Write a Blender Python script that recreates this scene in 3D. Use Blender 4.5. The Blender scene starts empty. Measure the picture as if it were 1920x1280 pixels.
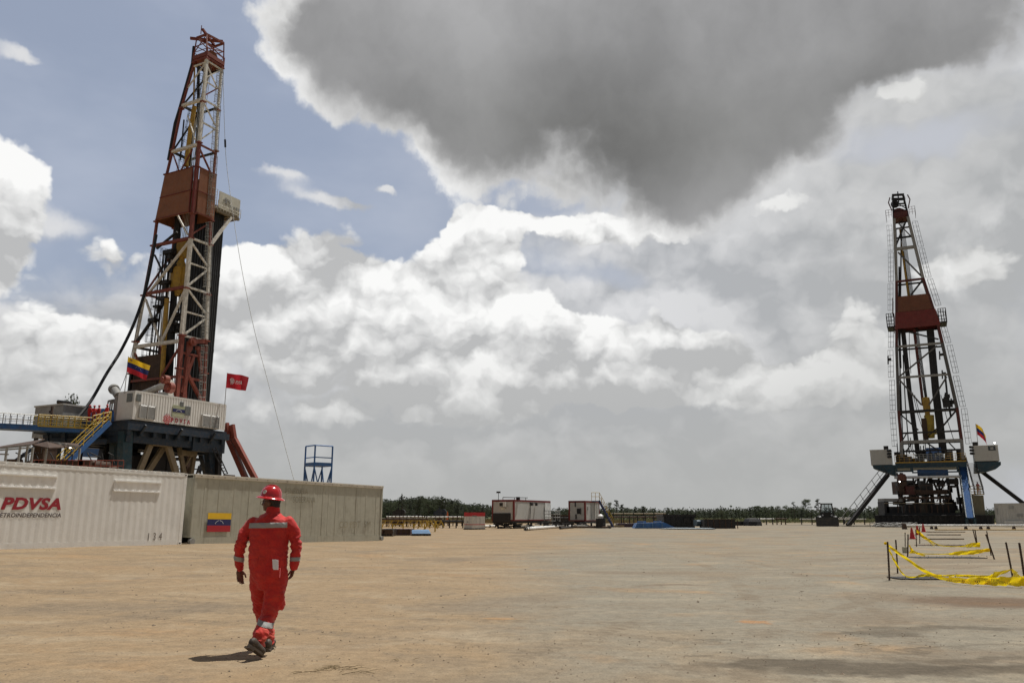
import bpy, bmesh, math, random
from math import sin, cos, pi, radians, atan2, sqrt, exp
from mathutils import Vector as V, Matrix, Euler, noise
random.seed(7)
sc = bpy.context.scene
COL = sc.collection
# ------------------------------------------------------------------ camera
FPX, HOR, CH = 1500.0, 966.0, 1.5
PITCH = math.atan((HOR-640)/FPX)
cd = bpy.data.cameras.new('camera'); cam = bpy.data.objects.new('camera', cd); COL.objects.link(cam)
cd.sensor_width = 36; cd.lens = FPX/1920*36; cd.clip_end = 6000; cd.clip_start = .05
cam.location = (0, 0, CH); cam.rotation_euler = (pi/2+PITCH, 0, 0); sc.camera = cam
_c, _s = cos(PITCH), sin(PITCH)
def ray(px, py):
    u = (px-960)/FPX; v = (640-py)/FPX; y = _c-v*_s
    return u/y, (v*_c+_s)/y
def at(px, py, y):
    a, b = ray(px, py); return V((a*y, y, CH+b*y))
def atz(px, py, z=0.):
    a, b = ray(px, py); y = (z-CH)/b; return V((a*y, y, z))
def onp(px, py, P, D):                       # pixel -> point of the vertical plane through P along D
    a, b = ray(px, py)                       # P.x+k D.x = a (P.y + k D.y)
    k = (a*P[1]-P[0])/(D[0]-a*D[1]); y = P[1]+k*D[1]
    return V((P[0]+k*D[0], y, CH+b*y))
def azel(px, py):
    a, b = ray(px, py); return math.atan(a), math.atan(b/sqrt(1+a*a))
sc.view_settings.view_transform = 'Standard'; sc.view_settings.look = 'None'
sc.view_settings.exposure = 0; sc.view_settings.gamma = 1
# ------------------------------------------------------------------ node expressions
class N:
    def __init__(s, t, sock): s.t, s.s = t, sock
    def _b(s, op, *o):
        n = s.t.nodes.new('ShaderNodeMath'); n.operation = op
        for i, x in enumerate((s,)+o):
            if isinstance(x, N): s.t.links.new(x.s, n.inputs[i])
            else: n.inputs[i].default_value = x
        return N(s.t, n.outputs[0])
    def __add__(s, o): return s._b('ADD', o)
    __radd__ = __add__
    def __sub__(s, o): return s._b('SUBTRACT', o)
    def __rsub__(s, o): return (s*-1)+o
    def __mul__(s, o): return s._b('MULTIPLY', o)
    __rmul__ = __mul__
    def __truediv__(s, o): return s._b('DIVIDE', o)
    def f(s, op, *o): return s._b(op, *o)
    def clamp(s):
        r = s._b('ADD', 0.0); r.s.node.use_clamp = True; return r
    def ss(s, a, b):                          # smoothstep
        n = s.t.nodes.new('ShaderNodeMapRange'); n.interpolation_type = 'SMOOTHSTEP'
        s.t.links.new(s.s, n.inputs['Value'])
        for k, x in (('From Min', a), ('From Max', b)): n.inputs[k].default_value = x
        return N(s.t, n.outputs[0])
    def lin(s, a, b, c=0., d=1.):
        n = s.t.nodes.new('ShaderNodeMapRange'); s.t.links.new(s.s, n.inputs['Value'])
        for k, x in zip(('From Min', 'From Max', 'To Min', 'To Max'), (a, b, c, d)): n.inputs[k].default_value = x
        return N(s.t, n.outputs[0])
def nmix(t, fac, a, b, mode='MIX'):
    n = t.nodes.new('ShaderNodeMix'); n.data_type = 'RGBA'; n.blend_type = mode
    for k, x in ((0, fac), (6, a), (7, b)):
        if isinstance(x, N): t.links.new(x.s, n.inputs[k])
        elif isinstance(x, (int, float)): n.inputs[k].default_value = x
        else: n.inputs[k].default_value = (*x, 1)
    return N(t, n.outputs[2])
def comb(t, x, y, z):
    n = t.nodes.new('ShaderNodeCombineXYZ')
    for i, k in enumerate((x, y, z)):
        if isinstance(k, N): t.links.new(k.s, n.inputs[i])
        else: n.inputs[i].default_value = k
    return N(t, n.outputs[0])
def sep(t, v):
    n = t.nodes.new('ShaderNodeSeparateXYZ'); t.links.new(v.s, n.inputs[0]); return [N(t, o) for o in n.outputs]
def vm(t, op, a, b=None, c=None):
    n = t.nodes.new('ShaderNodeVectorMath'); n.operation = op
    for i, k in enumerate((a, b, c)):
        if k is None: continue
        if isinstance(k, N): t.links.new(k.s, n.inputs[i])
        elif isinstance(k, (int, float)): n.inputs['Scale'].default_value = k
        else: n.inputs[i].default_value = k
    return N(t, n.outputs['Value' if op in ('LENGTH', 'DOT_PRODUCT', 'DISTANCE') else 'Vector'])
def ntex(t, v, scale, detail=6, rough=.55, dist=0., lac=2., typ='FBM', out=0, dim='3D'):
    n = t.nodes.new('ShaderNodeTexNoise'); n.noise_type = typ; n.noise_dimensions = dim
    t.links.new(v.s, n.inputs['Vector'])
    for k, x in (('Scale', scale), ('Detail', detail), ('Roughness', rough), ('Distortion', dist), ('Lacunarity', lac)):
        n.inputs[k].default_value = x
    return N(t, n.outputs[out])
def vtex(t, v, scale, feat='F1', rnd=1., out=0, smooth=None, dim='3D'):
    n = t.nodes.new('ShaderNodeTexVoronoi'); n.feature = feat; n.voronoi_dimensions = dim
    t.links.new(v.s, n.inputs['Vector']); n.inputs['Scale'].default_value = scale; n.inputs['Randomness'].default_value = rnd
    if smooth is not None: n.inputs['Smoothness'].default_value = smooth
    return N(t, n.outputs[out])
# ------------------------------------------------------------------ sun + sky
SUN_EL, SUN_AZ = radians(71), radians(50)      # azimuth from +Y towards +X
sd = bpy.data.lights.new('sun', 'SUN'); so = bpy.data.objects.new('sun', sd); COL.objects.link(so)
sd.energy = 4.4; sd.angle = radians(.55); sd.color = (1, .96, .90)
sdir = V((sin(SUN_AZ)*cos(SUN_EL), cos(SUN_AZ)*cos(SUN_EL), sin(SUN_EL)))
so.rotation_euler = (-sdir).to_track_quat('-Z', 'Y').to_euler()
w = bpy.data.worlds.new('World'); sc.world = w; w.use_nodes = True
t = w.node_tree; t.nodes.clear()
def build_sky(t):
    geo = t.nodes.new('ShaderNodeTexCoord'); D = N(t, geo.outputs['Generated'])
    x, y, z = sep(t, D)
    az = x.f('ARCTAN2', y); el = z.f('ARCSINE')
    P = comb(t, az, el, 0)
    sky = t.nodes.new('ShaderNodeTexSky'); sky.sky_type = 'NISHITA'; sky.sun_disc = False
    sky.sun_elevation = SUN_EL; sky.sun_rotation = SUN_AZ; sky.air_density = 1.0; sky.dust_density = 2.5; sky.ozone_density = 1.5
    # --- cloud fields, laid out by azimuth and elevation of the sky
    w1 = vm(t, 'SUBTRACT', ntex(t, P, 3.1, 4, .5, out=1, dim='2D'), (.5, .5, .5))
    w2 = vm(t, 'SUBTRACT', ntex(t, P, 17, 4, .6, out=1, dim='2D'), (.5, .5, .5))
    Pw = vm(t, 'MULTIPLY_ADD', w1, (.12, .10, 0), P); Pw = vm(t, 'MULTIPLY_ADD', w2, (.035, .03, 0), Pw)
    Pb = vm(t, 'MULTIPLY_ADD', w2, (.03, .03, 0), P)
    def blob(P, px, py, rx, ry, s=1., rot=0.):
        a, e = azel(px, py); k = 1/1500*1.0
        q = vm(t, 'SUBTRACT', P, (a, e, 0))
        if rot:
            n = t.nodes.new('ShaderNodeVectorRotate'); n.rotation_type = 'Z_AXIS'; n.inputs['Angle'].default_value = radians(rot)
            t.links.new(q.s, n.inputs[0]); q = N(t, n.outputs[0])
        q = vm(t, 'MULTIPLY', q, (1/(rx*k), 1/(ry*k), 0)); d = vm(t, 'DOT_PRODUCT', q, q)
        return (d*-1).f('EXPONENT')*s
    def fld(P, L, base):
        r = None
        for b in L:
            v_ = blob(P, *b); r = v_ if r is None else r+v_
        return r+base
    def puff(v, k):                              # cauliflower domes at three sizes
        r = None
        for sc_, am in ((k, 1.), (k*2.1, .5), (k*4.6, .26), (k*10, .13)):
            d = vtex(t, v, sc_, dim='2D'); q = (1.-d*d*1.6)*am; r = q if r is None else r+q
        return r*.53
    hz = el.ss(radians(0), radians(14.5))          # duller towards the horizon
    def cumulus(L, base, k, seed, na, pa, soft, litk, off, cl, cd_):
        def F(o):
            q0 = vm(t, 'ADD', Pb, (seed+o[0], o[1], 0)); q0 = vm(t, 'MULTIPLY', q0, (1, 1.35, 1))
            f = fld(vm(t, 'ADD', Pw, (o[0], o[1], 0)) if o[0] or o[1] else Pw, L, base)
            n = ntex(t, q0, k*.45, 6, .55, dim='2D'); p = puff(q0, k)
            return f, f+(n-.5)*na+(p-.55)*pa, n, p
        f0, F0, n0, p0 = F((0, 0)); f1, F1, n1, p1 = F(off)
        lit = (((f0-f1)*.8+(n0-n1)*2.8+(p0-p1)*2.0)*litk*.5+.46+(n0-.5)*1.7+(p0-.55)*.5-F0.ss(.3, 1.6)*.42).clamp()
        return F0.ss(0., soft), nmix(t, lit, cd_, cl), F0
    LOW1 = [(1500, 560, 700, 260, 1.0), (1150, 640, 500, 160, .7), (640, 640, 500, 150, .8), (1750, 380, 500, 150, .7), (100, 720, 400, 200, .9), (960, 900, 1500, 180, 1.), (1750, 190, 260, 60, .6),
            (1160, 505, 220, 40, -.9), (1680, 300, 150, 50, -.8), (250, 150, 420, 380, -.7), (770, 370, 260, 60, -.7), (1010, 420, 150, 50, .4), (585, 374, 190, 40, 1.0), (715, 355, 40, 16, 1.45), (12, 112, 40, 28, 1.15), (70, 135, 34, 14, 1.0), (60, 400, 130, 60, .5), (640, 395, 90, 12, .8), (500, 345, 60, 14, .6), (150, 440, 90, 30, .5)]
    a1, c1, F1_ = cumulus(LOW1, -.42, 6.5, 3.3, 1.2, .35, .5, 1.6, (.012, .03), (.72, .725, .74), (.44, .455, .48))
    LOW2 = [(560, 560, 150, 95, 1.5), (760, 560, 170, 80, 1.3), (895, 440, 75, 60, 1.5), (1050, 430, 110, 26, .6), (980, 640, 90, 70, 1.), (1100, 650, 70, 60, 1.3), (1250, 630, 90, 62, 1.3), (1180, 720, 90, 40, .8), (860, 700, 200, 50, .8), (1810, 520, 90, 42, .9), (1600, 600, 80, 50, .5), (1380, 640, 60, 50, .5), (1540, 720, 110, 50, .5),
            (30, 660, 230, 70, .9), (-20, 410, 90, 90, 1.7),  (235, 500, 60, 40, .7), (400, 640, 100, 50, .5), (700, 760, 300, 60, .8), (80, 740, 160, 40, .9),
            (1480, 700, 300, 60, .6), (1080, 740, 180, 40, .6), (1690, 190, 60, 30, .8), (1250, 420, 240, 22, .7)]
    a2_, c2_, F2_ = cumulus(LOW2, -.50, 7.5, 9.1, .9, .75, .16, 2.0, (-.004, .022), (.96, .96, .95), (.50, .505, .51))
    rt = az.ss(.12, .5)*.55                     # thicker haze to the right
    c1 = nmix(t, (1.-(1.-rt)*hz)*.92, c1, (.44, .445, .435)); c2_ = nmix(t, (1.-(1.-rt)*hz)*.8, c2_, (.445, .45, .44))
    a2_ = a2_*(el.ss(radians(3), radians(9))*.75+.25)
    # big dark cloud overhead
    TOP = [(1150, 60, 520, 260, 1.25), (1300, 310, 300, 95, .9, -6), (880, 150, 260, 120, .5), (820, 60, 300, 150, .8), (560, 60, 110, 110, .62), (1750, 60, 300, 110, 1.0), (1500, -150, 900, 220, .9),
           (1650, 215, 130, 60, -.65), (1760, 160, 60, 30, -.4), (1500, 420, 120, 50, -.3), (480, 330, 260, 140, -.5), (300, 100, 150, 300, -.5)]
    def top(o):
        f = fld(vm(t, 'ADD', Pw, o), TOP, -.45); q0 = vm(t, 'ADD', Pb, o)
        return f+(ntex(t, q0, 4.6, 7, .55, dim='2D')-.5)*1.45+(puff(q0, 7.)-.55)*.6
    over = (el.ss(radians(41), radians(55))*2.2+az.f('ABSOLUTE').ss(.95, 1.5)*el.ss(-.05, .15)*2.2)   # unseen dark deck overhead and behind, added to cut the fill light
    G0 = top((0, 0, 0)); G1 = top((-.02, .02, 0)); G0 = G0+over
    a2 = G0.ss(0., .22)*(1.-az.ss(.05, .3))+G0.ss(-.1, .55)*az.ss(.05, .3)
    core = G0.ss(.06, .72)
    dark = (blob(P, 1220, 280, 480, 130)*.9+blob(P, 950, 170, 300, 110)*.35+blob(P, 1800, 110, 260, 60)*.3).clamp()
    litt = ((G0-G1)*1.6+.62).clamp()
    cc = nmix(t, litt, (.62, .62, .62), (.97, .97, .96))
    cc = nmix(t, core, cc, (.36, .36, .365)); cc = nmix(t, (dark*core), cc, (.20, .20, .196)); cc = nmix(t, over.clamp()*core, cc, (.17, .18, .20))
    soft = ntex(t, Pb, 4.5, 6, .55, dim='2D').lin(.3, .7, .80, 1.2)
    cc = nmix(t, 1., cc, comb(t, soft, soft, soft), 'MULTIPLY')
    # veil of thin high haze over the blue
    ve = ntex(t, vm(t, 'MULTIPLY', P, (1, 2.2, 1)), 2.2, 5, .55, dim='2D')
    veil = (ve.ss(.35, .75)*.35+.50+(1.-hz)*.4+az.ss(-.2, .35)*.35).clamp()
    veilc = nmix(t, az.ss(-.3, .3), (.46, .51, .62), (.53, .55, .60))
    def bg(col, st):
        n = t.nodes.new('ShaderNodeBackground'); n.inputs['Strength'].default_value = st
        if isinstance(col, N): t.links.new(col.s, n.inputs[0])
        else: t.links.new(col, n.inputs[0])
        return n.outputs[0]
    def ms(fac, a, b):
        n = t.nodes.new('ShaderNodeMixShader'); t.links.new(fac.s, n.inputs[0]); t.links.new(a, n.inputs[1]); t.links.new(b, n.inputs[2]); return n.outputs[0]
    s = bg(sky.outputs[0], .085)
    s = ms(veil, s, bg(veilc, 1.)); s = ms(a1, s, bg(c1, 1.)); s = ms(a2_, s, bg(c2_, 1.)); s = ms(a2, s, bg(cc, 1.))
    o = t.nodes.new('ShaderNodeOutputWorld'); t.links.new(s, o.inputs[0])
build_sky(t)
# ------------------------------------------------------------------ helpers
Z = V((0, 0, 1))
def tag(o, label=None, cat=None, group=None, kind=None):
    if label: o['label'] = label
    if cat: o['category'] = cat
    if group: o['group'] = group
    if kind: o['kind'] = kind
    return o
def thing(name, loc, label, cat, group=None):
    o = bpy.data.objects.new(name, None); o.empty_display_size = .3; COL.objects.link(o); o.location = loc
    return tag(o, label, cat, group)
def copytree(o, parent=None):
    c = o.copy(); COL.objects.link(c); c.parent = parent
    for ch in o.children: copytree(ch, c)
    return c
def wloc(o):
    p = V(o.location)
    while o.parent: o = o.parent; p = p+V(o.location)
    return p
class MB:
    def __init__(s): s.v, s.f, s.m, s.cur = [], [], [], 0
    def use(s, i): s.cur = i; return s
    def raw(s, vs, fs):
        k = len(s.v); s.v += [tuple(p) for p in vs]
        for f in fs: s.f.append([k+i for i in f]); s.m.append(s.cur)
        return s
    def obox(s, o, a, b, c):
        o, a, b, c = V(o), V(a), V(b), V(c)
        if a.cross(b).dot(c) < 0: a, b = b, a
        return s.raw([o, o+a, o+a+b, o+b, o+c, o+a+c, o+a+b+c, o+b+c], [(3, 2, 1, 0), (4, 5, 6, 7), (0, 1, 5, 4), (1, 2, 6, 5), (2, 3, 7, 6), (3, 0, 4, 7)])
    def box(s, c, sx, sy, sz, ax=V((1, 0, 0)), ay=V((0, 1, 0)), az=Z):
        c = V(c); a, b, d = V(ax)*sx, V(ay)*sy, V(az)*sz
        return s.obox(c-(a+b+d)/2, a, b, d)
    def beam(s, p, q, w, h=None, up=Z):
        p, q = V(p), V(q); d = q-p
        if d.length < 1e-5: return s
        w = w*(1+random.uniform(0, .04)); h = (h or w)*(1+random.uniform(0, .04)); n = d.normalized()
        sx = n.cross(V(up))
        if sx.length < 1e-3: sx = n.cross(V((1, .03, 0)))
        sx.normalize(); sy = sx.cross(n)
        return s.obox(p-sx*w/2-sy*h/2, sx*w, sy*h, d)
    def tube(s, p, q, r, n=8, r2=None):
        return s.path([p, q], r, n, r2)
    def path(s, pts, r, n=8, r2=None):
        pts = [V(p) for p in pts]; k = len(s.v); m = len(pts); prev = None
        for i, p in enumerate(pts):
            d = (pts[min(i+1, m-1)]-pts[max(i-1, 0)]).normalized()
            if prev is None:
                u = d.cross(Z)
                if u.length < .05: u = d.cross(V((1, 0, 0)))
            else: u = prev-d*prev.dot(d)
            u.normalize(); prev = u; w_ = d.cross(u)
            rr = r[i] if isinstance(r, (list, tuple)) else (r if r2 is None else r+(r2-r)*i/(m-1))
            for j in range(n):
                a = 2*pi*j/n; s.v.append(tuple(p+(u*cos(a)+w_*sin(a))*rr))
        for i in range(m-1):
            for j in range(n):
                a, b = k+i*n+j, k+i*n+(j+1) % n
                s.f.append([b, a, a+n, b+n]); s.m.append(s.cur)
        s.f.append([k+j for j in range(n)]); s.m.append(s.cur)
        s.f.append([k+(m-1)*n+j for j in reversed(range(n))]); s.m.append(s.cur)
        return s
    def lathe(s, c, prof, n=20, ax=Z, ang=0, sx=1.):
        ax = V(ax).normalized(); u = ax.cross(V((0, 1, .01))).normalized(); w_ = ax.cross(u); k = len(s.v); c = V(c)
        for r, h in prof:
            for j in range(n):
                a = 2*pi*j/n+ang; s.v.append(tuple(c+ax*h+(u*cos(a)*sx+w_*sin(a))*max(r, 1e-4)))
        for i in range(len(prof)-1):
            for j in range(n):
                a, b = k+i*n+j, k+i*n+(j+1) % n
                s.f.append([a, b, b+n, a+n]); s.m.append(s.cur)
        return s
    def prism(s, poly, off):
        n = len(poly); poly = [V(p) for p in poly]; off = V(off)
        return s.raw(poly+[p+off for p in poly], [list(range(n)), list(reversed(range(n, 2*n)))]+[(i, i+n, (i+1) % n+n, (i+1) % n) for i in range(n)])
    def build(s, name, mats, parent=None, smooth=False, loc=None):
        me = bpy.data.meshes.new(name)
        off = wloc(parent) if parent is not None else V(loc or (0, 0, 0))
        me.from_pydata([(a-off[0], b-off[1], c-off[2]) for a, b, c in s.v], [], s.f)
        if not isinstance(mats, (list, tuple)): mats = [mats]
        for m in mats: me.materials.append(m)
        me.polygons.foreach_set('material_index', s.m)
        bm = bmesh.new(); bm.from_mesh(me); bmesh.ops.recalc_face_normals(bm, faces=bm.faces); bm.to_mesh(me); bm.free()
        if smooth: me.polygons.foreach_set('use_smooth', [True]*len(me.polygons)); me.set_sharp_from_angle(angle=radians(42))
        me.update()
        o = bpy.data.objects.new(name, me); COL.objects.link(o)
        if parent is not None: o.parent = parent
        else: o.location = off
        return o
# ------------------------------------------------------------------ materials
MAT = {}
def newmat(name):
    m = bpy.data.materials.new(name); m.use_nodes = True; t = m.node_tree; b = t.nodes['Principled BSDF']; return m, t, b
def paint(name, col, rough=.55, metal=0., var=.18, rust=0., streak=0., dirt=0., scale=1., bump=.0, dirtcol=(.17, .11, .06)):
    if name in MAT: return MAT[name]
    m, t, b = newmat(name); tc = t.nodes.new('ShaderNodeTexCoord'); O = N(t, tc.outputs['Object'])
    n = ntex(t, O, 1.7*scale, 6, .6); k = n.lin(.3, .7, 1-var, 1+var)
    c = nmix(t, 1., col, comb(t, k, k, k), 'MULTIPLY')
    if streak:
        s_ = ntex(t, vm(t, 'MULTIPLY', O, (9, 9, .35)), 1., 4, .6); c = nmix(t, s_.ss(.52, .75)*streak, c, dirtcol)
    if dirt:
        s_ = ntex(t, O, 3.1*scale, 8, .65); c = nmix(t, s_.ss(.45, .72)*dirt, c, dirtcol)
    if rust:
        s_ = ntex(t, O, 5*scale, 9, .7); c = nmix(t, s_.ss(.60, .68)*rust, c, (.13, .045, .02))
    t.links.new(c.s, b.inputs['Base Color'])
    r = ntex(t, O, 6*scale, 4, .5).lin(.3, .7, max(rough-.12, .05), min(rough+.12, 1)); t.links.new(r.s, b.inputs['Roughness'])
    b.inputs['Metallic'].default_value = metal
    if bump:
        bn = t.nodes.new('ShaderNodeBump'); bn.inputs['Strength'].default_value = bump; bn.inputs['Distance'].default_value = .02
        h = ntex(t, O, 9*scale, 6, .6); t.links.new(h.s, bn.inputs['Height']); t.links.new(bn.outputs[0], b.inputs['Normal'])
    MAT[name] = m; return m
M = dict(
 white=paint('white_paint', (.66, .65, .60), .5, var=.08, rust=.35, streak=.25, dirt=.2),
 mastwhite=paint('mast_white_paint', (.70, .67, .60), .5, var=.15, rust=.7, dirt=.45),
 red=paint('red_oxide_paint', (.20, .042, .024), .55, rust=.4, dirt=.25, var=.22),
 wall=paint('wind_wall_paint', (.24, .088, .036), .6, rust=.3, dirt=.3, var=.14, scale=.5),
 wallred=paint('dark_red_paint', (.16, .02, .016), .6, dirt=.2),
 navy=paint('navy_paint', (.011, .026, .046), .5, dirt=.3, rust=.3),
 blue=paint('blue_paint', (.028, .12, .33), .5, dirt=.3, rust=.25),
 teal=paint('teal_paint', (.010, .045, .065), .5, dirt=.3),
 yellow=paint('yellow_paint', (.50, .33, .03), .5, dirt=.3, rust=.2),
 ochre=paint('ochre_paint', (.42, .25, .03), .5, dirt=.5, rust=.4),
 dark=paint('dark_steel', (.02, .018, .017), .5, metal=.2, var=.3, rust=.3),
 black=paint('black_rubber', (.010, .010, .010), .55),
 steel=paint('galvanised_steel', (.34, .34, .32), .45, metal=.3, dirt=.2, rust=.2),
 grey=paint('grey_paint', (.28, .28, .265), .55, dirt=.3),
 tan=paint('tan_paint', (.24, .195, .125), .6, dirt=.4, rust=.3),
 brown=paint('rusty_steel', (.07, .04, .025), .75, var=.35),
 pipewhite=paint('white_pipe_paint', (.72, .71, .67), .4, dirt=.25, rust=.3),
 brightred=paint('bright_red_paint', (.5, .02, .025), .5, dirt=.1),
 panel=paint('cabin_white', (.50, .49, .45), .5, var=.05, streak=.2, dirt=.12),
 trimred=paint('trim_red', (.17, .018, .014), .5, dirt=.2),
 wood=paint('weathered_timber', (.19, .14, .09), .8, var=.35),
)
gl, t_, b_ = newmat('dark_glass'); b_.inputs['Base Color'].default_value = (.05, .06, .06, 1); b_.inputs['Roughness'].default_value = .12; M['glass'] = gl
# ------------------------------------------------------------------ ground
def gz(x, y):
    a, b = x+17.1, y-27.6; s_ = a*.5+b*.866; c_ = a*.866-b*.5
    return .392*exp(-((s_+2)/23)**2-(c_/9.5)**2)
def axis(lo, hi, step0, g):
    out = [0.]; s_ = step0
    while out[-1] < hi: out.append(out[-1]+s_); s_ *= g
    neg = [0.]; s_ = step0
    while neg[-1] > lo: neg.append(neg[-1]-s_); s_ *= g
    return sorted(set(neg+out))
xs = axis(-2500, 2500, .35, 1.035); ys = [y+10 for y in axis(-2500, 4000, .3, 1.035)]
vs = []
for y in ys:
    for x in xs:
        d = sqrt(x*x+y*y)
        z = gz(x, y)+noise.noise(V((x*.35, y*.35, 3)))*.018*min(1, 60/(d+1))+noise.noise(V((x*1.3, y*1.3, 8)))*.006*min(1, 25/(d+1))
        vs.append((x, y, z))
nx = len(xs)
fs = [(j*nx+i, j*nx+i+1, (j+1)*nx+i+1, (j+1)*nx+i) for j in range(len(ys)-1) for i in range(nx-1)]
me = bpy.data.meshes.new('ground'); me.from_pydata(vs, [], fs); me.polygons.foreach_set('use_smooth', [True]*len(fs))
ground = bpy.data.objects.new('ground', me); COL.objects.link(ground); tag(ground, kind='structure')
m, t, b = newmat('dirt_ground'); tc = t.nodes.new('ShaderNodeTexCoord'); O = N(t, tc.outputs['Object'])
wv = vm(t, 'SUBTRACT', ntex(t, O, .12, 4, .5, out=1), (.5, .5, .5)); Ow = vm(t, 'MULTIPLY_ADD', wv, (6, 6, 0), O)
big = ntex(t, Ow, .055, 5, .55); mid = ntex(t, Ow, .33, 7, .62); fine = ntex(t, O, 6., 8, .7); vf = ntex(t, O, 38., 4, .7)
tan_, grey_ = (.275, .200, .120), (.226, .202, .155)
px_, py_, pz_ = sep(t, O)
# worn grey lane up the middle of the yard, orange dust left and in front
lane = ((py_*-.10+px_*1.0+1.2).ss(-5., 3.)*.75+(big-.5)*2.2+(mid-.5)*1.6).clamp()
c = nmix(t, lane.ss(.15, .8), tan_, grey_)
c = nmix(t, (mid-.5).ss(.03, .2)*.75, c, (.315, .205, .108))
st_ = ntex(t, vm(t, 'MULTIPLY', Ow, (.55, 1.0, 1)), .8, 8, .68); c = nmix(t, st_.ss(.52, .66)*.55, c, (.20, .155, .105)); c = nmix(t, st_.ss(.50, .36)*.35, c, (.37, .31, .22))
c = nmix(t, (ntex(t, Ow, 1.9, 6, .65)).ss(.58, .70)*.45, c, (.17, .135, .095))
# tyre sweeps: long arcs of compacted soil, and a few fresh tread prints
for (cx, cy, fr, wd, st) in ((-30, 160, .9, .5, .22), (60, -20, 1.3, .5, .2), (-8, -60, .7, .5, .16)):
    q = vm(t, 'SUBTRACT', Ow, (cx, cy, 0)); d = vm(t, 'LENGTH', q); sw = (d*fr).f('SINE')
    c = nmix(t, (sw.ss(.75, .98)*ntex(t, O, .25, 4, .6).ss(.42, .62))*st*2.4, c, (.19, .15, .105))
tread = None
for (cx, cy, R0) in ((42., -14., 46.), (42., -14., 47.9), (-60., 30., 66.), (-60., 30., 67.9), (14., 95., 82.), (14., 95., 83.9), (-30, -40, 58.), (-30, -40, 59.8)):
    q = vm(t, 'MULTIPLY_ADD', wv, (.5, .5, 0), vm(t, 'SUBTRACT', O, (cx, cy, 0))); d = vm(t, 'LENGTH', q); qx, qy, _z = sep(t, q); e_ = (d-R0).f('ABSOLUTE'); an_ = (qx.f('ARCTAN2', qy)*R0*26+e_*16).f('SINE').ss(-.3, .5)
    m_ = (1.-e_.ss(.13, .2))*(an_*.6+.4); tread = m_ if tread is None else tread+m_
tread = tread.clamp()*ntex(t, O, .5, 4, .6).ss(.42, .6); c = nmix(t, tread*.62, c, (.17, .132, .09))
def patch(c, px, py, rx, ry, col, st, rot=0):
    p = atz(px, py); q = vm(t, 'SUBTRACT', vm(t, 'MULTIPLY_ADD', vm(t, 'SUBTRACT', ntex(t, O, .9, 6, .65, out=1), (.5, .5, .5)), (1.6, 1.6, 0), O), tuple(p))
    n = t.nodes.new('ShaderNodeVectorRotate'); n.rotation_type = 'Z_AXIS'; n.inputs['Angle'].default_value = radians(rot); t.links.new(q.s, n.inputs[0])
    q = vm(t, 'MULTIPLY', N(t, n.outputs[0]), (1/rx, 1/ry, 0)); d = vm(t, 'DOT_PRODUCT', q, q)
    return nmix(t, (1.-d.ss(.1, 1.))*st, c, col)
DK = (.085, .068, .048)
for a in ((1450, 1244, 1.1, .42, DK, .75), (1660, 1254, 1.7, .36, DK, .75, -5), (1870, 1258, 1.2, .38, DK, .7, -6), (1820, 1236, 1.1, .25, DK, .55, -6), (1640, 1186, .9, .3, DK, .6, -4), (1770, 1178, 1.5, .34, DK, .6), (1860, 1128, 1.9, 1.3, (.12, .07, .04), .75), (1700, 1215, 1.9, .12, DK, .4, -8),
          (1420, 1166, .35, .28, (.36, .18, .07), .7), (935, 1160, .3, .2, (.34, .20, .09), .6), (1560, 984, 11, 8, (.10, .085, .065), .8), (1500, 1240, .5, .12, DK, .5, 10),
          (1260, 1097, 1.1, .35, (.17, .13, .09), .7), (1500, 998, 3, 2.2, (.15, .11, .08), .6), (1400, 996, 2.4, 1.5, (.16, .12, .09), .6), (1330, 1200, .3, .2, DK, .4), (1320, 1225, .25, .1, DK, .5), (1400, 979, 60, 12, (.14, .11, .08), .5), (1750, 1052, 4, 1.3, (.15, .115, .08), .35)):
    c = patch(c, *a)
# far fields beyond the yard: dry yellow grass and green scrub
far = vm(t, 'LENGTH', O)
c = nmix(t, (far+(big-.5)*60).ss(172, 190), c, (.17, .13, .07)); c = nmix(t, (far+(mid-.5)*60).ss(200, 240), c, (.075, .085, .035))
k = fine.lin(.25, .75, .74, 1.24); c = nmix(t, 1., c, comb(t, k, k, k), 'MULTIPLY')
k = vf.lin(.25, .75, .72, 1.26); c = nmix(t, 1., c, comb(t, k, k, k), 'MULTIPLY')
sp = vtex(t, vm(t, 'MULTIPLY', O, (1, 1, 0)), 13.); c = nmix(t, (1.-sp.ss(.05, .15))*ntex(t, O, 1.1, 3).ss(.42, .6)*.85, c, (.09, .07, .05)); sp2 = vtex(t, vm(t, 'MULTIPLY', O, (1, 1.3, 0)), 4.1); c = nmix(t, (1.-sp2.ss(.03, .10))*.7, c, (.10, .08, .055))
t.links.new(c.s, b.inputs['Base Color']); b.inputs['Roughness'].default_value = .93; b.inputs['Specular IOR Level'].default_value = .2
bn = t.nodes.new('ShaderNodeBump'); bn.inputs['Strength'].default_value = .55; bn.inputs['Distance'].default_value = .03
t.links.new((fine*.8+vf*.25+mid*1.2+st_*.8+(1.-sp.ss(.0, .2))*.3-tread*.5).s, bn.inputs['Height']); t.links.new(bn.outputs[0], b.inputs['Normal'])
me.materials.append(m)
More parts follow.
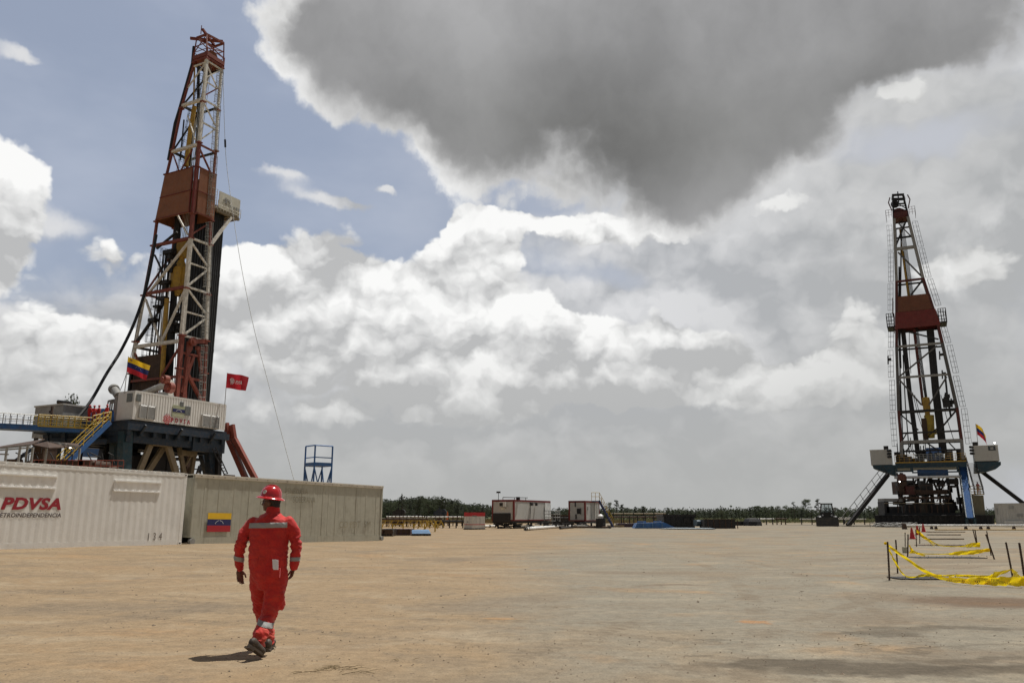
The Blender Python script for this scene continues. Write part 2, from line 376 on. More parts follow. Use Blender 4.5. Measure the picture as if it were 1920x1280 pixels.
# loose stones and twigs
stone = paint('stone', (.22, .17, .12), .9, var=.4); mb = MB()
rs = random.Random(3)
for i in range(4200):
    y = 5.5+30*rs.random()**2.4; x = rs.uniform(-.72, .72)*y+rs.uniform(-.5, .5); r = rs.uniform(.003, .009)*(1+y*.02)*(2.0 if rs.random() < .03 else 1)
    z = gz(x, y)+r*.25; a = rs.uniform(0, 3); vv = []
    for (dx, dy, dz) in ((1, 0, 0), (-1, 0, 0), (0, 1, 0), (0, -1, 0), (0, 0, .7), (0, 0, -.7)):
        k = r*rs.uniform(.6, 1.3); vv.append((x+(dx*cos(a)-dy*sin(a))*k*1.3, y+(dx*sin(a)+dy*cos(a))*k, z+dz*k))
    mb.raw(vv, [(0, 2, 4), (2, 1, 4), (1, 3, 4), (3, 0, 4), (2, 0, 5), (1, 2, 5), (3, 1, 5), (0, 3, 5)])
tag(mb.build('gravel', stone), 'small loose stones scattered over the bare yard', None, None, 'stuff')
mb = MB(); tw = paint('dry_twig', (.20, .15, .075), .9, var=.3)
for (cx, cy, n_) in ((640, 1254, 16), (670, 1262, 6), (560, 1260, 4), (1640, 1210, 5), (760, 1240, 3)):
    p = atz(cx, cy)
    for i in range(n_):
        q = p+V((rs.uniform(-.22, .22), rs.uniform(-.10, .10), .008)); a = rs.gauss(0, .5)+(pi if rs.random() < .5 else 0); L = rs.uniform(.05, .22)
        mb.path([q, q+V((cos(a)*L*.5, sin(a)*L*.5, .012)), q+V((cos(a+.2)*L, sin(a+.2)*L, .004))], [.003, .0025, .001], 5)
tag(mb.build('dry_straw', tw), 'thin scraps of dry straw lying on the dirt', None, None, 'stuff')
# ------------------------------------------------------------------ writing and marks
def text(name, s, O_, ex, ey, w_, h_, mat, parent, offset=0., shear=0., thick=.004, font=None):
    cu = bpy.data.curves.new(name, 'FONT'); cu.body = s; cu.offset = offset; cu.shear = shear; cu.space_character = 1.05; cu.resolution_u = 3
    o = bpy.data.objects.new(name, cu); COL.objects.link(o); bpy.context.view_layer.update()
    me = bpy.data.meshes.new_from_object(o.evaluated_get(bpy.context.evaluated_depsgraph_get())); bpy.data.objects.remove(o)
    X = [v.co.x for v in me.vertices]; Y = [v.co.y for v in me.vertices]; x0, x1, y0, y1 = min(X), max(X), min(Y), max(Y)
    ex, ey = V(ex).normalized(), V(ey).normalized(); nn = ex.cross(ey); off = wloc(parent)
    for v in me.vertices:
        v.co = V(O_)+ex*((v.co.x-x0)/(x1-x0)*w_)+ey*((v.co.y-y0)/(y1-y0)*h_)+nn*thick-off
    me.materials.clear(); me.materials.append(mat)
    o = bpy.data.objects.new(name, me); COL.objects.link(o); o.parent = parent; return o
def star(mb, c, ex, ey, r):
    pts = [V(c)+ex*(sin(pi*k/5)*(r if k % 2 == 0 else r*.42))+ey*(cos(pi*k/5)*(r if k % 2 == 0 else r*.42)) for k in range(10)]
    mb.raw(pts+[V(c)], [(k, 10, (k+1) % 10) for k in range(10)])
def emblem(mb, c, ex, ey, r):                # round badge woven of nested square chevrons
    n = 22; q = 2*r/n
    for i in range(n):
        for j in range(n):
            x, y = -r+(i+.5)*q, -r+(j+.5)*q
            if x*x+y*y > r*r: continue
            a, b2 = (x+y)/r, (x-y)/r; k = max(abs(abs(a)-.62), abs(abs(b2)-.62))
            if int(k*5.2) % 2 == 0:
                p = V(c)+ex*x+ey*y; mb.raw([p-ex*q/2-ey*q/2, p+ex*q/2-ey*q/2, p+ex*q/2+ey*q/2, p-ex*q/2+ey*q/2], [(0, 1, 2, 3)])
FLAGM = [paint('flag_yellow', (.80, .50, .02), .7, var=.05), paint('flag_blue', (.02, .025, .11), .7, var=.05), paint('flag_red', (.42, .02, .03), .7, var=.05), paint('flag_white', (.75, .75, .75), .7, var=.03), paint('flag_crest', (.3, .15, .05), .7)]
CLOTHM = []
for m_ in FLAGM:
    c_ = m_.copy(); c_.name = m_.name+'_cloth'; tt = c_.node_tree; b_ = tt.nodes['Principled BSDF']; tr_ = tt.nodes.new('ShaderNodeBsdfTranslucent'); mx = tt.nodes.new('ShaderNodeMixShader'); mx.inputs[0].default_value = .45
    tt.links.new(b_.inputs['Base Color'].links[0].from_socket, tr_.inputs[0]); tt.links.new(b_.outputs[0], mx.inputs[1]); tt.links.new(tr_.outputs[0], mx.inputs[2]); tt.links.new(mx.outputs[0], tt.nodes['Material Output'].inputs[0]); CLOTHM.append(c_)
def flag_on(O_, ex, ey, w_, h_, name, parent, dark=False, wave=None, stars=True, n=14):
    ex, ey = V(ex).normalized(), V(ey).normalized(); nn = ex.cross(ey); wave = wave or (lambda u, v: V((0, 0, 0))); mb = MB()
    for k in range(3):
        mb.use(2-k)
        for i in range(n):
            for j in range(2):
                vv = []
                for (a, b2) in ((i, j), (i+1, j), (i+1, j+1), (i, j+1)):
                    u, v_ = a/n, (k+b2/2)/3; vv.append(V(O_)+ex*u*w_+ey*v_*h_+nn*.012+wave(u, v_))
                mb.raw(vv, [(0, 1, 2, 3)])
    if stars:
        mb.use(3)
        for k in range(8):
            a = pi*(.08+.84*k/7); u, v_ = .5+cos(a)*.17, .40+sin(a)*.17*w_/h_*.75; star(mb, V(O_)+ex*u*w_+ey*v_*h_+nn*.02+wave(u, v_), ex, ey, w_*.024)
    return mb.build(name, CLOTHM if name == 'cloth' else FLAGM, parent)
# ------------------------------------------------------------------ shipping containers in the yard
def corr(mb, O_, e1, e3, nn, L, H, per=.278, dep=.034, flat=.42):
    """trapezoid corrugation over L x H, outer crests at O_ + nn*0"""
    xs_ = []; x = 0.
    while x < L-1e-6:
        a = per*flat; s_ = per*(.5-flat) if flat < .5 else .02
        for (dx, d) in ((0, 0), (a, 0), (a+s_, 1), (a+s_+per-2*s_-a-0, 1)):
            if x+dx < L: xs_.append((x+dx, d))
        x += per
    xs_.append((L, 0)); n = len(xs_)
    vv = [V(O_)+e1*a-nn*dep*d for a, d in xs_]+[V(O_)+e1*a-nn*dep*d+e3*H for a, d in xs_]
    mb.raw(vv, [(i, i+1, n+i+1, n+i) for i in range(n-1)])
def frame3(O_, e1, up, L, W, H, mb, p=.16, side=.13, cast=True):
    """corner posts and rails; O_ = front bottom start, e2 = inward"""
    pass
P_cl = V((-13.74, 34.26, .33)); P_c0 = V((-17.13, 27.64, .385))
def container(name, end, e1, L, H, W, mats, label, cat, slope_up):
    """end = bottom corner of the visible long side at its far end; e1 points from far end back towards the near end"""
    e1 = V(e1).normalized(); nn = V((-e1.y, e1.x, 0)).normalized()
    if nn.x < 0: nn = -nn
    up = e1.cross(nn).normalized()
    if up.z < 0: up = -up
    T = thing(name, V(end)+e1*L/2-nn*W/2, label, cat)
    return T, e1, nn, up
cw = paint('container_white', (.74, .725, .68), .5, var=.05, streak=.22, dirt=.12, rust=.10, bump=.15, scale=.7, dirtcol=(.36, .32, .25))
e1 = (P_c0-P_cl).normalized(); L, H, W = 12.19, 2.9, 2.44
T, e1, nn, up = container('shipping_container', P_cl, e1, L, H, W, None, 'long white shipping container with big red company lettering and two shallow window hoods', 'container', 0)
O_ = P_cl+V((0, 0, .0))
mb = MB(); corr(mb, O_+e1*.16+up*.2-nn*.006, e1, up, nn, L-.32, H-.34, .30, .007, .10); mb.build('side_panel', cw, T)
mb = MB()
mb.obox(O_+up*.0-nn*.16, e1*.16, nn*.16, up*H); mb.obox(O_+e1*(L-.16)-nn*.16, e1*.16, nn*.16, up*H)
mb.obox(O_+e1*.16-nn*.14, e1*(L-.32), nn*.135, up*.2); mb.obox(O_+e1*.16+up*(H-.14)-nn*.1, e1*(L-.32), nn*.103, up*.09)
mb.obox(O_-nn*W, e1*.16, nn*.16, up*H); mb.obox(O_-nn*(W-.16)+up*.002, e1*.12, nn*(W-.32), up*.2); mb.obox(O_-nn*(W-.16)+up*(H-.16), e1*.12, nn*(W-.32), up*.158)
mb.build('frame', cw, T)
mb = MB()
n_ = 40                                      # roof sheet with scalloped edge
for i in range(n_):
    a0, a1_ = .1+(L-.2)*i/n_, .1+(L-.2)*(i+1)/n_; g = (a1_-a0)*.28
    mb.obox(O_+e1*(a0+g/2)-nn*(W-.05)+up*(H-.045), e1*(a1_-a0-g), nn*(W-.045), up*.065)
mb.obox(O_+e1*.1-nn*(W-.06)+up*(H-.06), e1*(L-.2), nn*(W-.1), up*.03); mb.build('roof', cw, T)
mb = MB(); mb.obox(O_+e1*.05-nn*(W-.16)+up*.2, e1*.05, nn*(W-.32), up*(H-.36)); mb.build('end_wall', cw, T)
mb = MB()
for zc in (0, H-.12):
    for a in (-.004, L-.175): mb.obox(O_+e1*a-nn*.175+up*(zc-.002), e1*.18, nn*.18, up*.124)
mb.build('corner_casting', cw, T)
mb = MB()
for zc in (.055, H-.07): mb.box(O_+e1*.085+nn*.007+up*zc, .07, .012, .05, e1, nn, up)
mb.build('casting_hole', M['black'], T)
Pf, Df = (O_[0], O_[1]), (e1[0], e1[1])
def on1(px, py): return onp(px, py, Pf, Df)
hood = paint('hood_white', (.86, .85, .81), .45, var=.04, dirt=.15)
for (x0, y0, x1, y1, nxf) in ((-60, 889, 106, 917, 10), (214.5, 899, 301.5, 924, 7)):
    a = on1(x0, y0); b2 = on1(x1, (y0+y1)/2); sA = (a-O_).dot(e1); sB = (b2-O_).dot(e1)
    zt = (on1(x1, y0+5)-O_).dot(up) if x0 > 0 else (on1(x1, 892)-O_).dot(up); zb = (on1(x1, y1)-O_).dot(up)
    sA, sB = max(sA, sB), min(sA, sB); w_ = sA-sB; h_ = zt-zb; q = O_+e1*sB+up*zb; mb = MB()
    mb.obox(q-nn*.0, e1*w_, nn*.04, up*.05); mb.obox(q+up*(h_-.05)-nn*.0, e1*w_, nn*.06, up*.05)
    mb.obox(q+up*.05-nn*.02, e1*.05, nn*.04, up*(h_-.1)); mb.obox(q+e1*(w_-.05)+up*.05-nn*.02, e1*.05, nn*.04, up*(h_-.1))
    fr = mb.build('window_hood', hood, T)
    mb = MB(); corr(mb, q+e1*.05+up*.05+nn*.024, e1, up, nn, w_-.1, h_-.1, w_/nxf, .018, .2); mb.build('inset_panel', hood, fr)
redtxt = paint('red_lettering', (.30, .012, .025), .6, var=.04)
def place_text(on, x0, yb0, x1, hpx, s, name, parent, nn, mat, up_, off=0., shear=0., lift=.003, revert=True):
    a = on(x0, yb0); b2 = on(x1, yb0); ex = V((b2.x-a.x, b2.y-a.y, 0)); w_ = ex.length; ex.normalize(); h_ = on(x1, 966).y*hpx/FPX
    return text(name, s, a, ex, up_, w_, h_, mat, parent, off, shear, lift)
place_text(on1, 1, 955.0, 114, 21.5, 'PDVSA', 'company_lettering', T, nn, redtxt, up, .045, .2)
blktxt = paint('dark_lettering', (.06, .035, .03), .6)
place_text(on1, -7, 969.5, 114, 7.5, 'PETROINDEPENDENCIA', 'company_lettering', T, nn, blktxt, up, .02, .15)
place_text(on1, 277, 1012.5, 303, 13, '1 3 4', 'stencilled_number', T, nn, paint('faded_stencil', (.16, .14, .12), .8, var=.5), up, 0, 0)
# beige container
cb = paint('container_beige', (.43, .42, .34), .55, var=.08, streak=.45, dirt=.25, rust=.12, bump=.08, dirtcol=(.20, .17, .12))
cbt = paint('beige_roof_edge', (.70, .66, .56), .55, var=.06, dirt=.2)
Q0, Q1 = V((-13.55, 34.6, .314)), V((-7.13, 44.84, .159))
e1 = (Q1-Q0).normalized(); L = (Q1-Q0).length; H = 2.9
T, e1, nn, up = container('shipping_container', Q0, e1, L, H, W, None, 'long beige shipping container with a small painted yellow, blue and red flag', 'container', 0)
Pf2, Df2 = (Q0[0], Q0[1]), (e1[0], e1[1])
def on2(px, py): return onp(px, py, Pf2, Df2)
mb = MB(); mb.obox(Q0+e1*.12-nn*.1+up*.3, e1*(L-.2), nn*.07, up*(H-.42))
seams = [383, 409, 439, 466, 490, 502, 537, 565, 588, 605, 617, 630, 647, 668, 687, 705]
mb.build('side_panel', cb, T); mb = MB()
for i, sx in enumerate(seams):
    s_ = (on2(sx, 960)-Q0).dot(e1); wd = .05 if i % 2 else .14
    mb.obox(Q0+e1*(s_-wd/2)-nn*.032+up*.3, e1*wd, nn*(.012 if i % 2 else .008), up*(H-.42))
mb.build('rib', cb, T)
mb = MB(); mb.obox(Q0+e1*.12-nn*.14, e1*(L-.24), nn*.13, up*.295); mb.obox(Q0-nn*.16+up*.28, e1*.125, nn*.16, up*(H-.3)); mb.obox(Q0+e1*(L-.1)-nn*.16+up*.22, e1*.10, nn*.16, up*(H-.24))
mb.obox(Q0-nn*W+e1*.3, e1*(L-.4), nn*.15, up*.28); mb.obox(Q0+e1*(L-.1)-nn*W+up*.1, e1*.098, nn*(W-.17), up*(H-.12)); mb.obox(Q0-nn*W+up*.28, e1*(L-.1), nn*.05, up*(H-.4)); mb.obox(Q0-nn*(W-.05)+up*.28, e1*.05, nn*(W-.22), up*(H-.4)); mb.build('frame', cb, T)
mb = MB(); mb.obox(Q0-nn*W+up*(H-.02)-e1*.03, e1*(L+.06), nn*(W+.03), up*.05); mb.obox(Q0-nn*.06+up*(H-.12), e1*L, nn*.08, up*.098); mb.build('roof', cbt, T)
mb = MB()
for i in range(20): mb.box(Q0+e1*(L*(i+.5)/20)+up*(H-.06)+nn*.026, .05, .02, .02, e1, nn, up)
mb.box(Q0+e1*1.9-nn*.2+up*(H+.06), .45, .25, .06, e1, nn, up); mb.build('roof_bolt', M['brown'], T)
mb = MB(); mb.tube(Q0+e1*.12-nn*.1+up*.12, Q0+e1*.12+nn*.06+up*.12, .13, 14); mb.tube(Q0+e1*(L+.02)-nn*.1+up*.13, Q0+e1*(L+.02)+nn*.08+up*.13, .11, 14); mb.build('skid_roller', M['grey'], T, True)
a = on2(387, 996.5); b2 = on2(434, 961.5); ex = V((b2.x-a.x, b2.y-a.y, b2.z-a.z)); w_ = (b2-a).dot(e1); h_ = (b2-a).dot(up)
flag_on(a+nn*.0, e1, up, w_, h_, 'painted_flag', T)
grf = paint('faded_graffiti', (.27, .245, .18), .8, var=.3)
place_text(on2, 534, 925, 577, 10, 'VENEZUELA', 'graffiti', T, nn, grf, up, 0)
place_text(on2, 549, 942, 591, 11, 'SOBERANA', 'graffiti', T, nn, grf, up, 0)
place_text(on2, 636, 989, 694, 11, 'CO PDT  SM', 'graffiti', T, nn, paint('very_faded_graffiti', (.33, .30, .215), .8, var=.3), up, 0)
# ------------------------------------------------------------------ drilling rigs
AX = V((.454, .891, 0)); BX = V((.891, -.454, 0))      # away-right / right-towards
def lerp_pts(pts, z):
    pts = sorted(pts, key=lambda p: p.z)
    for a, b in zip(pts, pts[1:]):
        if z <= b.z or b is pts[-1]:
            k = (z-a.z)/(b.z-a.z); return a+(b-a)*k
def cage(mb, pts, out, n_per=1.25, r=.018, w=.75):
    """ladder with safety hoops along the polyline pts, standing out along `out`"""
    for a, b in zip(pts, pts[1:]):
        a, b = V(a), V(b); d = b-a; L = d.length; u = d.normalized(); s_ = u.cross(out).normalized()*(w/2); o = V(out)*w
        for k in (-.55, .55): mb.tube(a+s_*k, b+s_*k, r*1.2, 4)
        n = int(L/.36)
        for i in range(n): c = a+d*(i+.5)/n; mb.tube(c-s_*.55, c+s_*.55, r*.7, 3)
        m = max(1, int(L/n_per))
        for i in range(m+1):
            c = a+d*i/m; mb.path([c-s_, c-s_+o*.6, c-s_*.4+o, c+s_*.4+o, c+s_+o*.6, c+s_], r, 3)
        for q in (-s_*.4+o, s_*.4+o, -s_+o*.6, s_+o*.6): mb.tube(a+q, b+q, r*.8, 3)
MM = [M['mastwhite'], M['red'], M['dark'], M['wall'], M['ochre'], M['steel']]
# ================================================================== left rig
DN = 90.; aN = -.4228; NP = V((aN*DN, DN, 0))
Bs = (BX[0], BX[1]); As = (AX[0], AX[1])
def lf(px, py): return onp(px, py, (NP.x, NP.y), Bs)             # open face (towards the left)
def rf(px, py): return onp(px, py, (NP.x, NP.y), As)             # side face
def zn(py): return lf(384-(py-110)*49/635, py).z
near = lambda z: NP+Z*z
Lp = [lf(*p) for p in ((365, 117), (345, 192), (334.5, 217), (323, 286), (312, 330), (294, 417), (287, 469), (270.5, 554), (252.5, 650), (242.5, 735))]
Rp = [rf(*p) for p in ((416.5, 121), (409.5, 194), (405, 281), (399, 345), (395, 417), (391, 501), (388, 600), (381, 752))]
left = lambda z: lerp_pts(Lp, z)
right = lambda z: lerp_pts(Rp, z)
back = lambda z: left(z)+(right(z)-near(z))
LEG = dict(n=near, l=left, r=right, b=back)
FL = 11.3                                                        # rig floor
RIG = thing('drilling_rig', NP+V((-1, 3, 0)), 'tall red and white drilling rig with brown wind walls rising behind the containers', 'oil rig')
zt = zn(112)
for k in 'nlrb':
    mb = MB(); zz = [FL, zn(690), zn(628), zn(540), zn(446), zn(400), zn(313), zn(268), zn(192), zt]
    if k == 'n': cols = [1, 1, 0, 0, 1, 1, 1, 0, 0]
    elif k == 'l': cols = [2, 0, 0, 1, 1, 1, 1, 1, 1]
    else: cols = [1, 1, 0, 0, 1, 1, 1, 0, 0]
    for (z0, z1), c_ in zip(zip(zz, zz[1:]), cols):
        mb.use(c_); wd = (.44 if k == 'n' else .32)*(1-.35*(z0-FL)/(zt-FL)); mb.beam(LEG[k](z0), LEG[k](z1), wd, wd, up=BX)
    for z in zz[1:]: mb.use(1); mb.beam(LEG[k](z)-Z*.08, LEG[k](z)+Z*.08, .72*(1-.3*(z-FL)/(zt-FL)), None, up=BX)
    mb.build('mast_leg', MM, RIG)
def memb(mb, m_, p, q, w_=.22): mb.use(m_).beam(p, q, w_*.66, w_*.66)
def girt(mb, m_, a, b_, py, w_=.28, dz=0):
    z = zn(py)+dz; mb.use(m_).beam(LEG[a](z), LEG[b_](z), w_*.66, w_*.66)
# open face
mb = MB()
for py, m_, w_ in ((118, 0, .25), (187, 0, .5), (271, 0, .5), (446, 1, .5), (537, 1, .48), (638, 0, .55), (705, 1, .4)): girt(mb, m_, 'n', 'l', py, w_)
for a, b_, m_, w_ in (((384, 120), (352, 165), 0, .2), ((352, 217), (366, 262), 0, .2), ((325, 290), (336, 322), 1, .2), ((361, 280), (338, 322), 1, .2), ((355, 452), (277, 552), 0, .34), ((346, 546), (303, 640), 0, .34), ((273, 560), (300, 640), 0, .3),
                      ((330, 398), (352, 440), 0, .25), ((337, 650), (303, 705), 1, .3), ((253, 662), (272, 705), 1, .3), ((290, 478), (306, 512), 2, .25), ((332, 435), (294, 466), 2, .35), ((284, 600), (256, 640), 2, .3)):
    memb(mb, m_, lf(*a), lf(*b_), w_)
mb.build('face_bracing', MM, RIG)
# side face
mb = MB()
for py, m_, w_ in ((115, 0, .25), (187, 0, .26), (229, 0, .26), (271, 1, .3), (446, 0, .36), (492, 0, .26), (537, 0, .34), (583, 0, .26), (628, 0, .34), (705, 1, .4), (660, 1, .35)): girt(mb, m_, 'n', 'r', py, w_)
for a, b_, m_, w_ in (((384, 114), (408, 166), 0, .2), ((383, 147), (415, 131), 0, .2), ((382, 150), (408, 167), 0, .2), ((382, 180), (408, 166), 1, .22), ((381, 190), (404, 236), 0, .22), ((373, 264), (403, 243), 0, .22), ((373, 276), (398, 330), 1, .26), ((358, 440), (387, 422), 1, .26),
                      ((357, 452), (389, 499), 0, .28), ((353, 535), (389, 506), 0, .3), ((352, 542), (386, 588), 0, .28), ((348, 625), (386, 597), 0, .3), ((351, 700), (378, 752), 1, .5), ((371, 650), (378, 700), 1, .45), ((339, 735), (362, 668), 1, .55)):
    memb(mb, m_, rf(*a), rf(*b_), w_)
mb.build('side_bracing', MM, RIG)
mb = MB()                                                         # far faces of the mast
zl = [FL+.5, zn(638), zn(537), zn(446), zn(340), zn(271), zn(187), zt-.2]
for i, z in enumerate(zl):
    if i in (4, 3): continue
    mb.use(1 if i in (0, 2) else 2); mb.beam(right(z), back(z), .22) if z > zn(400) else None; mb.beam(left(z), back(z), .25)
    if i < len(zl)-1: mb.beam(left(z), back(zl[i+1]), .2)
mb.build('rear_bracing', MM, RIG)
# wind walls
mb = MB(); z0, z1 = zn(399), zn(312.5)
def wall(mb, fa, fb, z0, z1, out, th=.08):
    o = V(out)*.28; mb.raw([fa(z0)+o, fb(z0)+o, fb(z1)+o, fa(z1)+o, fa(z0)+o-V(out)*th, fb(z0)+o-V(out)*th, fb(z1)+o-V(out)*th, fa(z1)+o-V(out)*th], [(0, 1, 2, 3), (7, 6, 5, 4), (0, 4, 5, 1), (1, 5, 6, 2), (2, 6, 7, 3), (3, 7, 4, 0)])
wall(mb, lambda z: near(z)-BX*.3, left, z0, z1, -AX); wall(mb, lambda z: near(z)+AX*.25, lambda z: right(z)+AX*.25, z0, z1, BX)
wall(mb, right, back, z0, z1, AX); wall(mb, left, back, z0, z1, -BX)
ww = mb.build('wind_wall', M['wall'], RIG)
mb = MB(); zm = zn(357)
for z in (z0+.1, zm, z1-.1):
    mb.beam(near(z)-AX*.33, left(z)-AX*.33, .07); mb.beam(near(z)+BX*.33, right(z)+BX*.33, .07)
mb.beam(near(z0)-AX*.3+BX*.15, near(z1)-AX*.3+BX*.15, .2); mb.beam(near(z0)-AX*.42-BX*.25, near(z1)-AX*.42-BX*.25, .1)
mb.build('stiffener', M['wallred'], ww)
# ladder on the side face
mb = MB()
off = BX*.35-AX*.75
for za, zb in ((FL+1, zn(640)), (zn(628), zn(540)), (zn(530), zn(410)), (zn(395), zn(285)), (zn(275), zn(190)), (zn(185), zn(125))):
    cage(mb, [right(za)+off, right(zb)+off], BX, n_per=.8, r=.03)
mb.build('caged_ladder', M['steel'], RIG)
mb = MB()
for za, zb in ((FL+2, zn(640)), (zn(628), zn(540)), (zn(530), zn(450)), (zn(310), zn(190)), (zn(185), zn(130))):
    cage(mb, [left(za)+BX*1.2+AX*1.2, left(zb)+BX*.9+AX*1.2], -AX, n_per=.8, r=.028)
mb.build('caged_ladder', M['dark'], RIG)
# crown
mb = MB(); zc = zt+.1; c4 = [near(zc)-BX*-.15-AX*.15, left(zc)-BX*.15-AX*.15, back(zc)-BX*.15+AX*.15, right(zc)+BX*.15+AX*.15]
mb.prism(c4, Z*.25)
for a, b_ in zip(c4, c4[1:]+c4[:1]): mb.beam(a+Z*.55, b_+Z*.55, .16, .5, up=Z); mb.beam(a+Z*1.3, b_+Z*1.3, .06)
for p in c4: mb.beam(p, p+Z*1.4, .12)
mb.build('crown_platform', M['red'], RIG)
cc_ = (c4[0]+c4[2])/2
for i in range(4):
    mb = MB(); p = cc_+BX*(-.6+i*.4)+Z*1.0; mb.tube(p-BX*.09, p+BX*.09, .8, 20); mb.tube(p-BX*.13, p+BX*.13, .3, 12); mb.build('crown_sheave', M['wall'], RIG, True)
mb = MB(); zu = lf(384, 62).z-.3
T4 = [rf(379, 60), lf(367, 56), None, rf(414, 74)]
t0 = near(zu)-BX*.4; tl = left(zt)+Z*(zu-zt); tr = right(zt)+Z*(zu-zt); tb = tl+(tr-t0)
for p, b0 in ((t0, c4[0]), (tl, c4[1]), (tb, c4[2]), (tr, c4[3])): mb.beam(b0, p, .14)
mb.beam(c4[0]+Z*1.3, tr-Z*1.2, .1); mb.beam(c4[3]+Z*1.3, t0-Z*1.2, .1); mb.beam(c4[3]+Z*1.2, tb-Z*.3, .1); mb.beam(c4[0]+Z*1.2, tl, .1); mb.beam(c4[1]+Z*1.2, t0, .08)
for a, b_ in ((t0, tr), (tr, tb), (tb, tl), (tl, t0)): mb.beam(a, b_, .2, .24); mb.beam(a-Z*1.2, b_-Z*1.2, .08)
q = (t0+tl)/2+Z*.35; mb.beam(tl+Z*.3-BX*1.2, tr+Z*.3-BX*.2, .28); mb.beam(tb+Z*.28, t0+Z*.28-AX*.7, .26); mb.tube(q-BX*.2, q-BX*.2+Z*1.2, .05, 6)
mb.build('crown_frame', M['red'], RIG)
mb = MB(); pts = [left(zn(285))-BX*.35, left(zn(217))-BX*.35, left(zn(192))-BX*.3, left(zt)-BX*.35, left(zt)-BX*.35+Z*2.4]; mb.path(pts, .2, 8); mb.build('mud_pipe', M['dark'], RIG, True)
# travelling gear
ctr = lambda z: (near(z)+back(z))/2
mb = MB(); hk = at(343, 468, 93)
mb.box(hk+Z*0, 1.1, .9, 2.1, BX, AX); mb.tube(hk-AX*.4+Z*.5, hk+AX*.4+Z*.5, .75, 16); mb.tube(hk-AX*.4-Z*.5, hk+AX*.4-Z*.5, .55, 14); mb.tube(hk-Z*1, hk-Z*2.1, .32, 10); mb.build('travelling_block', M['ochre'], RIG, True)
mb = MB(); td = at(337, 522, 93)
mb.tube(td+Z*2.3, td+Z*1.4, .35, 10, .75); mb.box(td, 1.7, 1.3, 2.6, BX, AX); mb.tube(td+Z*1.3, td-Z*1.4, .95, 14); mb.box(td+BX*.8+Z*.1, .5, .9, 1.8, BX, AX); mb.tube(td-Z*1.3, td-Z*2.2, .6, 12, .35)
mb.box(td-BX*.75-Z*.4, .35, 1.0, 2.0, BX, AX); mb.build('top_drive', M['ochre'], RIG, True)
mb = MB(); lk = at(328, 600, 93)
for s_ in (-.35, .35): mb.path([td+BX*s_-Z*1.5, lk+BX*s_*1.2+Z*1.0, lk+BX*s_-Z*1.0], .09, 6)
mb.box(lk-Z*1.2, .9, .8, .7, BX, AX); mb.build('elevator_link', M['dark'], RIG)
mb = MB()
for i in range(8):
    o = BX*(-.5+i*.14)+AX*(.15 if i % 2 else -.15); mb.tube(cc_+o+Z*.9, hk+o+Z*.8, .035, 4)
mb.build('drilling_line', M['steel'], RIG)
mb = MB(); mb.path([at(365, 118, 92), at(363, 198, 92)], .10, 6); mb.use(1); mb.path([at(365, 200, 92), at(357, 245, 92), at(349, 312, 92)], .3, 8); mb.use(1); mb.path([at(313, 560, 92), at(308, 640, 92), at(303, 720, 92)], .28, 8)
mb.build('torque_track', [M['ochre'], M['ochre']], RIG, True)
mb = MB()
for a, b_, r in (((334, 405), (316, 742), .42), ((327, 520), (309, 735), .26), ((344, 560), (333, 740), .34), ((361, 205), (357, 312), .16), ((370, 240), (369, 300), .2), ((372, 120), (372, 250), .2), ((318, 480), (305, 640), .14), ((312, 470), (287, 720), .1), ((307, 470), (284, 700), .09), ((300, 500), (278, 690), .08),
                 ((322, 545), (311, 650), .07), ((345, 225), (338, 300), .1)):
    mb.tube(at(*a, 93.5), at(*b_, 93.5), r, 8)
for i in range(14):
    x = 300+i*5.2; mb.path([at(x+8+i, 470+i*3, 93), at(x-3, 600, 93.3), at(x-11, 740, 93)], .03+.02*(i % 3), 4)
mb.build('guide_rail', M['dark'], RIG, True)
mb = MB()
for (px, py, s_) in ((318, 473, 1.4), (322, 500, 1.2), (310, 530, 1.3), (288, 600, 1.0), (306, 560, 1.1), (296, 575, .8), (331, 590, 1.0), (332, 608, .7)):
    p = at(px, py, 92.5); mb.box(p, s_*1.1, .8, s_*.35, BX, AX); mb.box(p-Z*.4+BX*.2, s_*.3, .5, s_*.7, BX, AX); mb.tube(p-BX*s_*.8, p+BX*s_*.7, .09, 6)
mb.build('tong_hanger', M['dark'], RIG)
# lower red section, drive rollers and raising ram
mb = MB()
mb.prism([rf(350, 640), rf(360, 640), rf(359, 655), rf(351, 668), rf(347, 668)], BX*.2)
for (px, py, r) in ((357, 641, .5),): p = rf(px, py); mb.tube(p+BX*.26, p+BX*.6, r, 20); mb.tube(p+BX*.55, p+BX*.75, r*.45, 14)
for (px, py, r) in ((318.5, 713, .5), (326.5, 728, .62)): p = onp(px, py, (NP.x+BX.x*.9, NP.y+BX.y*.9), As); mb.tube(p-AX*.3+BX*.0, p-AX*.9, r, 20); mb.tube(p-AX*.85, p-AX*1.15, r*.5, 14)
mb.beam(rf(343, 745), rf(352, 668), .45); mb.beam(rf(347, 748), rf(347, 690), .3); mb.beam(rf(366, 640), rf(385, 640), .5); mb.beam(rf(368, 652), rf(385, 655), .4)
mb.build('raising_pulley', M['red'], RIG, True)
mb = MB(); a = lf(262, 745); b_ = lf(312, 728); mb.tube(a-AX*1+Z*-.2, b_-AX*1, .38, 14); mb.tube(b_-AX*1, b_-AX*1+(b_-a).normalized()*2, .4, 12); mb.box(lf(322, 745)-AX*1, 2, .7, .9, BX, AX); mb.build('raising_cylinder', M['mastwhite'], RIG, True)
mb = MB(); mb.box(lf(268, 690)+AX*.6, 4.6, .3, 3.2, BX, AX); mb.box(lf(262, 730)+AX*.6, 4.2, .3, 2.4, BX, AX); mb.build('shield_panel', M['brown'], RIG)
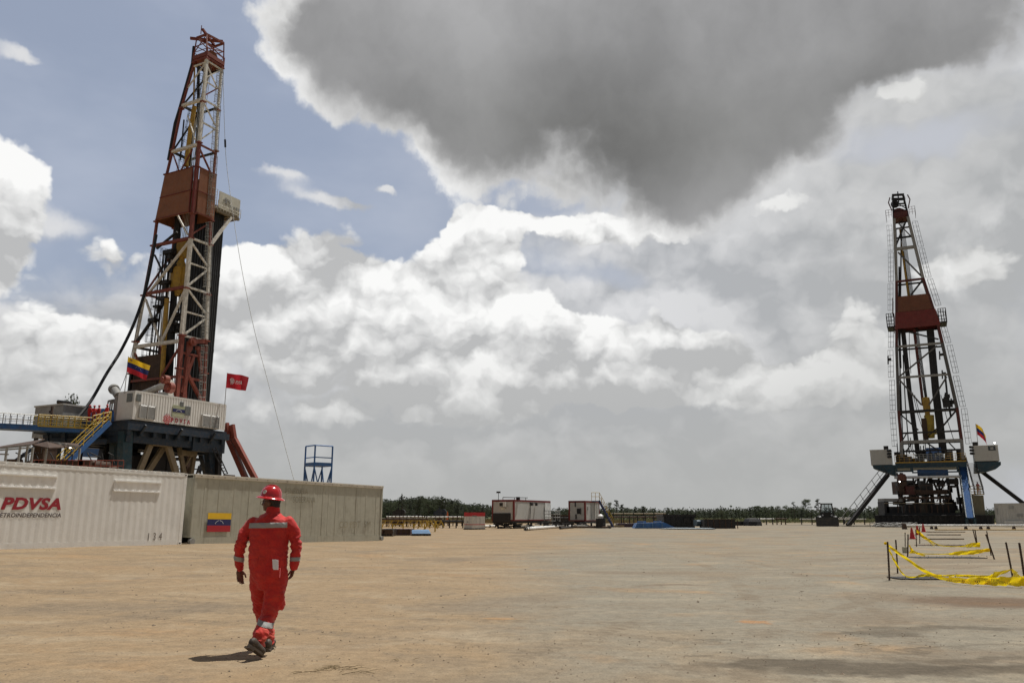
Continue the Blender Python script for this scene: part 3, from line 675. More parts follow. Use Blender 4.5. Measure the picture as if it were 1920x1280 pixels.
# racking board
mb = MB(); Pm = NP-BX*.4; onm = lambda px, py: onp(px, py, (NP.x, NP.y), As)
m0, m1 = onm(405.5, 391), onm(447.5, 414); zb_ = m0.z; m1 = V((m1.x, m1.y, zb_)); h1 = onm(410, 360).z-zb_
lenm = (m1-m0).length; 
mb.obox(m0-BX*5.0-AX*.2, AX*(lenm+.2), BX*5.0, Z*.18)
for i in range(7): mb.beam(m0+AX*(lenm*i/6)-BX*5-Z*.14, m0+AX*(lenm*i/6)-Z*.14, .16)
mb.beam(m0-Z*.2, m1-Z*.2, .3); mb.beam(m0-Z*.2-BX*5, m1-Z*.2-BX*5, .3); mb.build('racking_board', M['tan'], RIG)
mb = MB(); mb.obox(m0+BX*.02+AX*.25+Z*.2, AX*(lenm-.3), BX*.09, Z*(h1*.98)); mb.obox(m1-AX*.1-BX*3.2+Z*.2, AX*.09, BX*3.15, Z*(h1*.9)); wb = mb.build('windbreak_panel', paint('windbreak', (.55, .53, .44), .55, var=.08, dirt=.25), RIG)
mb = MB(); q = m0+BX*.13+AX*.9+Z*(h1*.62)
for a, b_ in (((0, 0), (.35, .45)), ((.35, .45), (.55, -.4)), ((.25, .1), (1.0, .25)), ((.15, -.35), (.5, .05)), ((.6, .35), (1.1, -.05))): mb.beam(q+AX*a[0]+Z*a[1], q+AX*b_[0]+Z*b_[1], .11)
for i, s_ in enumerate((.22, .1, .26, .3, .24)): mb.box(m0+BX*.13+AX*(lenm*.55+i*.36)+Z*(h1*.45), .22 if i != 1 else .08, .03, .3, AX, BX)
for i in range(5): mb.box(m0+BX*.13+AX*(lenm*.55+i*.36)+Z*(h1*.27), .28, .03, .08, AX, BX)
mb.build('painted_mark', M['grey'], wb)
mb = MB()
for i in range(9): p = m0+AX*(lenm*i/8)+BX*.25; mb.tube(p-Z*.1, p+Z*1.1, .035, 4)
mb.tube(m0+BX*.25+Z*.55, m1+BX*.25+Z*.55, .03, 4); mb.beam(m0+AX*(lenm*.66)-Z*.3, right(zb_-5)+BX*.1, .3); mb.beam(m0+AX*(lenm*.66)-Z*.3-BX*5, right(zb_-5)-BX*4.6, .3)
cage(mb, [m0-AX*.3+BX*.1, m0-AX*.3+BX*.1+Z*h1], -AX, r=.03); mb.build('board_brace', M['mastwhite'], RIG)
# pipe stands racked in the mast
random.seed(5)
def az_at(t_, b0):                                # point on the line (offset -BX*b0, moving along AX) whose x/y = t_
    P0 = NP-BX*b0; k = (t_*P0.y-P0.x)/(AX.x-t_*AX.y); return P0+AX*k
stand = None
rowz = [(-.3825-.0026*i, .8) for i in range(8)]+[(-.4025-.0035*i, 2.8) for i in range(6)]
for i, (t_, b0) in enumerate(rowz):
    p = az_at(t_, b0); z1 = zb_+1.2-(.5*random.random()); mb = MB(); mb.path([p+Z*(FL+.1), p+Z*((FL+z1)/2)+BX*.03, p+Z*z1], .17 if i < 8 else .24, 8)
    for zz_ in (FL+9.5, FL+19): mb.tube(p+Z*zz_, p+Z*(zz_+.4), .21 if i < 8 else .28, 8)
    o = mb.build('drill_pipe', paint('pipe_steel', (.020, .020, .019), .55, metal=.1, var=.25), None, True, loc=p+Z*FL)
    tag(o, 'dark steel drill pipe stand racked upright under the board of the left rig', 'drill pipe', 'drill pipe stands racked in the left rig')
# floor and substructure
DC0 = V((-.4758*81.4, 81.4, 0)); DL, DW, DH = 12.3, 2.5, 2.95; zd = CH+81.4*ray(248, 785.5)[1]
mb = MB(); f0 = DC0-BX*9-AX*.5; mb.obox(f0+Z*(zd-1.1), AX*(DL+1.2), BX*9.1, Z*.7); mb.obox(f0+Z*(zd-.42)+AX*.2, AX*(DL+.8), BX*8.8, Z*.3)
for i in range(9): mb.beam(f0+AX*(i*1.55+.3)+Z*(zd-1.35), f0+AX*(i*1.55+.3)+BX*9+Z*(zd-1.35), .35, .5)
mb.build('rig_floor', M['navy'], RIG)
mb = MB(); g0 = DC0-BX*.3
mb.obox(onp(252, 800, DC0-BX*.5, As), AX*0+(AX*9.0), -BX*.5, Z*-1.6)
mb.obox(g0+AX*8.2+Z*(zd-2.6), AX*4.6, -BX*.9, Z*1.6); mb.obox(g0-BX*6+Z*(zd-2.4), AX*12.5, -BX*.7, Z*1.4); mb.obox(g0-BX*8.6+Z*(zd-2.4), AX*12.5, -BX*.7, Z*1.4)
mb.obox(g0+Z*(zd-2.3)-AX*.3-BX*8.9, BX*9, AX*.5, Z*1.2); mb.obox(g0+Z*(zd-2.7)+AX*12-BX*8.9, BX*8.9, AX*.5, Z*1.6)
for i in range(3): mb.beam(g0+AX*(1.2+i*4.6)+Z*(zd-1.6)+BX*.0, g0+AX*(1.2+i*4.6)+Z*(zd-.5)+BX*.9, .2)
mb.build('floor_girder', M['navy'], RIG)
def dcp(px, py, boff): return onp(px, py, DC0-BX*boff, As)
for (top, bot, w_, boff, m_) in (((235, 815), (232, 884), 1.05, .8, 'teal'), ((218, 815), (214, 886), .9, 5, 'teal'), ((411, 830), (409, 893), .55, .8, 'dark'), ((392, 832), (397, 893), 1.0, 1.5, 'navy'), ((300, 815), (292, 886), 1.4, 4, 'dark'), ((315, 830), (314, 888), .9, 5, 'dark'), ((250, 815), (252, 884), .7, 7, 'dark'), ((376, 830), (392, 893), .9, 5, 'navy'),
                                  ((205, 815), (190, 886), 1.1, 9, 'dark'), ((350, 830), (352, 890), .6, 6, 'brown')):
    a = dcp(*top, boff); b_ = dcp(*bot, boff); a.z = zd-1.2; d = (b_-a); b2 = a+d*(a.z/(a.z-b_.z)); mb = MB(); mb.beam(a, b2, w_, w_*.8, up=BX); mb.build('substructure_leg', M[m_], RIG)
for (top, bot, w_, boff) in (((283, 826), (261, 884), .55, 1.2), ((309, 826), (277, 884), .55, 2.2), ((315, 830), (330, 886), .6, 1.2), ((336, 838), (345, 886), .45, 2.2), ((366, 840), (359, 886), .45, 3)):
    a = dcp(*top, boff); b_ = dcp(*bot, boff); a.z = zd-2.2; d = (b_-a); b2 = a+d*(a.z/(a.z-b_.z)); mb = MB(); mb.beam(a, b2, w_, w_*.7, up=BX); mb.build('swing_leg', M['tan'], RIG)
mb = MB(); mb.beam(dcp(284, 829, 1.0), dcp(311, 832, 1.0), .6); mb.beam(dcp(337, 848, 2), dcp(366, 851, 3), .55); mb.beam(dcp(340, 884, 2.5), dcp(364, 845, 2.8), .2); mb.build('cross_member', M['tan'], RIG)
mb = MB()
for a, b_ in (((222, 850), (262, 850)), ((165, 868), (250, 868)), ((268, 884), (310, 850)), ((240, 850), (262, 884)), ((330, 860), (400, 862)), ((186, 878), (205, 830)), ((395, 850), (372, 885))): mb.beam(dcp(*a, 6), dcp(*b_, 6), .35)
for k in range(26): mb.beam(dcp(210+k*7.2, 888, 7), dcp(212+k*7.2+random.uniform(-3, 3), 866+random.uniform(-18, 8), 7), .14)
mb.beam(dcp(205, 874, 7), dcp(395, 880, 7), .12); mb.build('substructure_bracing', M['dark'], RIG)
mb = MB(); mb.beam(dcp(398, 840, 0), dcp(421, 890, -1.2), .12); mb.beam(dcp(404, 838, 0), dcp(427, 888, -1.2), .12)
for i in range(9): mb.beam(dcp(400+i*2.6, 845+i*5.4, 0), dcp(406+i*2.6, 844+i*5.4, -.5), .07)
mb.build('access_ladder', M['dark'], RIG)
mb = MB(); mb.box(dcp(300, 800, 6)+Z*-.2, 8, 5, 1.4, AX, BX); mb.box(DC0-BX*6.5+AX*6+Z*(zd-5.5), 3.2, 3, 4.5, AX, BX); mb.tube(DC0-BX*6.5+AX*6+Z*1, DC0-BX*6.5+AX*6+Z*(zd-3), .9, 14); mb.build('blowout_preventer', M['dark'], RIG)
mb = MB(); q = lf(222, 760)-AX*1.0; mb.box(V((q.x, q.y, zd+1.0))-BX*1.0, 3.0, 2.6, 3.0, BX, AX); mb.box(V((q.x, q.y, zd-1.2))-BX*1.2+AX*.5, 3.6, 2.6, 3.4, BX, AX); mb.build('drawworks_cover', M['blue'], RIG)
mb = MB(); a = at(214, 730, 84); b_ = at(222, 742, 83); mb.tube(a, b_, .42, 16); mb.tube(a-(b_-a)*.15, a+(b_-a)*.05, .55, 16); mb.path([b_, b_-Z*1.5, b_-Z*3+BX*.3], .3, 8)
for i in range(5): q = at(203+i*4, 752+(i % 2)*3, 84); mb.tube(q, q+V((.9, 0, .2)), .12, 6); mb.tube(q, q-Z*.9, .08, 5)
mb.build('winch', M['grey'], RIG, True)
# doghouse on the floor
DH_ = thing('doghouse_cabin', DC0+AX*DL/2-BX*DW/2+Z*zd, 'white corrugated cabin with louvred panels and red company sign, perched on the left rig floor', 'cabin')
Dz = DC0+Z*zd; dw = paint('cabin_paint', (.72, .71, .67), .5, var=.05, streak=.12, dirt=.08, rust=.06)
mb = MB(); corr(mb, Dz+AX*.15+Z*.12, AX, Z, BX, DL-.3, DH-.24, .34, .028, .3); corr(mb, Dz-AX*0+Z*.12-BX*(DW-.1), BX, Z, -AX, .01, DH-.2); mb.build('side_panel', dw, DH_)
mb = MB(); mb.obox(Dz-AX*.02-BX*(DW-.1)+Z*.1, BX*(DW-.2), AX*.05, Z*(DH-.2)); mb.obox(Dz+AX*(DL-.05)-BX*(DW-.1)+Z*.1, BX*(DW-.2), AX*.05, Z*(DH-.2)); mb.obox(Dz-BX*DW+Z*.1+AX*.1, AX*(DL-.2), BX*.05, Z*(DH-.2)); mb.build('end_wall', dw, DH_)
mb = MB()
for a in (0, DL-.16):
    for b_ in (0, DW-.16): mb.obox(Dz+AX*a-BX*b_, AX*.16, -BX*.16, Z*DH)
for z in (0, DH-.14):
    mb.obox(Dz+AX*.16+Z*z, AX*(DL-.32), -BX*.12, Z*.13); mb.obox(Dz-BX*.16+Z*z, AX*.12, -BX*(DW-.32), Z*.13)
mb.obox(Dz+AX*.05+Z*(DH-.02), AX*(DL-.1), -BX*DW, Z*.05); mb.build('frame', dw, DH_)
ond = lambda px, py: onp(px, py, DC0+BX*.0, As)
def dbox(x0, y0, x1, y1, name, m_, th=.06, par=None):
    a = ond(x0, y1); b_ = ond(x1, (y0+y1)/2); zt_ = ond(x0, y0).z; L_ = (b_-a).dot(AX); mb = MB(); mb.obox(a+BX*.004, AX*L_, BX*th, Z*(zt_-a.z)); return mb.build(name, m_, par or DH_), a, L_, zt_-a.z
lv = paint('louvre_paint', (.50, .49, .46), .5, var=.05)
for r_ in ((259, 758, 290, 783), (376, 776, 410, 800)):
    fr, a, L_, h_ = dbox(*r_, 'louvre_frame', lv, .03)
    mb = MB(); ns = 12
    for k in range(2):
        for i in range(ns): mb.prism([a+AX*(L_*(.04+.49*k))+Z*(h_*(i+.1)/ns)+BX*.16, a+AX*(L_*(.04+.49*k))+Z*(h_*(i+.8)/ns)+BX*.05, a+AX*(L_*(.04+.49*k))+Z*(h_*(i+.95)/ns)+BX*.05], AX*L_*.43)
    for k in (0, .485, .97): mb.obox(a+AX*L_*k+BX*.03, AX*L_*.03, BX*.15, Z*h_)
    mb.build('louvre', lv, fr)
dg = paint('dark_glass_panel', (.16, .17, .16), .3)
dbox(255, 738, 264, 752, 'window', dg); dbox(337, 753, 343.5, 761.5, 'window', dg); dbox(346, 761, 356.5, 778, 'window', dg)
mb = MB(); q = Dz-AX*.05-BX*1.1+Z*(DH-1.15); mb.obox(q, BX*.85, AX*.04, Z*.9); mb.build('window', dg, DH_)
mb = MB(); a = ond(322, 780); mb.obox(a+BX*.0, AX*1.6, BX*.05, Z*1.25); bn_ = mb.build('flag_board', paint('pale_green', (.40, .42, .28), .6), DH_)
mb = MB(); mb.obox(a+BX*.05+Z*.5, AX*1.6, BX*.02, Z*.36); mb.build('blue_band', FLAGM[1], bn_)
mb = MB(); [star(mb, a+BX*.09+AX*(.8+cos(t_)*.33)+Z*(.58+sin(t_)*.18), AX, Z, .06) for t_ in [pi*(.05+.9*k/7) for k in range(8)]]; mb.build('star_arc', FLAGM[3], bn_)
def dtext(x0, y0, x1, y1, s, m_, off=0):
    a = ond(x0, y1); L_ = (ond(x1, y1+2)-a).dot(AX); h_ = ond(x0, y0).z-a.z; text('cabin_lettering', s, a+BX*.03, AX, Z, L_, h_, m_, DH_, off)
dtext(320.5, 782.5, 356, 791.5, 'P D V S A', redtxt, .03); dtext(325, 793.2, 347, 795.8, 'S. V. 1003-SIR', blktxt)
mb = MB(); emblem(mb, ond(313, 785.5)+BX*.05, AX, Z, .55); mb.build('round_emblem', paint('emblem_red', (.50, .02, .03), .5), DH_)
# flags
def flagpole(base, h, label, kind, ex, fw, fh, droop=.0, seed=0):
    T = thing('flag', base, label, 'flag'); mb = MB(); mb.tube(base, base+Z*h, .045, 8, .03); mb.build('pole', M['steel'], T, True)
    ex = V(ex).normalized(); nn = ex.cross(Z); o = base+Z*(h-fh-.05)+ex*.04
    wv_ = lambda u, v: nn*(.30*sin(u*8+seed+v*1.6)*(.3+u))*fw*.35+Z*(-droop*u*u*fw+.05*sin(u*6+1+v)*u)
    if kind == 'ven':
        f = flag_on(o, ex, Z, fw, fh, 'cloth', T, wave=wv_, n=18)
        mb = MB(); mb.box(o+ex*fw*.14+Z*fh*.86+wv_(.14, .86)-nn*.0, fw*.1, .05, fh*.12, ex, nn); mb.build('crest', FLAGM[4], T)
    else:
        mb = MB(); n = 18
        for i in range(n):
            for j in range(3):
                vv = []
                for (a, b2) in ((i, j), (i+1, j), (i+1, j+1), (i, j+1)):
                    u, v_ = a/n, b2/3; vv.append(o+ex*u*fw+Z*(v_*fh*(1-.25*max(0, u-.75)))+wv_(u, v_))
                mb.raw(vv, [(0, 1, 2, 3)])
        mb.build('cloth', CLOTHM[2], T, True)
        q = o+ex*fw*.25+Z*fh*.5; n2 = -nn if nn.y > 0 else nn; mb = MB(); emblem(mb, q+n2*.10+wv_(.25, .5), ex, Z, fh*.22); em = mb.build('round_emblem', FLAGM[3], T)
        tx = text('flag_lettering', 'PDVSA', o+ex*fw*.42+Z*(fh*.36), ex, Z, fw*.42, fh*.24, FLAGM[3], T, .03, .2, .12)
        off_ = wloc(T)
        for v in tx.data.vertices:
            u = ((V(v.co)+off_-o).dot(ex))/fw; v.co = V(v.co)+wv_(u, .5)
    return T
p = ond(421, 764); flagpole(V((p.x, p.y, zd+DH)), onp(428, 699, (p.x, p.y), As).z-zd-DH, 'red flag with white lettering on a thin pole above the cabin of the left rig', 'pdvsa', V((1, -.2, -.12)), 2.6, 1.75, .06, 1.0)
p = at(233.5, 737, 82); flagpole(V((p.x, p.y, p.z)), at(236, 668, 82).z-p.z, 'yellow, blue and red national flag flying at the left edge of the left rig mast', 'ven', V((1, -.15, -.35)), 2.6, 1.6, .06, .4)
# ---- guy wire and black hose
def hang(pts_px, r, name, m_, label, cat):
    pts = [at(*p) for p in pts_px]; mb = MB(); out = []
    for i in range(len(pts)-1):
        p0, p1, p2, p3 = pts[max(i-1, 0)], pts[i], pts[i+1], pts[min(i+2, len(pts)-1)]
        for k in range(6):
            t_ = k/6; out.append(.5*((2*p1)+(p2-p0)*t_+(2*p0-5*p1+4*p2-p3)*t_*t_+(3*p1-p0-3*p2+p3)*t_**3))
    out.append(pts[-1]); mb.path(out, r, 6); o = mb.build(name, m_, None, True, loc=pts[-1]); tag(o, label, cat); return o
hang([(418, 132, 92), (422, 265, 91), (428, 335, 90), (449, 480, 86), (475, 610, 82), (505, 725, 78), (530, 820, 74), (550, 895, 70), (563, 948, 66)], .03, 'guy_wire', M['steel'], 'thin steel guy wire curving down from the crown of the left rig', 'cable')
hang([(422, 262, 90.9), (422.5, 276, 90.9)], .12, 'turnbuckle', M['dark'], 'small dark clamp on the thin wire beside the left mast', 'clamp')
hang([(293, 440, 90), (276, 530, 90), (255, 597, 89), (228, 655, 88), (200, 700, 86), (170, 752, 84), (140, 790, 82)], .17, 'kelly_hose', M['black'], 'thick black hose sweeping down left from the left mast to the walkway', 'hose')
hang([(282, 480, 90), (262, 590, 89), (240, 690, 88), (224, 735, 86)], .035, 'steel_line', M['dark'], 'thin dark line running down beside the left mast leg', 'cable')
# ---- red slide on the far side
T = thing('raising_arm', at(462, 890, 97), 'red steel arm with two channels slanting down to the right of the left rig', 'steel arm')
for (a, b_, c_) in (((424, 793), (428, 822), (459, 893)), ((435, 796), (439, 822), (476, 893))):
    mb = MB(); p, q, r = at(*a, 95), at(*b_, 95), at(*c_, 94); r2 = q+(r-q)*(q.z/(q.z-r.z)); mb.beam(p, q, .4, .55, up=BX); mb.beam(q, r2, .75, .5, up=V((1, -.2, 0))); mb.build('arm_channel', M['red'], T)
mb = MB()
for i in range(5): a = at(426, 800+i*7, 95); mb.beam(a, a+V((.75, 0, 0)), .08)
mb.build('rung', M['red'], T)
# ------------------------------------------------------------------ around the left rig
def rail(mb, a, b, h=1.05, n=6, r=.035, mid=1):
    a, b = V(a), V(b)
    for i in range(n+1): p = a+(b-a)*i/n; mb.tube(p, p+Z*h, r, 5)
    for k in range(mid+1): z = h*(k+1)/(mid+1); mb.tube(a+Z*z, b+Z*z, r, 5)
T = thing('walkway', at(100, 800, 80), 'blue elevated walkway with yellow handrails leading left from the left rig floor', 'walkway')
a, b = at(-40, 792.5, 74), at(172, 803.5, 80.5); d = (b-a).normalized(); nn = V((d.y, -d.x, 0)).normalized()*-1
if nn.y < 0: nn = -nn
mb = MB(); mb.obox(a-Z*.42, b-a, nn*1.9, Z*.4); mb.obox(a-Z*.02-nn*.06, b-a, nn*.1, Z*.1); mb.beam(a-Z*.9+nn*1+d*9, b-Z*.9+nn*1, .3); mb.build('deck', M['blue'], T)
mb = MB(); rail(mb, a+(b-a)*.02, a+(b-a)*.49, 1.05, 8, .04); rail(mb, a+nn*1.85+(b-a)*.2, a+nn*1.85+(b-a)*.5, 1.05, 6, .03); mb.build('railing', M['steel'], T)
mb = MB(); rail(mb, a+(b-a)*.5, b, 1.1, 9, .05, 2); rail(mb, a+nn*1.85+(b-a)*.5, b+nn*1.85, 1.1, 8, .045, 2); rail(mb, b, at(205, 795, 82), 1.3, 5, .05, 2); mb.obox(a+(b-a)*.5-Z*.05-nn*.08, (b-a)*.5, nn*.05, Z*.14); mb.build('toe_board_and_rail', M['yellow'], T)
mb = MB()
for (px, y0, y1, w_) in ((88, 807, 828, .5), (97, 806, 832, .3), (120, 807, 828, .35), (150, 808, 830, .4)): mb.beam(at(px, y0, 80), at(px, y1, 80), w_)
mb.beam(at(66, 808, 80), at(92, 812, 80), .35, .5); mb.tube(at(67, 809, 79.5), at(90, 812, 79.5), .2, 8); mb.beam(at(95, 826, 80), at(200, 828, 82), .6, .5); mb.beam(at(95, 812, 80), at(190, 815, 82), .4, .5); mb.beam(at(100, 820, 80.5), at(185, 818, 82.5), 1.1, .6)
mb.beam(at(88, 822, 80), at(25, 866, 78), .3); mb.build('support_frame', M['navy'], T)
for (x0, x1, h) in ((24, 33, 0),): pass
# stairs
T = thing('stairway', at(165, 840, 78), 'blue steel stairs with yellow handrails climbing to the left rig floor', 'stairs')
a, b = at(207, 791, 78.8), at(122, 873, 75); e = (b-a); b = a+e*((a.z-.2)/(a.z-b.z)); e = b-a; sd_ = V((-e.y, e.x, 0)).normalized()
if sd_.x > 0: sd_ = -sd_
mb = MB(); mb.beam(a, b, .14, .42, up=Z); mb.beam(a+sd_*1.1, b+sd_*1.1, .14, .42, up=Z); mb.build('stringer', M['blue'], T)
mb = MB()
for i in range(38): p = a+e*(i+.5)/38; mb.box(p+sd_*.55, 1.0, .28, .05, sd_, V((e.x, e.y, 0)).normalized())
mb.build('tread', M['navy'], T)
for o_ in (V((0, 0, 0)), sd_*1.1):
    mb = MB()
    for i in range(12): p = a+e*i/11+o_; mb.tube(p, p+Z*1.05, .04, 5)
    mb.tube(a+o_+Z*1.05, b+o_+Z*1.05, .045, 6); mb.tube(a+o_+Z*.6, b+o_+Z*.6, .035, 6); mb.build('handrail', M['yellow'], T)
# white tank house far behind, and its tree
def gable(name, label, cat, c, ax, L, W, h, hr, m_, mroof, z0=0):
    ax = V(ax).normalized(); ay = Z.cross(ax); T = thing(name, V((c[0], c[1], z0)), label, cat); o = V((c[0], c[1], z0))-ax*L/2-ay*W/2
    mb = MB(); mb.obox(o, ax*L, ay*W, Z*h); mb.build('wall', m_, T)
    mb = MB(); r0 = o+Z*h; mid = ay*W/2+Z*hr
    for e_ in (-ay*.15-Z*.06,): mb.prism([r0+e_-ax*.15, r0+mid-ax*.15, r0+ay*W+ay*.15-Z*.06-ax*.15, r0+ay*W+ay*.15-Z*.0-ax*.15, r0+mid+Z*.07-ax*.15, r0-ay*.15-ax*.15], ax*(L+.3))
    mb.build('roof', mroof, T); return T
p = at(115, 790, 84)
T = thing('mud_tank_house', V((p.x, p.y, 0)), 'pale flat roofed cabin raised behind the walkway of the left rig', 'cabin')
mb = MB(); zt_ = at(115, 763, 84).z; mb.box(V((p.x, p.y, zt_-1.7)), 4.6, 3.0, 3.2, BX, AX); mb.build('wall', M['grey'], T); mb = MB(); mb.box(V((p.x, p.y, zt_-.0)), 4.8, 3.2, .16, BX, AX); mb.build('roof', M['panel'], T)
mb = MB()
for i in (-1, 1):
    for j in (-1, 1): mb.beam(V((p.x, p.y, zt_-3.3))+BX*i*2+AX*j*1.2, V((p.x, p.y, 0))+BX*i*2+AX*j*1.2, .3)
mb.build('leg', M['dark'], T)
T = thing('lamp_post', at(96, 800, 79), 'dark thin post with a small fitting standing on the walkway of the left rig', 'post')
mb = MB(); a = at(95, 800, 79.3); mb.beam(a, at(98, 761, 79.3), .17); mb.beam(at(93, 772, 79.2), at(98, 772, 79.2), .25, .2); mb.build('pole', M['brown'], T)
# open sheds and machinery behind the white container
T = thing('open_shed', at(60, 870, 66), 'low open sided metal shed with dark sheet roof behind the white container', 'shed')
mb = MB(); A0 = [at(0, 840.5, 62), at(88, 831, 66), at(150, 846, 66), at(57, 836.5, 71)]
mb.prism([at(-20, 842, 62), at(58, 834.5, 62), at(84, 824, 72), at(10, 836, 74)], Z*.08); mb.prism([at(60, 835, 64), at(88, 829, 64), at(146, 833, 66), at(150, 838, 66), at(92, 841, 62)], Z*.08); mb.build('roof', M['brown'], T)
mb = MB()
for (a_, b_) in (((0, 840, 61.5), (58, 835, 61.5)), ((0, 843.5, 61.5), (58, 839, 61.5)), ((88, 828, 64), (110, 829.5, 64)), ((110, 829.5, 64), (148, 838, 65)), ((88, 833, 64), (148, 838.5, 65)), ((92, 828, 64), (98, 833, 64)), ((98, 833, 64), (106, 829, 64)), ((106, 829, 64), (114, 834.5, 64)), ((114, 834.5, 64), (124, 832, 64)), ((0, 851, 61), (16, 851.5, 61))): mb.beam(at(*a_), at(*b_), .10)
for px, y0, yy in ((13, 840, 61.5), (38, 837, 61.5), (52, 836, 66), (62, 838, 62), (89, 829, 64), (150, 840, 66)):
    a_ = at(px, y0, yy); mb.beam(a_, V((a_.x, a_.y, 0)), .13)
mb.build('post', M['steel'], T)
T = thing('mud_tank', at(84, 866, 69), 'rust brown steel tank under the open shed behind the white container', 'tank')
mb = MB(); a_ = at(84, 858, 69); mb.box(V((a_.x, a_.y, a_.z/2+.2)), 1.3, 1.2, a_.z+1.4, BX, AX); mb.build('tank_body', M['brown'], T)
mb = MB(); mb.box(V((a_.x, a_.y, a_.z+1.0)), 1.4, 1.3, .12, BX, AX); mb.build('lid', M['brown'], T)
rr = random.Random(11)
T = thing('pump_skid', at(60, 878, 66), 'jumble of rusty pumps and railings showing over the white container', 'machinery')
mb = MB()
for i in range(20):
    px = rr.uniform(5, 210); p = at(px, rr.uniform(868, 882), 66); mb.tube(p-V((.5, 0, 0)), p+V((.5, .3, 0)), rr.uniform(.15, .42), 10)
    if i % 3 == 0: mb.box(p, rr.uniform(.6, 1.6), .8, rr.uniform(.4, .9))
mb.build('pump', M['brown'], T, True)
mb = MB()
a_, b_ = at(60, 881, 65), at(230, 884, 65); a_.z -= .1; rail(mb, a_, b_, .9, 16, .035); mb.build('railing', M['red'], T)
mb = MB()
for i in range(12):
    px = rr.uniform(20, 215); p = at(px, 885, 67); mb.path([p, p+Z*rr.uniform(.5, 1.6), p+Z*1.0+V((rr.uniform(-1.2, 1.2), 0, .6))], .05, 5)
mb.build('hose', M['dark'], T)
# blue scaffold stand behind the beige container
T = thing('scaffold_stand', at(597, 880, 52), 'small blue scaffold stand with a railed top behind the beige container', 'scaffold')
a = at(572.5, 870, 52); hw = .74; ang = radians(42); ex, ey = V((cos(ang), sin(ang), 0)), V((-sin(ang), cos(ang), 0))
c = at(597, 870, 52); zp, ztop = at(597, 870, 52).z, at(597, 836.5, 52).z; cs = [V((c.x, c.y, 0))+ex*i*hw*.84+ey*j*hw*.84 for i, j in ((-1, -1), (1, -1), (1, 1), (-1, 1))]
mb = MB(); mb.prism([p+(p-V((c.x, c.y, 0)))*.06+Z*(zp-.14) for p in cs], Z*.22); mb.build('platform', M['blue'], T)
for p in cs:
    mb = MB(); mb.tube(p, p+Z*(ztop if p is not cs[2] else zp), .055, 6); mb.build('post', M['blue'], T)
mb = MB()
for i in range(4):
    p, q = cs[i], cs[(i+1) % 4]; mb.tube(p+Z*.2, q+Z*(zp-.2), .04, 5); mb.tube(q+Z*.2, p+Z*(zp-.2), .04, 5)
    if 2 not in (i, (i+1) % 4): mb.tube(p+Z*ztop, q+Z*ztop, .045, 5); mb.tube(p+Z*(ztop-.75), q+Z*(ztop-.75), .035, 5)
mb.build('brace', M['blue'], T)
# ================================================================== right rig
RL = V((.4857*130.5, 130.5, 0)); FR_ = lambda px, py: onp(px, py, RL, Bs)
rbase = FR_(1805.6, 832); WR = (rbase-RL).dot(BX); RR_ = RL+BX*WR; FLR = CH+128*ray(1745, 862)[1]
RG = thing('drilling_rig', RL+BX*WR/2+AX*2, 'dark drilling rig with a narrow mast and red windbreak above a blue ramp', 'oil rig')
L2 = [FR_(*p) for p in ((1676.5, 411), (1680, 447), (1681.5, 557), (1681, 648), (1684, 760), (1689, 815), (1691, 862))]
R2 = [FR_(*p) for p in ((1703, 409), (1730, 519), (1760.6, 615), (1794, 761), (1802, 812), (1806, 862))]
l2 = lambda z: lerp_pts(L2, z); r2 = lambda z: lerp_pts(R2, z)
dep = lambda z: AX*(3.4-.9*(z-10)/40); lb2 = lambda z: l2(z)+dep(z); rb2 = lambda z: r2(z)+dep(z)
zy = lambda py, px=1683: FR_(px, py).z
GM = [paint('shaded_mast_white', (.27, .265, .25), .55, dirt=.3), paint('rig_shaded_red', (.09, .016, .013), .6, dirt=.3), M['dark'], paint('shaded_mast_grey', (.09, .088, .085), .55, dirt=.3)]  # rig paints darkened: cloud shade put into the colours
zz = [FLR, zy(829), zy(770), zy(650), zy(617), zy(527), zy(409)]
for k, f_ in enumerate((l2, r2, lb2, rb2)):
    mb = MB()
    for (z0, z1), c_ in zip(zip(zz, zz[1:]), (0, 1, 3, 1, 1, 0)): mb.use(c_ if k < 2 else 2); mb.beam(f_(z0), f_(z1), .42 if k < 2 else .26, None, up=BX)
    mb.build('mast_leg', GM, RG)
mb = MB()
for (x, y, m_, w_) in ((1680, 429, 3, .25), (1680, 447, 2, .3), (1682, 467, 0, .5), (1683, 528, 1, .35), (1683, 650, 0, .38), (1684, 708, 0, .35), (1686, 772, 2, .38), (1689, 812, 2, .3), (1689, 829, 0, .5), (1691, 846, 2, .3)):
    z = zy(y, x); mb.use(m_).beam(l2(z), r2(z), w_*.9)
for a, b, m_, w_ in (((1698, 416), (1680, 460), 2, .3), ((1684, 418), (1708, 443), 3, .18), ((1684, 473), (1728, 518), 3, .26), ((1708, 553), (1729, 526), 2, .3), ((1703, 622), (1760, 636), 2, .25), ((1686, 706), (1757, 648), 3, .27), ((1686, 711), (1728, 759), 3, .27), ((1775, 706), (1742, 759), 3, .27),
                      ((1688, 776), (1722, 806), 2, .24), ((1792, 770), (1760, 808), 2, .3), ((1742, 815), (1760, 800), 2, .22), ((1700, 845), (1712, 826), 2, .22), ((1700, 812), (1690, 829), 2, .2), ((1795, 846), (1778, 828), 2, .2), ((1735, 828), (1762, 846), 2, .25)):
    mb.use(m_).beam(FR_(*a), FR_(*b), w_*.85)
mb.build('face_bracing', GM, RG)
mb = MB()
for i, z in enumerate(zz[1:]):
    mb.use(2).beam(lb2(z), rb2(z), .25); mb.beam(l2(z), lb2(z), .25); mb.beam(r2(z), rb2(z), .25)
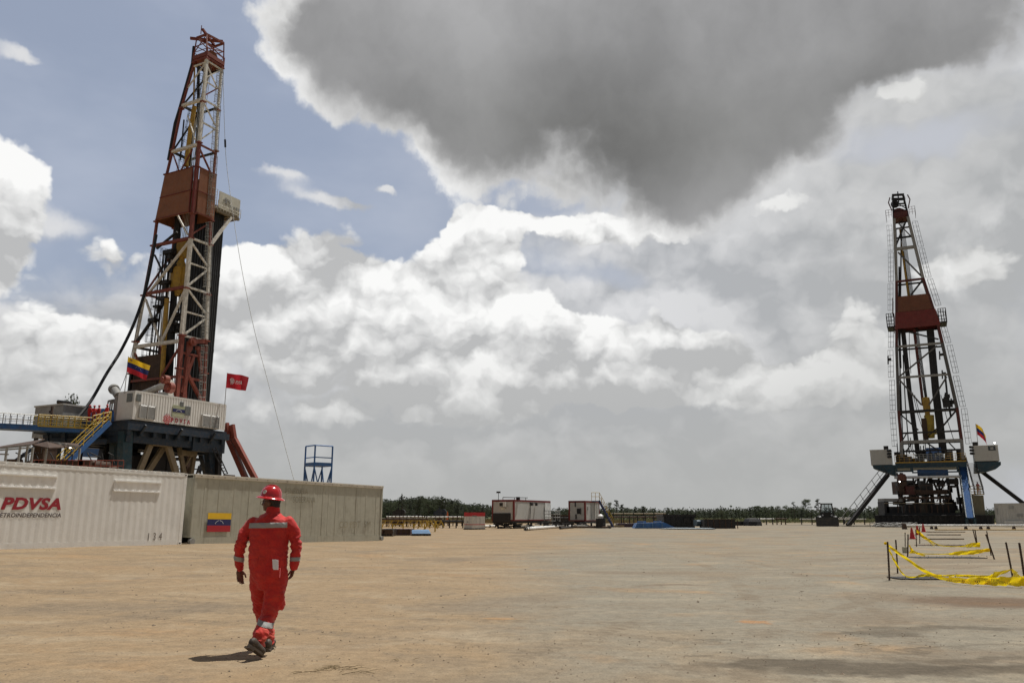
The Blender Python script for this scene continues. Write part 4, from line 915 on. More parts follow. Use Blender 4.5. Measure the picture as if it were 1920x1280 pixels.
for i in range(7):
    z0, z1 = FLR+i*5.6, FLR+(i+1)*5.6
    for f_, g_ in ((l2, lb2), (r2, rb2)): mb.beam(f_(z0), g_(z1), .17); mb.beam(g_(z1), f_(z1), .15)
mb.build('side_bracing', GM, RG)
za, zb_, zc = zy(617), zy(586), zy(557)
mb = MB(); wall(mb, lambda z: l2(z)+BX*.15, lambda z: r2(z)-BX*.1, zb_, zc, -AX); wall(mb, lambda z: l2(z)-BX*.4, lambda z: l2(z)-BX*.4+AX*3, zb_, zc, -BX); wall(mb, lambda z: r2(z), lambda z: r2(z)+AX*3, zb_, zc, BX); ww = mb.build('wind_wall', paint('shaded_brown_sheet', (.15, .05, .022), .6, dirt=.3), RG)  # brown sheet colour also darkened for the cloud shade on this rig
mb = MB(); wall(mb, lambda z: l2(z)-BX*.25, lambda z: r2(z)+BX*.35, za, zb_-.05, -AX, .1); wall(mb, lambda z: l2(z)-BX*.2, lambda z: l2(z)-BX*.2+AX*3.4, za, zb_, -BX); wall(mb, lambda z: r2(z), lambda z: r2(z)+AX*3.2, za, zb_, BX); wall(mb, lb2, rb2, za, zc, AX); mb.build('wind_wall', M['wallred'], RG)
mb = MB()
for s_, f_ in ((-1, l2), (1, r2)):
    p = f_(za+.4)+BX*s_*.3; mb.obox(p, BX*s_*1.1, AX*3.5, Z*.2); rail(mb, p+BX*s_*1.1, p+BX*s_*1.1+AX*3.5, 2.4, 4); rail(mb, p, p+BX*s_*1.1, 2.4, 3, .06, 3); mb.obox(p+BX*s_*1.06+Z*.2, BX*s_*.05, AX*3.4, Z*1.2)
mb.build('side_platform', M['dark'], RG)
for s_, f_ in ((-1, l2), (1, r2)):
    mb = MB(); o_ = BX*s_*.35
    for y0, y1 in ((836, 772), (768, 712), (706, 655), (650, 590), (580, 530), (526, 472), (468, 420)):
        z0, z1 = zy(y0), zy(y1); q = .55 if (y0 in (836, 706, 580)) else .25; cage(mb, [f_(z0)+o_*(1+q), f_(z1)+o_*(1+q)], BX*s_, n_per=.8, r=.02, w=.8)
    mb.build('caged_ladder', M['dark'], RG)
mb = MB(); zt_ = zy(409); zp = zt_; c4 = [l2(zp)-BX*.1-AX*.1, r2(zp)+BX*.1-AX*.1, rb2(zp)+BX*.1+AX*.1, lb2(zp)-BX*.1+AX*.1]; mb.prism(c4, Z*.3)
for a, b_ in zip(c4, c4[1:]+c4[:1]): mb.beam(a+Z*.6, b_+Z*.6, .12, .8)
for s_, f_ in ((-1, l2), (1, r2)):
    p = f_(zt_)+BX*s_*.3+Z*.3; rail(mb, p+BX*s_*.9, p+BX*s_*.9+AX*2.4, 1.4, 3, .03, 2); rail(mb, p, p+BX*s_*.9, 1.4, 2, .03, 2)
    mb.path([f_(zt_)+Z*1.5+BX*s_*.2, f_(zt_)+Z*3+BX*s_*.6, f_(zt_)+Z*3.9+BX*s_*.3], .1, 6)
mb.build('crown_platform', GM[1], RG)
cr = (c4[0]+c4[2])/2
for i in range(3):
    mb = MB(); p = cr+AX*(-.6+.5*i)+Z*1.7+BX*(-.3+i*.3)-Z*.6; mb.tube(p-AX*.1, p+AX*.1, .9, 18); mb.build('crown_sheave', GM[1], RG, True)
mb = MB(); p = cr+Z*3-BX*.7; mb.tube(p-AX*.2, p+AX*.2, .65, 14); mb.tube(p-AX*.2-Z*1.4, p+AX*.2-Z*1.4, .5, 12); mb.build('crown_sheave', M['dark'], RG, True)
mb = MB(); tq = [FR_(1673.5, 366), FR_(1694, 365)]; tp = [tq[0], tq[1], tq[1]+AX*2, tq[0]+AX*2]
for p, q in zip(tp, c4): mb.beam(q, p, .17)
for a, b_ in zip(tp, tp[1:]+tp[:1]): mb.beam(a-BX*.1, b_+BX*.1, .3, .35); mb.beam(a-Z*.9, b_-Z*.9, .22)
mb.beam((tp[0]+tp[1])/2+Z*.6, (tp[0]+tp[1])/2-Z*1.4, .14); mb.beam(tp[0]-Z*1, c4[1]+Z*1.2, .12); mb.beam(tp[1]-Z*2, c4[0]+Z*2.2, .12); mb.beam(tp[0]-Z*1, c4[3]+Z*1.2, .12); mb.build('crown_frame', M['dark'], RG)
mb = MB()
for a, b_, w_ in (((1693, 618), (1722, 856), .72), ((1744, 618), (1769, 850), 1.1)):
    mid_ = ((a[0]+b_[0])/2-2, (a[1]+b_[1])/2); P0 = RL+AX*2; g_ = lambda q: onp(q[0], q[1], P0, Bs); mb.beam(g_(a), g_(mid_), w_, w_*.6, up=AX); mb.beam(g_(mid_), g_(b_), w_, w_*.6, up=AX)
mb.build('guide_column', M['dark'], RG)
mb = MB(); g_ = lambda x, y: onp(x, y, RL+AX*1.6, Bs); mb.beam(g_(1714, 618), g_(1731, 760), .42, .4, up=AX); mb.build('torque_tube', GM[1], RG)
mb = MB(); mb.tube(g_(1692.6, 471), g_(1704, 556), .22, 8); mb.tube(g_(1687, 430), g_(1692, 471), .1, 6); mb.build('torque_track', M['ochre'], RG)
mb = MB(); p = g_(1737, 758); mb.box(p, 1.1, .9, 2.2, BX, AX); mb.tube(p-AX*.5+Z*.6, p+AX*.5+Z*.6, .6, 14); mb.tube(p-Z*1, p-Z*2.4, .35, 8, .5); mb.build('travelling_block', M['ochre'], RG, True)
mb = MB(); p = g_(1744, 799); mb.box(p, 1.1, 1.0, 3.0, BX, AX); mb.tube(p+Z*1.8, p-Z*1.9, .75, 12, .5); mb.box(p+BX*.5-Z*.9, .7, .8, .8, BX, AX); mb.build('top_drive', paint('top_drive_yellow', (.34, .24, .02), .5, dirt=.5), RG, True)
mb = MB(); mb.box(g_(1734, 804), .8, 1.1, 3.4, BX, AX); mb.build('drive_carriage', M['brown'], RG)
mb = MB()
for i in range(6): mb.tube(cr+BX*(-.3+i*.12)+AX*(i % 2)*.3, g_(1738+i*.9-3, 752), .04, 4)
for a, b_, r in (((1680, 430), (1694, 860), .1), ((1690, 430), (1688, 850), .12), ((1686, 500), (1689, 690), .14), ((1693, 665), (1705, 850), .09), ((1711, 735), (1733, 815), .05), ((1715, 740), (1738, 815), .05), ((1764, 740), (1790, 830), .05), ((1772, 702), (1783, 782), .16), ((1705, 620), (1708, 700), .05)): mb.path([g_(*a), g_((a[0]+b_[0])/2-1.5, (a[1]+b_[1])/2), g_(*b_)], r, 5)
def loop(x0, x1, yt, yb, r=.07):
    mb.path([g_(x0, yt), g_(x0+1, yt+(yb-yt)*.6), g_(x0+(x1-x0)*.25, yb-3), g_((x0+x1)/2, yb), g_(x1-(x1-x0)*.25, yb-3), g_(x1-1, yt+(yb-yt)*.6), g_(x1, yt)], r, 6)
loop(1707, 1736, 820, 855); loop(1710, 1733, 826, 851, .05)
mb.build('drilling_line', M['black'], RG, True)
mb = MB()
for px, py, s_ in ((1774, 750, 1.0), (1777, 757, 1.4), (1787, 753, .9), (1776, 742, .8), (1770, 700, .6), (1765, 664, .5), (1668, 673, .5)): p = FR_(px, py)+AX*.3; mb.box(p, s_, .6, s_*.7, BX, AX); mb.beam(p-BX*.2+Z*.6, p-BX*.3-Z*.8, .2)
mb.path([FR_(1732, 724), FR_(1732, 730), FR_(1733.5, 733)], .1, 5)
mb.build('hanger_bracket', M['dark'], RG)
# floor, wings, substructure
PF = RL-AX*1.6; ff = lambda px, py: onp(px, py, PF, Bs)
fl, fr_ = ff(1678, 867), ff(1812, 865); zf = fl.z; fr_.z = zf; WD = (fr_-fl).length
mb = MB(); mb.obox(fl-Z*.9, BX*WD, AX*9, Z*.8); mb.build('rig_floor', M['teal'], RG)
mb = MB(); mb.obox(fl-Z*.12-AX*.1, BX*WD, AX*.1, Z*.2); rail(mb, fl+Z*.1, fl+BX*WD*.28+Z*.1, 1.1, 4, .03, 2); rail(mb, fl+BX*WD*.72+Z*.1, fl+BX*WD+Z*.1, 1.1, 4, .03, 2); mb.build('yellow_edge', M['ochre'], RG)
mb = MB(); rail(mb, fl+BX*WD*.3+Z*.1, fl+BX*WD*.7+Z*.1, 1.1, 7, .05, 3); mb.build('railing', M['steel'], RG)
for x0, x1, y0, y1, m_ in ((1679, 1709, 873, 885, 'teal'), (1709, 1796, 874, 887, 'teal')):
    a, b_ = ff(x0, y0), ff(x1, y0); w_ = (b_-a).dot(BX); h_ = a.z-ff(x0, y1).z; mb = MB()
    mb.obox(a-AX*.25-Z*.25, BX*w_, AX*.2, Z*.25); mb.obox(a-AX*.25-Z*h_, BX*w_, AX*.2, Z*.22); mb.obox(a-AX*.25-Z*h_+Z*.22, BX*.22, AX*.2, Z*(h_-.47)); mb.obox(a-AX*.25-Z*h_+Z*.22+BX*(w_-.22), BX*.22, AX*.2, Z*(h_-.47)); mb.build('floor_frame', M[m_], RG)
mb = MB(); a, b_ = ff(1720, 886), ff(1778, 886); mb.tube(a, b_, .5, 14); mb.build('floor_cylinder', paint('deep_blue', (.015, .06, .15), .6, dirt=.3), RG, True)
for s_, pts in ((-1, ((1636.7, 871.5), (1678, 871), (1680, 892), (1667, 888), (1648, 881), (1637, 877))), (1, ((1828, 866), (1876.5, 865), (1877, 871), (1870, 877), (1848, 884), (1828, 886)))):
    mb = MB(); mb.prism([ff(*p) for p in pts], AX*4.5); mb.build('wing_bracket', M['teal'], RG)
mb = MB(); a = ff(1770, 867); mb.box(ff(1781, 858)+AX*2.5, 1.1, 1.2, 2.4, BX, AX); mb.box(ff(1802, 855)+AX*3, 1.0, 1.0, 2.4, BX, AX); mb.box(ff(1697, 862)+AX*2, 2.0, 1.2, 1.3, BX, AX); mb.build('control_cabinet', GM[3], RG)
mb = MB(); a = ff(1737, 853); mb.tube(a+AX*2.6, ff(1766, 852)+AX*2.6, 1.35, 18); mb.build('drawworks_drum', paint('light_blue_paint', (.10, .20, .42), .5, dirt=.3), RG, True)
rr = random.Random(5); mb = MB()
for i in range(26):
    px = rr.uniform(1682, 1808); p = ff(px, rr.uniform(848, 864))+AX*rr.uniform(1, 5); mb.box(p, rr.uniform(.3, 1.2), .6, rr.uniform(.3, 1.3), BX, AX); mb.tube(p, p+Z*rr.uniform(.5, 2), .08, 5)
mb.build('floor_machinery', M['dark'], RG)
mb = MB(); a, b_ = ff(1677, 895), ff(1803, 893); mb.tube(a-AX*.4, b_-AX*.4, .22, 10); mb.build('white_pipe', M['pipewhite'], RG, True)
BY = 130.
def sub(x0, y0, x1, y1, name, m_, w_=.5, y=BY, grd=False):
    a, b_ = at(x0, y0, y), at(x1, y1, y)
    if grd: b_ = a+(b_-a)*(a.z/(a.z-b_.z))
    mb = MB(); mb.beam(a, b_, w_, w_*.8, up=BX); return mb.build(name, m_, RG)
sub(1800, 878, 1815, 985, 'ramp_post', M['navy'], .7, 128, True)
for a in ((1690, 886, 1690, 980, .6), (1712, 893, 1718, 960, .35), (1722, 893, 1720, 958, .5), (1734, 893, 1729, 956, .5), (1744, 893, 1750, 955, .7), (1760, 893, 1764, 956, .4), (1776, 893, 1790, 978, .5), (1792, 893, 1806, 982, .45), (1682, 886, 1688, 960, .3)):
    sub(*a[:4], 'substructure_leg', M['dark'], a[4], 129.5, True)
for a in ((1728, 930, 1742, 895, .3), (1706, 925, 1718, 898, .25), (1758, 930, 1775, 898, .3), (1748, 898, 1760, 925, .4), (1783, 900, 1796, 914, .2)): sub(*a[:4], 'substructure_brace', M['brown'], a[4], 129.2)
T2 = thing('shaker_skid', at(1735, 980, 126), 'dark cluttered skid of tanks and pipes filling the base of the right rig', 'machinery')
mb = MB(); q0 = at(1636, 984, 124); q1 = at(1858, 984, 124); mb.obox(V((q0.x, 123, 0)), V((q1.x-q0.x, 0, 0)), V((.47, .88, 0))*14, Z*1.45); mb.obox(V((q0.x+2, 124, 1.45)), V(((q1.x-q0.x)*.70, 0, 0)), V((.47, .88, 0))*10, Z*.45); mb.build('base_box', M['black'], T2)
mb = MB()
for i in range(22): x = q0.x+1+i*.78; mb.tube(V((x, 122.7, .3)), V((x, 122.7, 1.5)), .06, 5)
mb.tube(V((q0.x, 122.7, 1.5)), V((q1.x, 122.7, 1.5)), .07, 5); mb.build('skirt_rib', M['dark'], T2)
def tb(x0, y0, x1, y1, name, m_, par, y=125.5, d_=2.2):
    a, b_ = at(x0, y1, y), at(x1, y0, y); mb = MB(); mb.obox(V((a.x, y, a.z)), V((b_.x-a.x, 0, 0)), V((0, d_, 0)), Z*(b_.z-a.z)); return mb.build(name, m_, par)
tb(1658, 934, 1692, 940, 'beam', M['grey'], T2); tb(1691, 931, 1783, 935, 'beam', M['brown'], T2, 125.2, .4); tb(1660, 942, 1786, 943.5, 'beam', M['tan'], T2, 125.0, .4)
tb(1660, 940, 1666, 968, 'post', M['dark'], T2); tb(1664, 949, 1690, 968, 'tank', M['black'], T2); tb(1686, 902, 1700, 926, 'tank', M['brown'], T2, 127); tb(1700, 911, 1714, 927, 'tank', GM[1], T2, 126.5); tb(1718, 918, 1776, 926, 'tank', M['brown'], T2, 127); tb(1729, 905, 1748, 920, 'tank', M['dark'], T2, 127.5)
mb = MB(); a = at(1733, 958, 125.5); mb.tube(V((a.x, 126.5, .3)), V((a.x, 126.5, a.z+1.3)), 1.1, 18); mb.build('tank', paint('dark_bronze', (.06, .05, .035), .6, dirt=.3), T2, True)
tb(1700, 944, 1726, 962, 'tank', M['dark'], T2); tb(1742, 944, 1790, 964, 'tank', M['dark'], T2, 127)
mb = MB()
for i in range(10):
    x = 1683+i*10.5; a = at(x, 946, 125); mb.beam(a, V((a.x, 125, .9)), .14); mb.beam(at(x, 940, 125), at(x+5, 930, 125), .12)
rail(mb, at(1684, 930, 124.9), at(1782, 929, 124.9), 1.6, 9, .035, 1); mb.build('frame', M['brown'], T2)
rr = random.Random(8); mb = MB()
for i in range(46):
    p = at(rr.uniform(1684, 1800), rr.uniform(900, 966), 127.5); mb.box(p, rr.uniform(.3, 1.6), .8, rr.uniform(.2, 1.1))
    if i % 2: mb.path([p, p+V((rr.uniform(-1, 1), 0, rr.uniform(-1.5, 1.5)))], .09, 5)
mb.build('pump', M['dark'], T2)
mb = MB(); mb.tube(at(1690, 890, 126), at(1692, 898, 126), .5, 12); mb.lathe(at(1691, 893, 126), [(.01, .5), (.5, .35), (.65, 0), (.65, -.6), (.01, -.6)], 16); mb.build('vessel', paint('dull_orange', (.12, .04, .02), .6), T2, True)
# blue ramp (V-door)
T2 = thing('pipe_ramp', at(1813, 980, 118), 'wide bright blue ramp sloping from the right rig floor down to the ground', 'ramp')
a, b_ = at(1806, 880, 126), at(1819.5, 971, 119.5); b_.z = max(b_.z, 1.0); mb = MB(); mb.beam(a, b_, 1.0, .25, up=AX); mb.beam(a+Z*.9, a-Z*.2, 1.1, .3, up=AX); mb.build('ramp_plate', paint('ramp_blue', (.018, .085, .24), .85, dirt=.2, var=.1), T2)
sx = (b_-a).normalized().cross(AX).normalized(); mb = MB()
for s_ in (-.5, .5): mb.beam(a+BX*s_-AX*.2, b_+BX*s_-AX*.2, .12, .45, up=AX)
mb.beam(V((b_.x, b_.y, 0))+BX*.5, b_+BX*.5, .3); mb.beam(V((b_.x, b_.y, 0))-BX*.5, b_-BX*.5, .3); mb.build('side_rail', M['teal'], T2)
# stairs at its right, tank tower, far braces
T2 = thing('stairway', at(1828, 900, 125), 'narrow dark stairs rising beside the blue ramp of the right rig', 'stairs')
a, b_ = at(1813, 868, 126), at(1829, 926, 121); mb = MB(); a2, b2 = a+BX*1.1, b_+BX*1.1
for p, q in ((a, b_), (a2, b2)): mb.beam(p, q, .1, .3); mb.tube(p+Z*1, q+Z*1, .05, 5); mb.tube(p+Z*.5, q+Z*.5, .04, 5)
for i in range(9): p = a+(b_-a)*i/8; mb.tube(p, p+Z, .04, 4); mb.tube(p+BX*1.1, p+BX*1.1+Z, .04, 4)
mb.build('stringer', M['dark'], T2); mb = MB()
for i in range(26): p = a+(b_-a)*(i+.5)/26; mb.obox(p, BX*1.1, V((0, -.28, 0)), Z*.05)
mb.build('tread', M['steel'], T2)
T2 = thing('tank_tower', at(1836, 975, 124), 'olive beige square tank with a railed top beside the blue ramp', 'tank')
mb = MB(); a = at(1825, 984, 124); mb.prism([V((at(1824, 970, 124).x, 124, 0)), V((at(1848, 970, 124).x, 124, 0)), at(1844, 928, 124), at(1823, 928, 124)], V((0, 3, 0))); mb.build('tank_body', paint('olive_beige', (.17, .155, .095), .6, dirt=.3), T2)
mb = MB(); a, b_ = at(1821, 927, 123.8), at(1845, 927, 123.8); mb.obox(a, b_-a, V((0, 3.4, 0)), Z*.12); rail(mb, a, b_, 1.3, 4, .05, 2); mb.build('railing', M['yellow'], T2)
for x0, y0, x1, y1, lab in ((1665, 889, 1610, 959, 'dark diagonal brace with a handrail slanting down left from the right rig'), (1842, 884.5, 1928, 950, 'plain dark diagonal brace slanting down right from the right rig')):
    T2 = thing('rig_brace', at(x0, y0, 128), lab, 'steel brace'); a, b_ = at(x0, y0, 128), at(x1, y1, 124); b_ = a+(b_-a)*(a.z/(a.z-b_.z)); mb = MB(); mb.beam(a, b_, .45, .55); mb.build('brace_beam', M['dark'], T2)
    if x0 < 1700:
        mb = MB(); n_ = 7
        for i in range(n_+1): p = a+(b_-a)*i/n_; mb.tube(p, p+V((-.7, 0, 1.3)), .045, 5)
        mb.tube(a+V((-.7, 0, 1.3)), b_+V((-.7, 0, 1.3)), .055, 5); mb.tube(a+V((-.35, 0, .65)), b_+V((-.35, 0, .65)), .04, 5); mb.build('handrail', M['dark'], T2)
# two cabins on the wings
for (x0, y0, x1, y1, lab, win) in ((1633.5, 843, 1673, 872, 'plain white cabin hanging at the left side of the right rig floor', 0), (1828, 835, 1874.5, 865, 'white cabin with a small window at the right side of the right rig floor', 1)):
    a, b_ = ff(x0, y1), ff(x1, y1); h_ = ff(x0, y0).z-a.z; w_ = (b_-a).dot(BX); T2 = thing('wing_cabin', a+BX*w_/2, lab, 'cabin')
    mb = MB(); mb.obox(a+Z*.05, BX*w_, AX*4.2, Z*(h_-.15)); mb.build('wall', M['panel'], T2)
    mb = MB(); mb.obox(a-BX*.05-AX*.05+Z*(h_-.1), BX*(w_+.1), AX*4.3, Z*.1); mb.build('roof', M['white'], T2)
    mb = MB(); mb.box(a+BX*(w_*(.78 if not win else .1))+AX*.5+Z*(h_+.3), .7, .5, .55, BX, AX)
    for i in range(3): mb.tube(a+BX*w_*(.85 if not win else -.02)+Z*(h_*(.9-i*.2))-AX*.2, a+BX*w_*(.85 if not win else -.02)+Z*(h_*(.9-i*.2))-AX*.6+BX*(.4 if not win else -.4), .2, 8)
    mb.build('lamp_unit', M['dark'], T2)
    if win:
        mb = MB(); mb.obox(a+BX*w_*.6-AX*.04+Z*h_*.66, BX*w_*.3, AX*.05, Z*h_*.28); fr0 = mb.build('window', M['glass'], T2); mb = MB(); mb.obox(a+BX*w_*.69-AX*.07+Z*h_*.72, BX*w_*.12, AX*.03, Z*h_*.16); mb.build('air_conditioner', M['steel'], fr0)
p = ff(1834, 834); flagpole(V((p.x, p.y, p.z)), ff(1830, 794).z-p.z, 'limp yellow, blue and red flag on the right cabin of the right rig', 'ven', V((.95, 0, -.10)), 1.4, 1.7, 1.2, 2.)
# white container right
T2 = thing('shipping_container', at(1890, 984, 110), 'white container with a grey hatch at the right edge beside the right rig', 'container')
a, b_ = at(1869, 983.5, 112), at(1937, 983.5, 108); a.z = b_.z = .1; d = (b_-a).normalized(); n_ = V((d.y, -d.x, 0)); h_ = at(1864, 945, 112).z; L_ = (b_-a).length
mb = MB(); corr(mb, a+Z*.15-n_*.0, d, Z, n_, L_, h_-.3, .4, .03); mb.obox(a-n_*2.4+Z*.1, n_*2.3, d*.05, Z*(h_-.1)); mb.build('side_panel', M['panel'], T2)
mb = MB(); mb.obox(a-d*.06, d*.14, -n_*.15, Z*h_); mb.obox(a+Z*(h_-.15), d*L_, n_*.03, Z*.15); mb.obox(a, d*L_, n_*.03, Z*.17); mb.obox(a-n_*2.4+Z*(h_-.03)-d*.06, d*(L_+.1), n_*2.43, Z*.06); mb.obox(a-n_*2.4, d*L_, n_*.1, Z*h_); mb.build('frame', M['panel'], T2)
mb = MB(); mb.obox(a+d*1.9+Z*(h_*.76)+n_*.04, d*.6, n_*.03, Z*.4); mb.obox(a+d*2.8+Z*(h_*.42)+n_*.04, d*.7, n_*.03, Z*.35); mb.obox(a+d*.25+Z*(h_*.5)+n_*.04, d*.12, n_*.02, Z*.9); mb.build('hatch', M['steel'], T2)
mb = MB(); mb.obox(a+d*1.2+Z*.35+n_*.04, d*2.6, n_*.25, Z*.35); mb.build('step', M['white'], T2)
# ------------------------------------------------------------------ middle distance
rr = random.Random(21)
def G(px, y, z=0.): return V((ray(px, 966)[0]*y, y, z))
def zpx(px, py, y): return at(px, py, y).z
# yellow folding rack frames and things by the beige container
T = thing('pipe_rack', G(790, 78), 'yellow braced pipe rack frame lying beside the end of the beige container', 'rack')
y = 78; mb = MB()
for k, yy in enumerate((76, 79)):
    for py in (975.5, 981.5, 987): mb.beam(at(706+k*4, py, yy), at(822+k*4, py+.5, yy), .05)
for i in range(9): mb.beam(at(716+i*12, 988, 77), at(724+i*12, 975, 77), .06)
mb.build('rail', M['yellow'], T); mb = MB()
for i, px in enumerate((786, 798, 807, 814, 826)): mb.beam(at(px, 974.5, 75), at(px+7, 988, 75), .09)
for px in (783, 797, 820): mb.beam(at(px, 991, 75), at(px+7, 976, 75), .09)
for i in range(6): px = 716+i*20; p = at(px, 982, 78); mb.beam(p, V((p.x, p.y, 0)), .12)
mb.build('brace', M['yellow'], T)
for k, (x0, x1, y0, y1, yy, lab) in enumerate(((714, 736, 992.5, 1003, 60, 'small dark crate with round drums at the end of the beige container'), (735, 770, 992.5, 1002, 63, 'low purple brown skid box behind the blue plates'))):
    T = thing('equipment_skid', G((x0+x1)/2, yy), lab, 'skid'); a, b_ = at(x0, y1, yy), at(x1, y0, yy); mb = MB(); mb.obox(V((a.x, yy, .05)), V((b_.x-a.x, 0, 0)), V((0, 2, 0)), Z*(b_.z)); mb.build('box', M['dark'] if not k else paint('purple_brown', (.07, .035, .05), .6, dirt=.3), T)
    mb = MB()
    for i in range(4): x = a.x+(b_.x-a.x)*(i+.5)/4; mb.tube(V((x, yy-.05, .35)), V((x, yy+.2, .35)), .16, 10); mb.beam(V((x+.3, yy-.04, .05)), V((x+.3, yy-.04, b_.z)), .07)
    mb.build('fitting', M['brown'], T)
T = thing('blue_plate_stack', G(790, 62), 'tilted light blue steel plates leaning low beside the yellow rack', 'steel plates'); bl = paint('pale_blue_paint', (.09, .20, .36), .5, dirt=.35)
for i, (x0, x1) in enumerate(((773, 789), (787, 803))):
    mb = MB(); mb.prism([at(x0, 1002.5, 62), at(x1+4, 1002.5, 62), at(x1-1, 993.5, 62.4), at(x0-1, 994, 62.4)], V((0, .6, .05))); mb.build('plate', bl, T)
mb = MB(); mb.obox(G(773, 61.7, .02), G(808, 61.7, .02)-G(773, 61.7, .02), V((0, .5, 0)), Z*.15); mb.build('base_rail', M['dark'], T)
T = thing('olive_bin', G(766, 64), 'dark olive square bin between the dark skid and the blue plates', 'bin')
mb = MB(); mb.box(at(766, 998, 64), .6, .6, .5); mb.box(at(766, 995.2, 64), .66, .66, .06); mb.build('bin_body', paint('dark_olive', (.03, .035, .02), .6), T)
# pipe handling area far behind: two dark blue pump heads over rows of racks
for i, (px, lab) in enumerate(((747, 'dark pump unit in the far pipe yard nearest to the beige container'), (824, 'dark blue pump unit in the far pipe yard behind the red and white tank'))):
    T = thing('pump_unit', G(px, 130), lab, 'pump'); mb = MB(); c = at(px, 960, 130); mb.box(c, .9, 1.0, .95); mb.box(c+V((-.65, 0, -.1)), .4, 1, .6); mb.tube(c+V((.6, -.3, 0)), c+V((.6, .5, 0)), .5, 12)
    mb.tube(c-V((1.0, 0, .3)), c+V((1.05, 0, -.3)), .13, 8); mb.tube(c+Z*.4, c+Z*.8, .1, 6); mb.build('motor_block', M['navy'] if i else M['dark'], T)
    mb = MB(); mb.box(V((c.x, c.y, c.z/2-.2)), .9, .9, c.z); mb.prism([V((c.x-.9, c.y, 0)), V((c.x+.9, c.y, 0)), V((c.x+.3, c.y, 1.3)), V((c.x-.3, c.y, 1.3))], V((0, .8, 0))); mb.build('stand', M['brown'], T)
def rack(x0, x1, py, y, n, label, mrail, h=None, npipe=5, pm=None):
    T = thing('pipe_rack', G((x0+x1)/2, y), label, 'rack'); z = zpx((x0+x1)/2, py, y); mb = MB()
    for i in range(n+1): px = x0+(x1-x0)*i/n; mb.beam(G(px, y, 0), G(px, y, z), .14); mb.beam(G(px, y+1.6, 0), G(px, y+1.6, z), .14); mb.beam(G(px, y, z), G(px, y+1.6, z), .12); mb.beam(G(px, y, z), G(px, y, z+.35), .1)
    mb.build('rack_frame', mrail, T)
    for i in range(npipe): mb = MB(); a, b_ = G(x0-3, y+.1+i*.32, z+.16), G(x1+3, y+.1+i*.32, z+.17); mb.tube(a, b_, .11, 8); mb.build('pipe', pm or M['pipewhite'], T, True)
rack(728, 792, 970.5, 118, 9, 'low rack of pale pipes behind the yellow rack, on its left side', M['brown'])
rack(800, 866, 971, 120, 8, 'low rack of pale pipes between the dark blue pump and the red and white tank', M['brown'])
rack(700, 800, 975, 112, 8, 'long brown bare rack just behind the yellow rack', M['brown'], npipe=2, pm=M['brown'])
rack(806, 868, 979.5, 100, 5, 'dark low rack left of the red and white tank', M['dark'], npipe=3, pm=M['dark'])
T = thing('orange_cone', G(839, 124), 'tiny orange marker beside the far dark blue pump', 'cone'); mb = MB(); mb.lathe(G(839, 124, 0), [(.25, 0), (.25, .08), (.18, .1), (.05, 1.2), (.0, 1.2)], 12); c = mb.build('cone_body', paint('orange', (.6, .12, .02), .5), T, True); c.location.z = zpx(839, 966, 124)-.6
mb = MB(); mb.beam(G(839, 124, 0), G(839, 124, zpx(839, 966, 124)-.5), .1); mb.build('post', M['dark'], T)
# red and white tank
T = thing('fuel_tank', G(889, 92), 'white tank box with a red top and thin red stripe, left of the long cabin', 'tank')
y = 90; a, b_ = at(869, 989, y), at(908.5, 989, y); h_ = zpx(889, 960, y); mb = MB(); mid = .43
x0, x1 = a.x, b_.x; xm = x0+(x1-x0)*mid; fp = [V((x0, y+1.0, 0)), V((xm, y, 0)), V((x1, y+1.2, 0)), V((x1-1, y+3, 0)), V((x0+.6, y+3, 0))]
def slab(mb, z0, z1, g=0.):
    c = sum(fp, V((0, 0, 0)))/5; mb.prism([c+(p-c)*(1+g)+Z*z0 for p in fp], Z*(z1-z0))
mb = MB(); slab(mb, .12, h_*.77); mb.build('tank_body', M['white'], T); mb = MB(); slab(mb, h_*.771, h_, .012); mb.build('red_top', M['brightred'], T)
mb = MB(); slab(mb, h_*.27, h_*.31, .01); mb.build('stripe', M['brightred'], T); mb = MB(); slab(mb, 0, .118, .05); mb.build('skid', M['dark'], T)
mb = MB()
for px in (875, 881, 893, 900): mb.beam(at(px, 968.5, y+.2)+V((0, -.35, 0)), at(px, 984, y+.2)+V((0, -.35, 0)), .035, .02)
mb.box(at(890, 967, y)-V((0, .25, 0)), .5, .05, .12); mb.box(at(877, 978, y)-V((0, .1, 0)), .1, .05, .2); mb.build('door_seam', M['grey'], T)
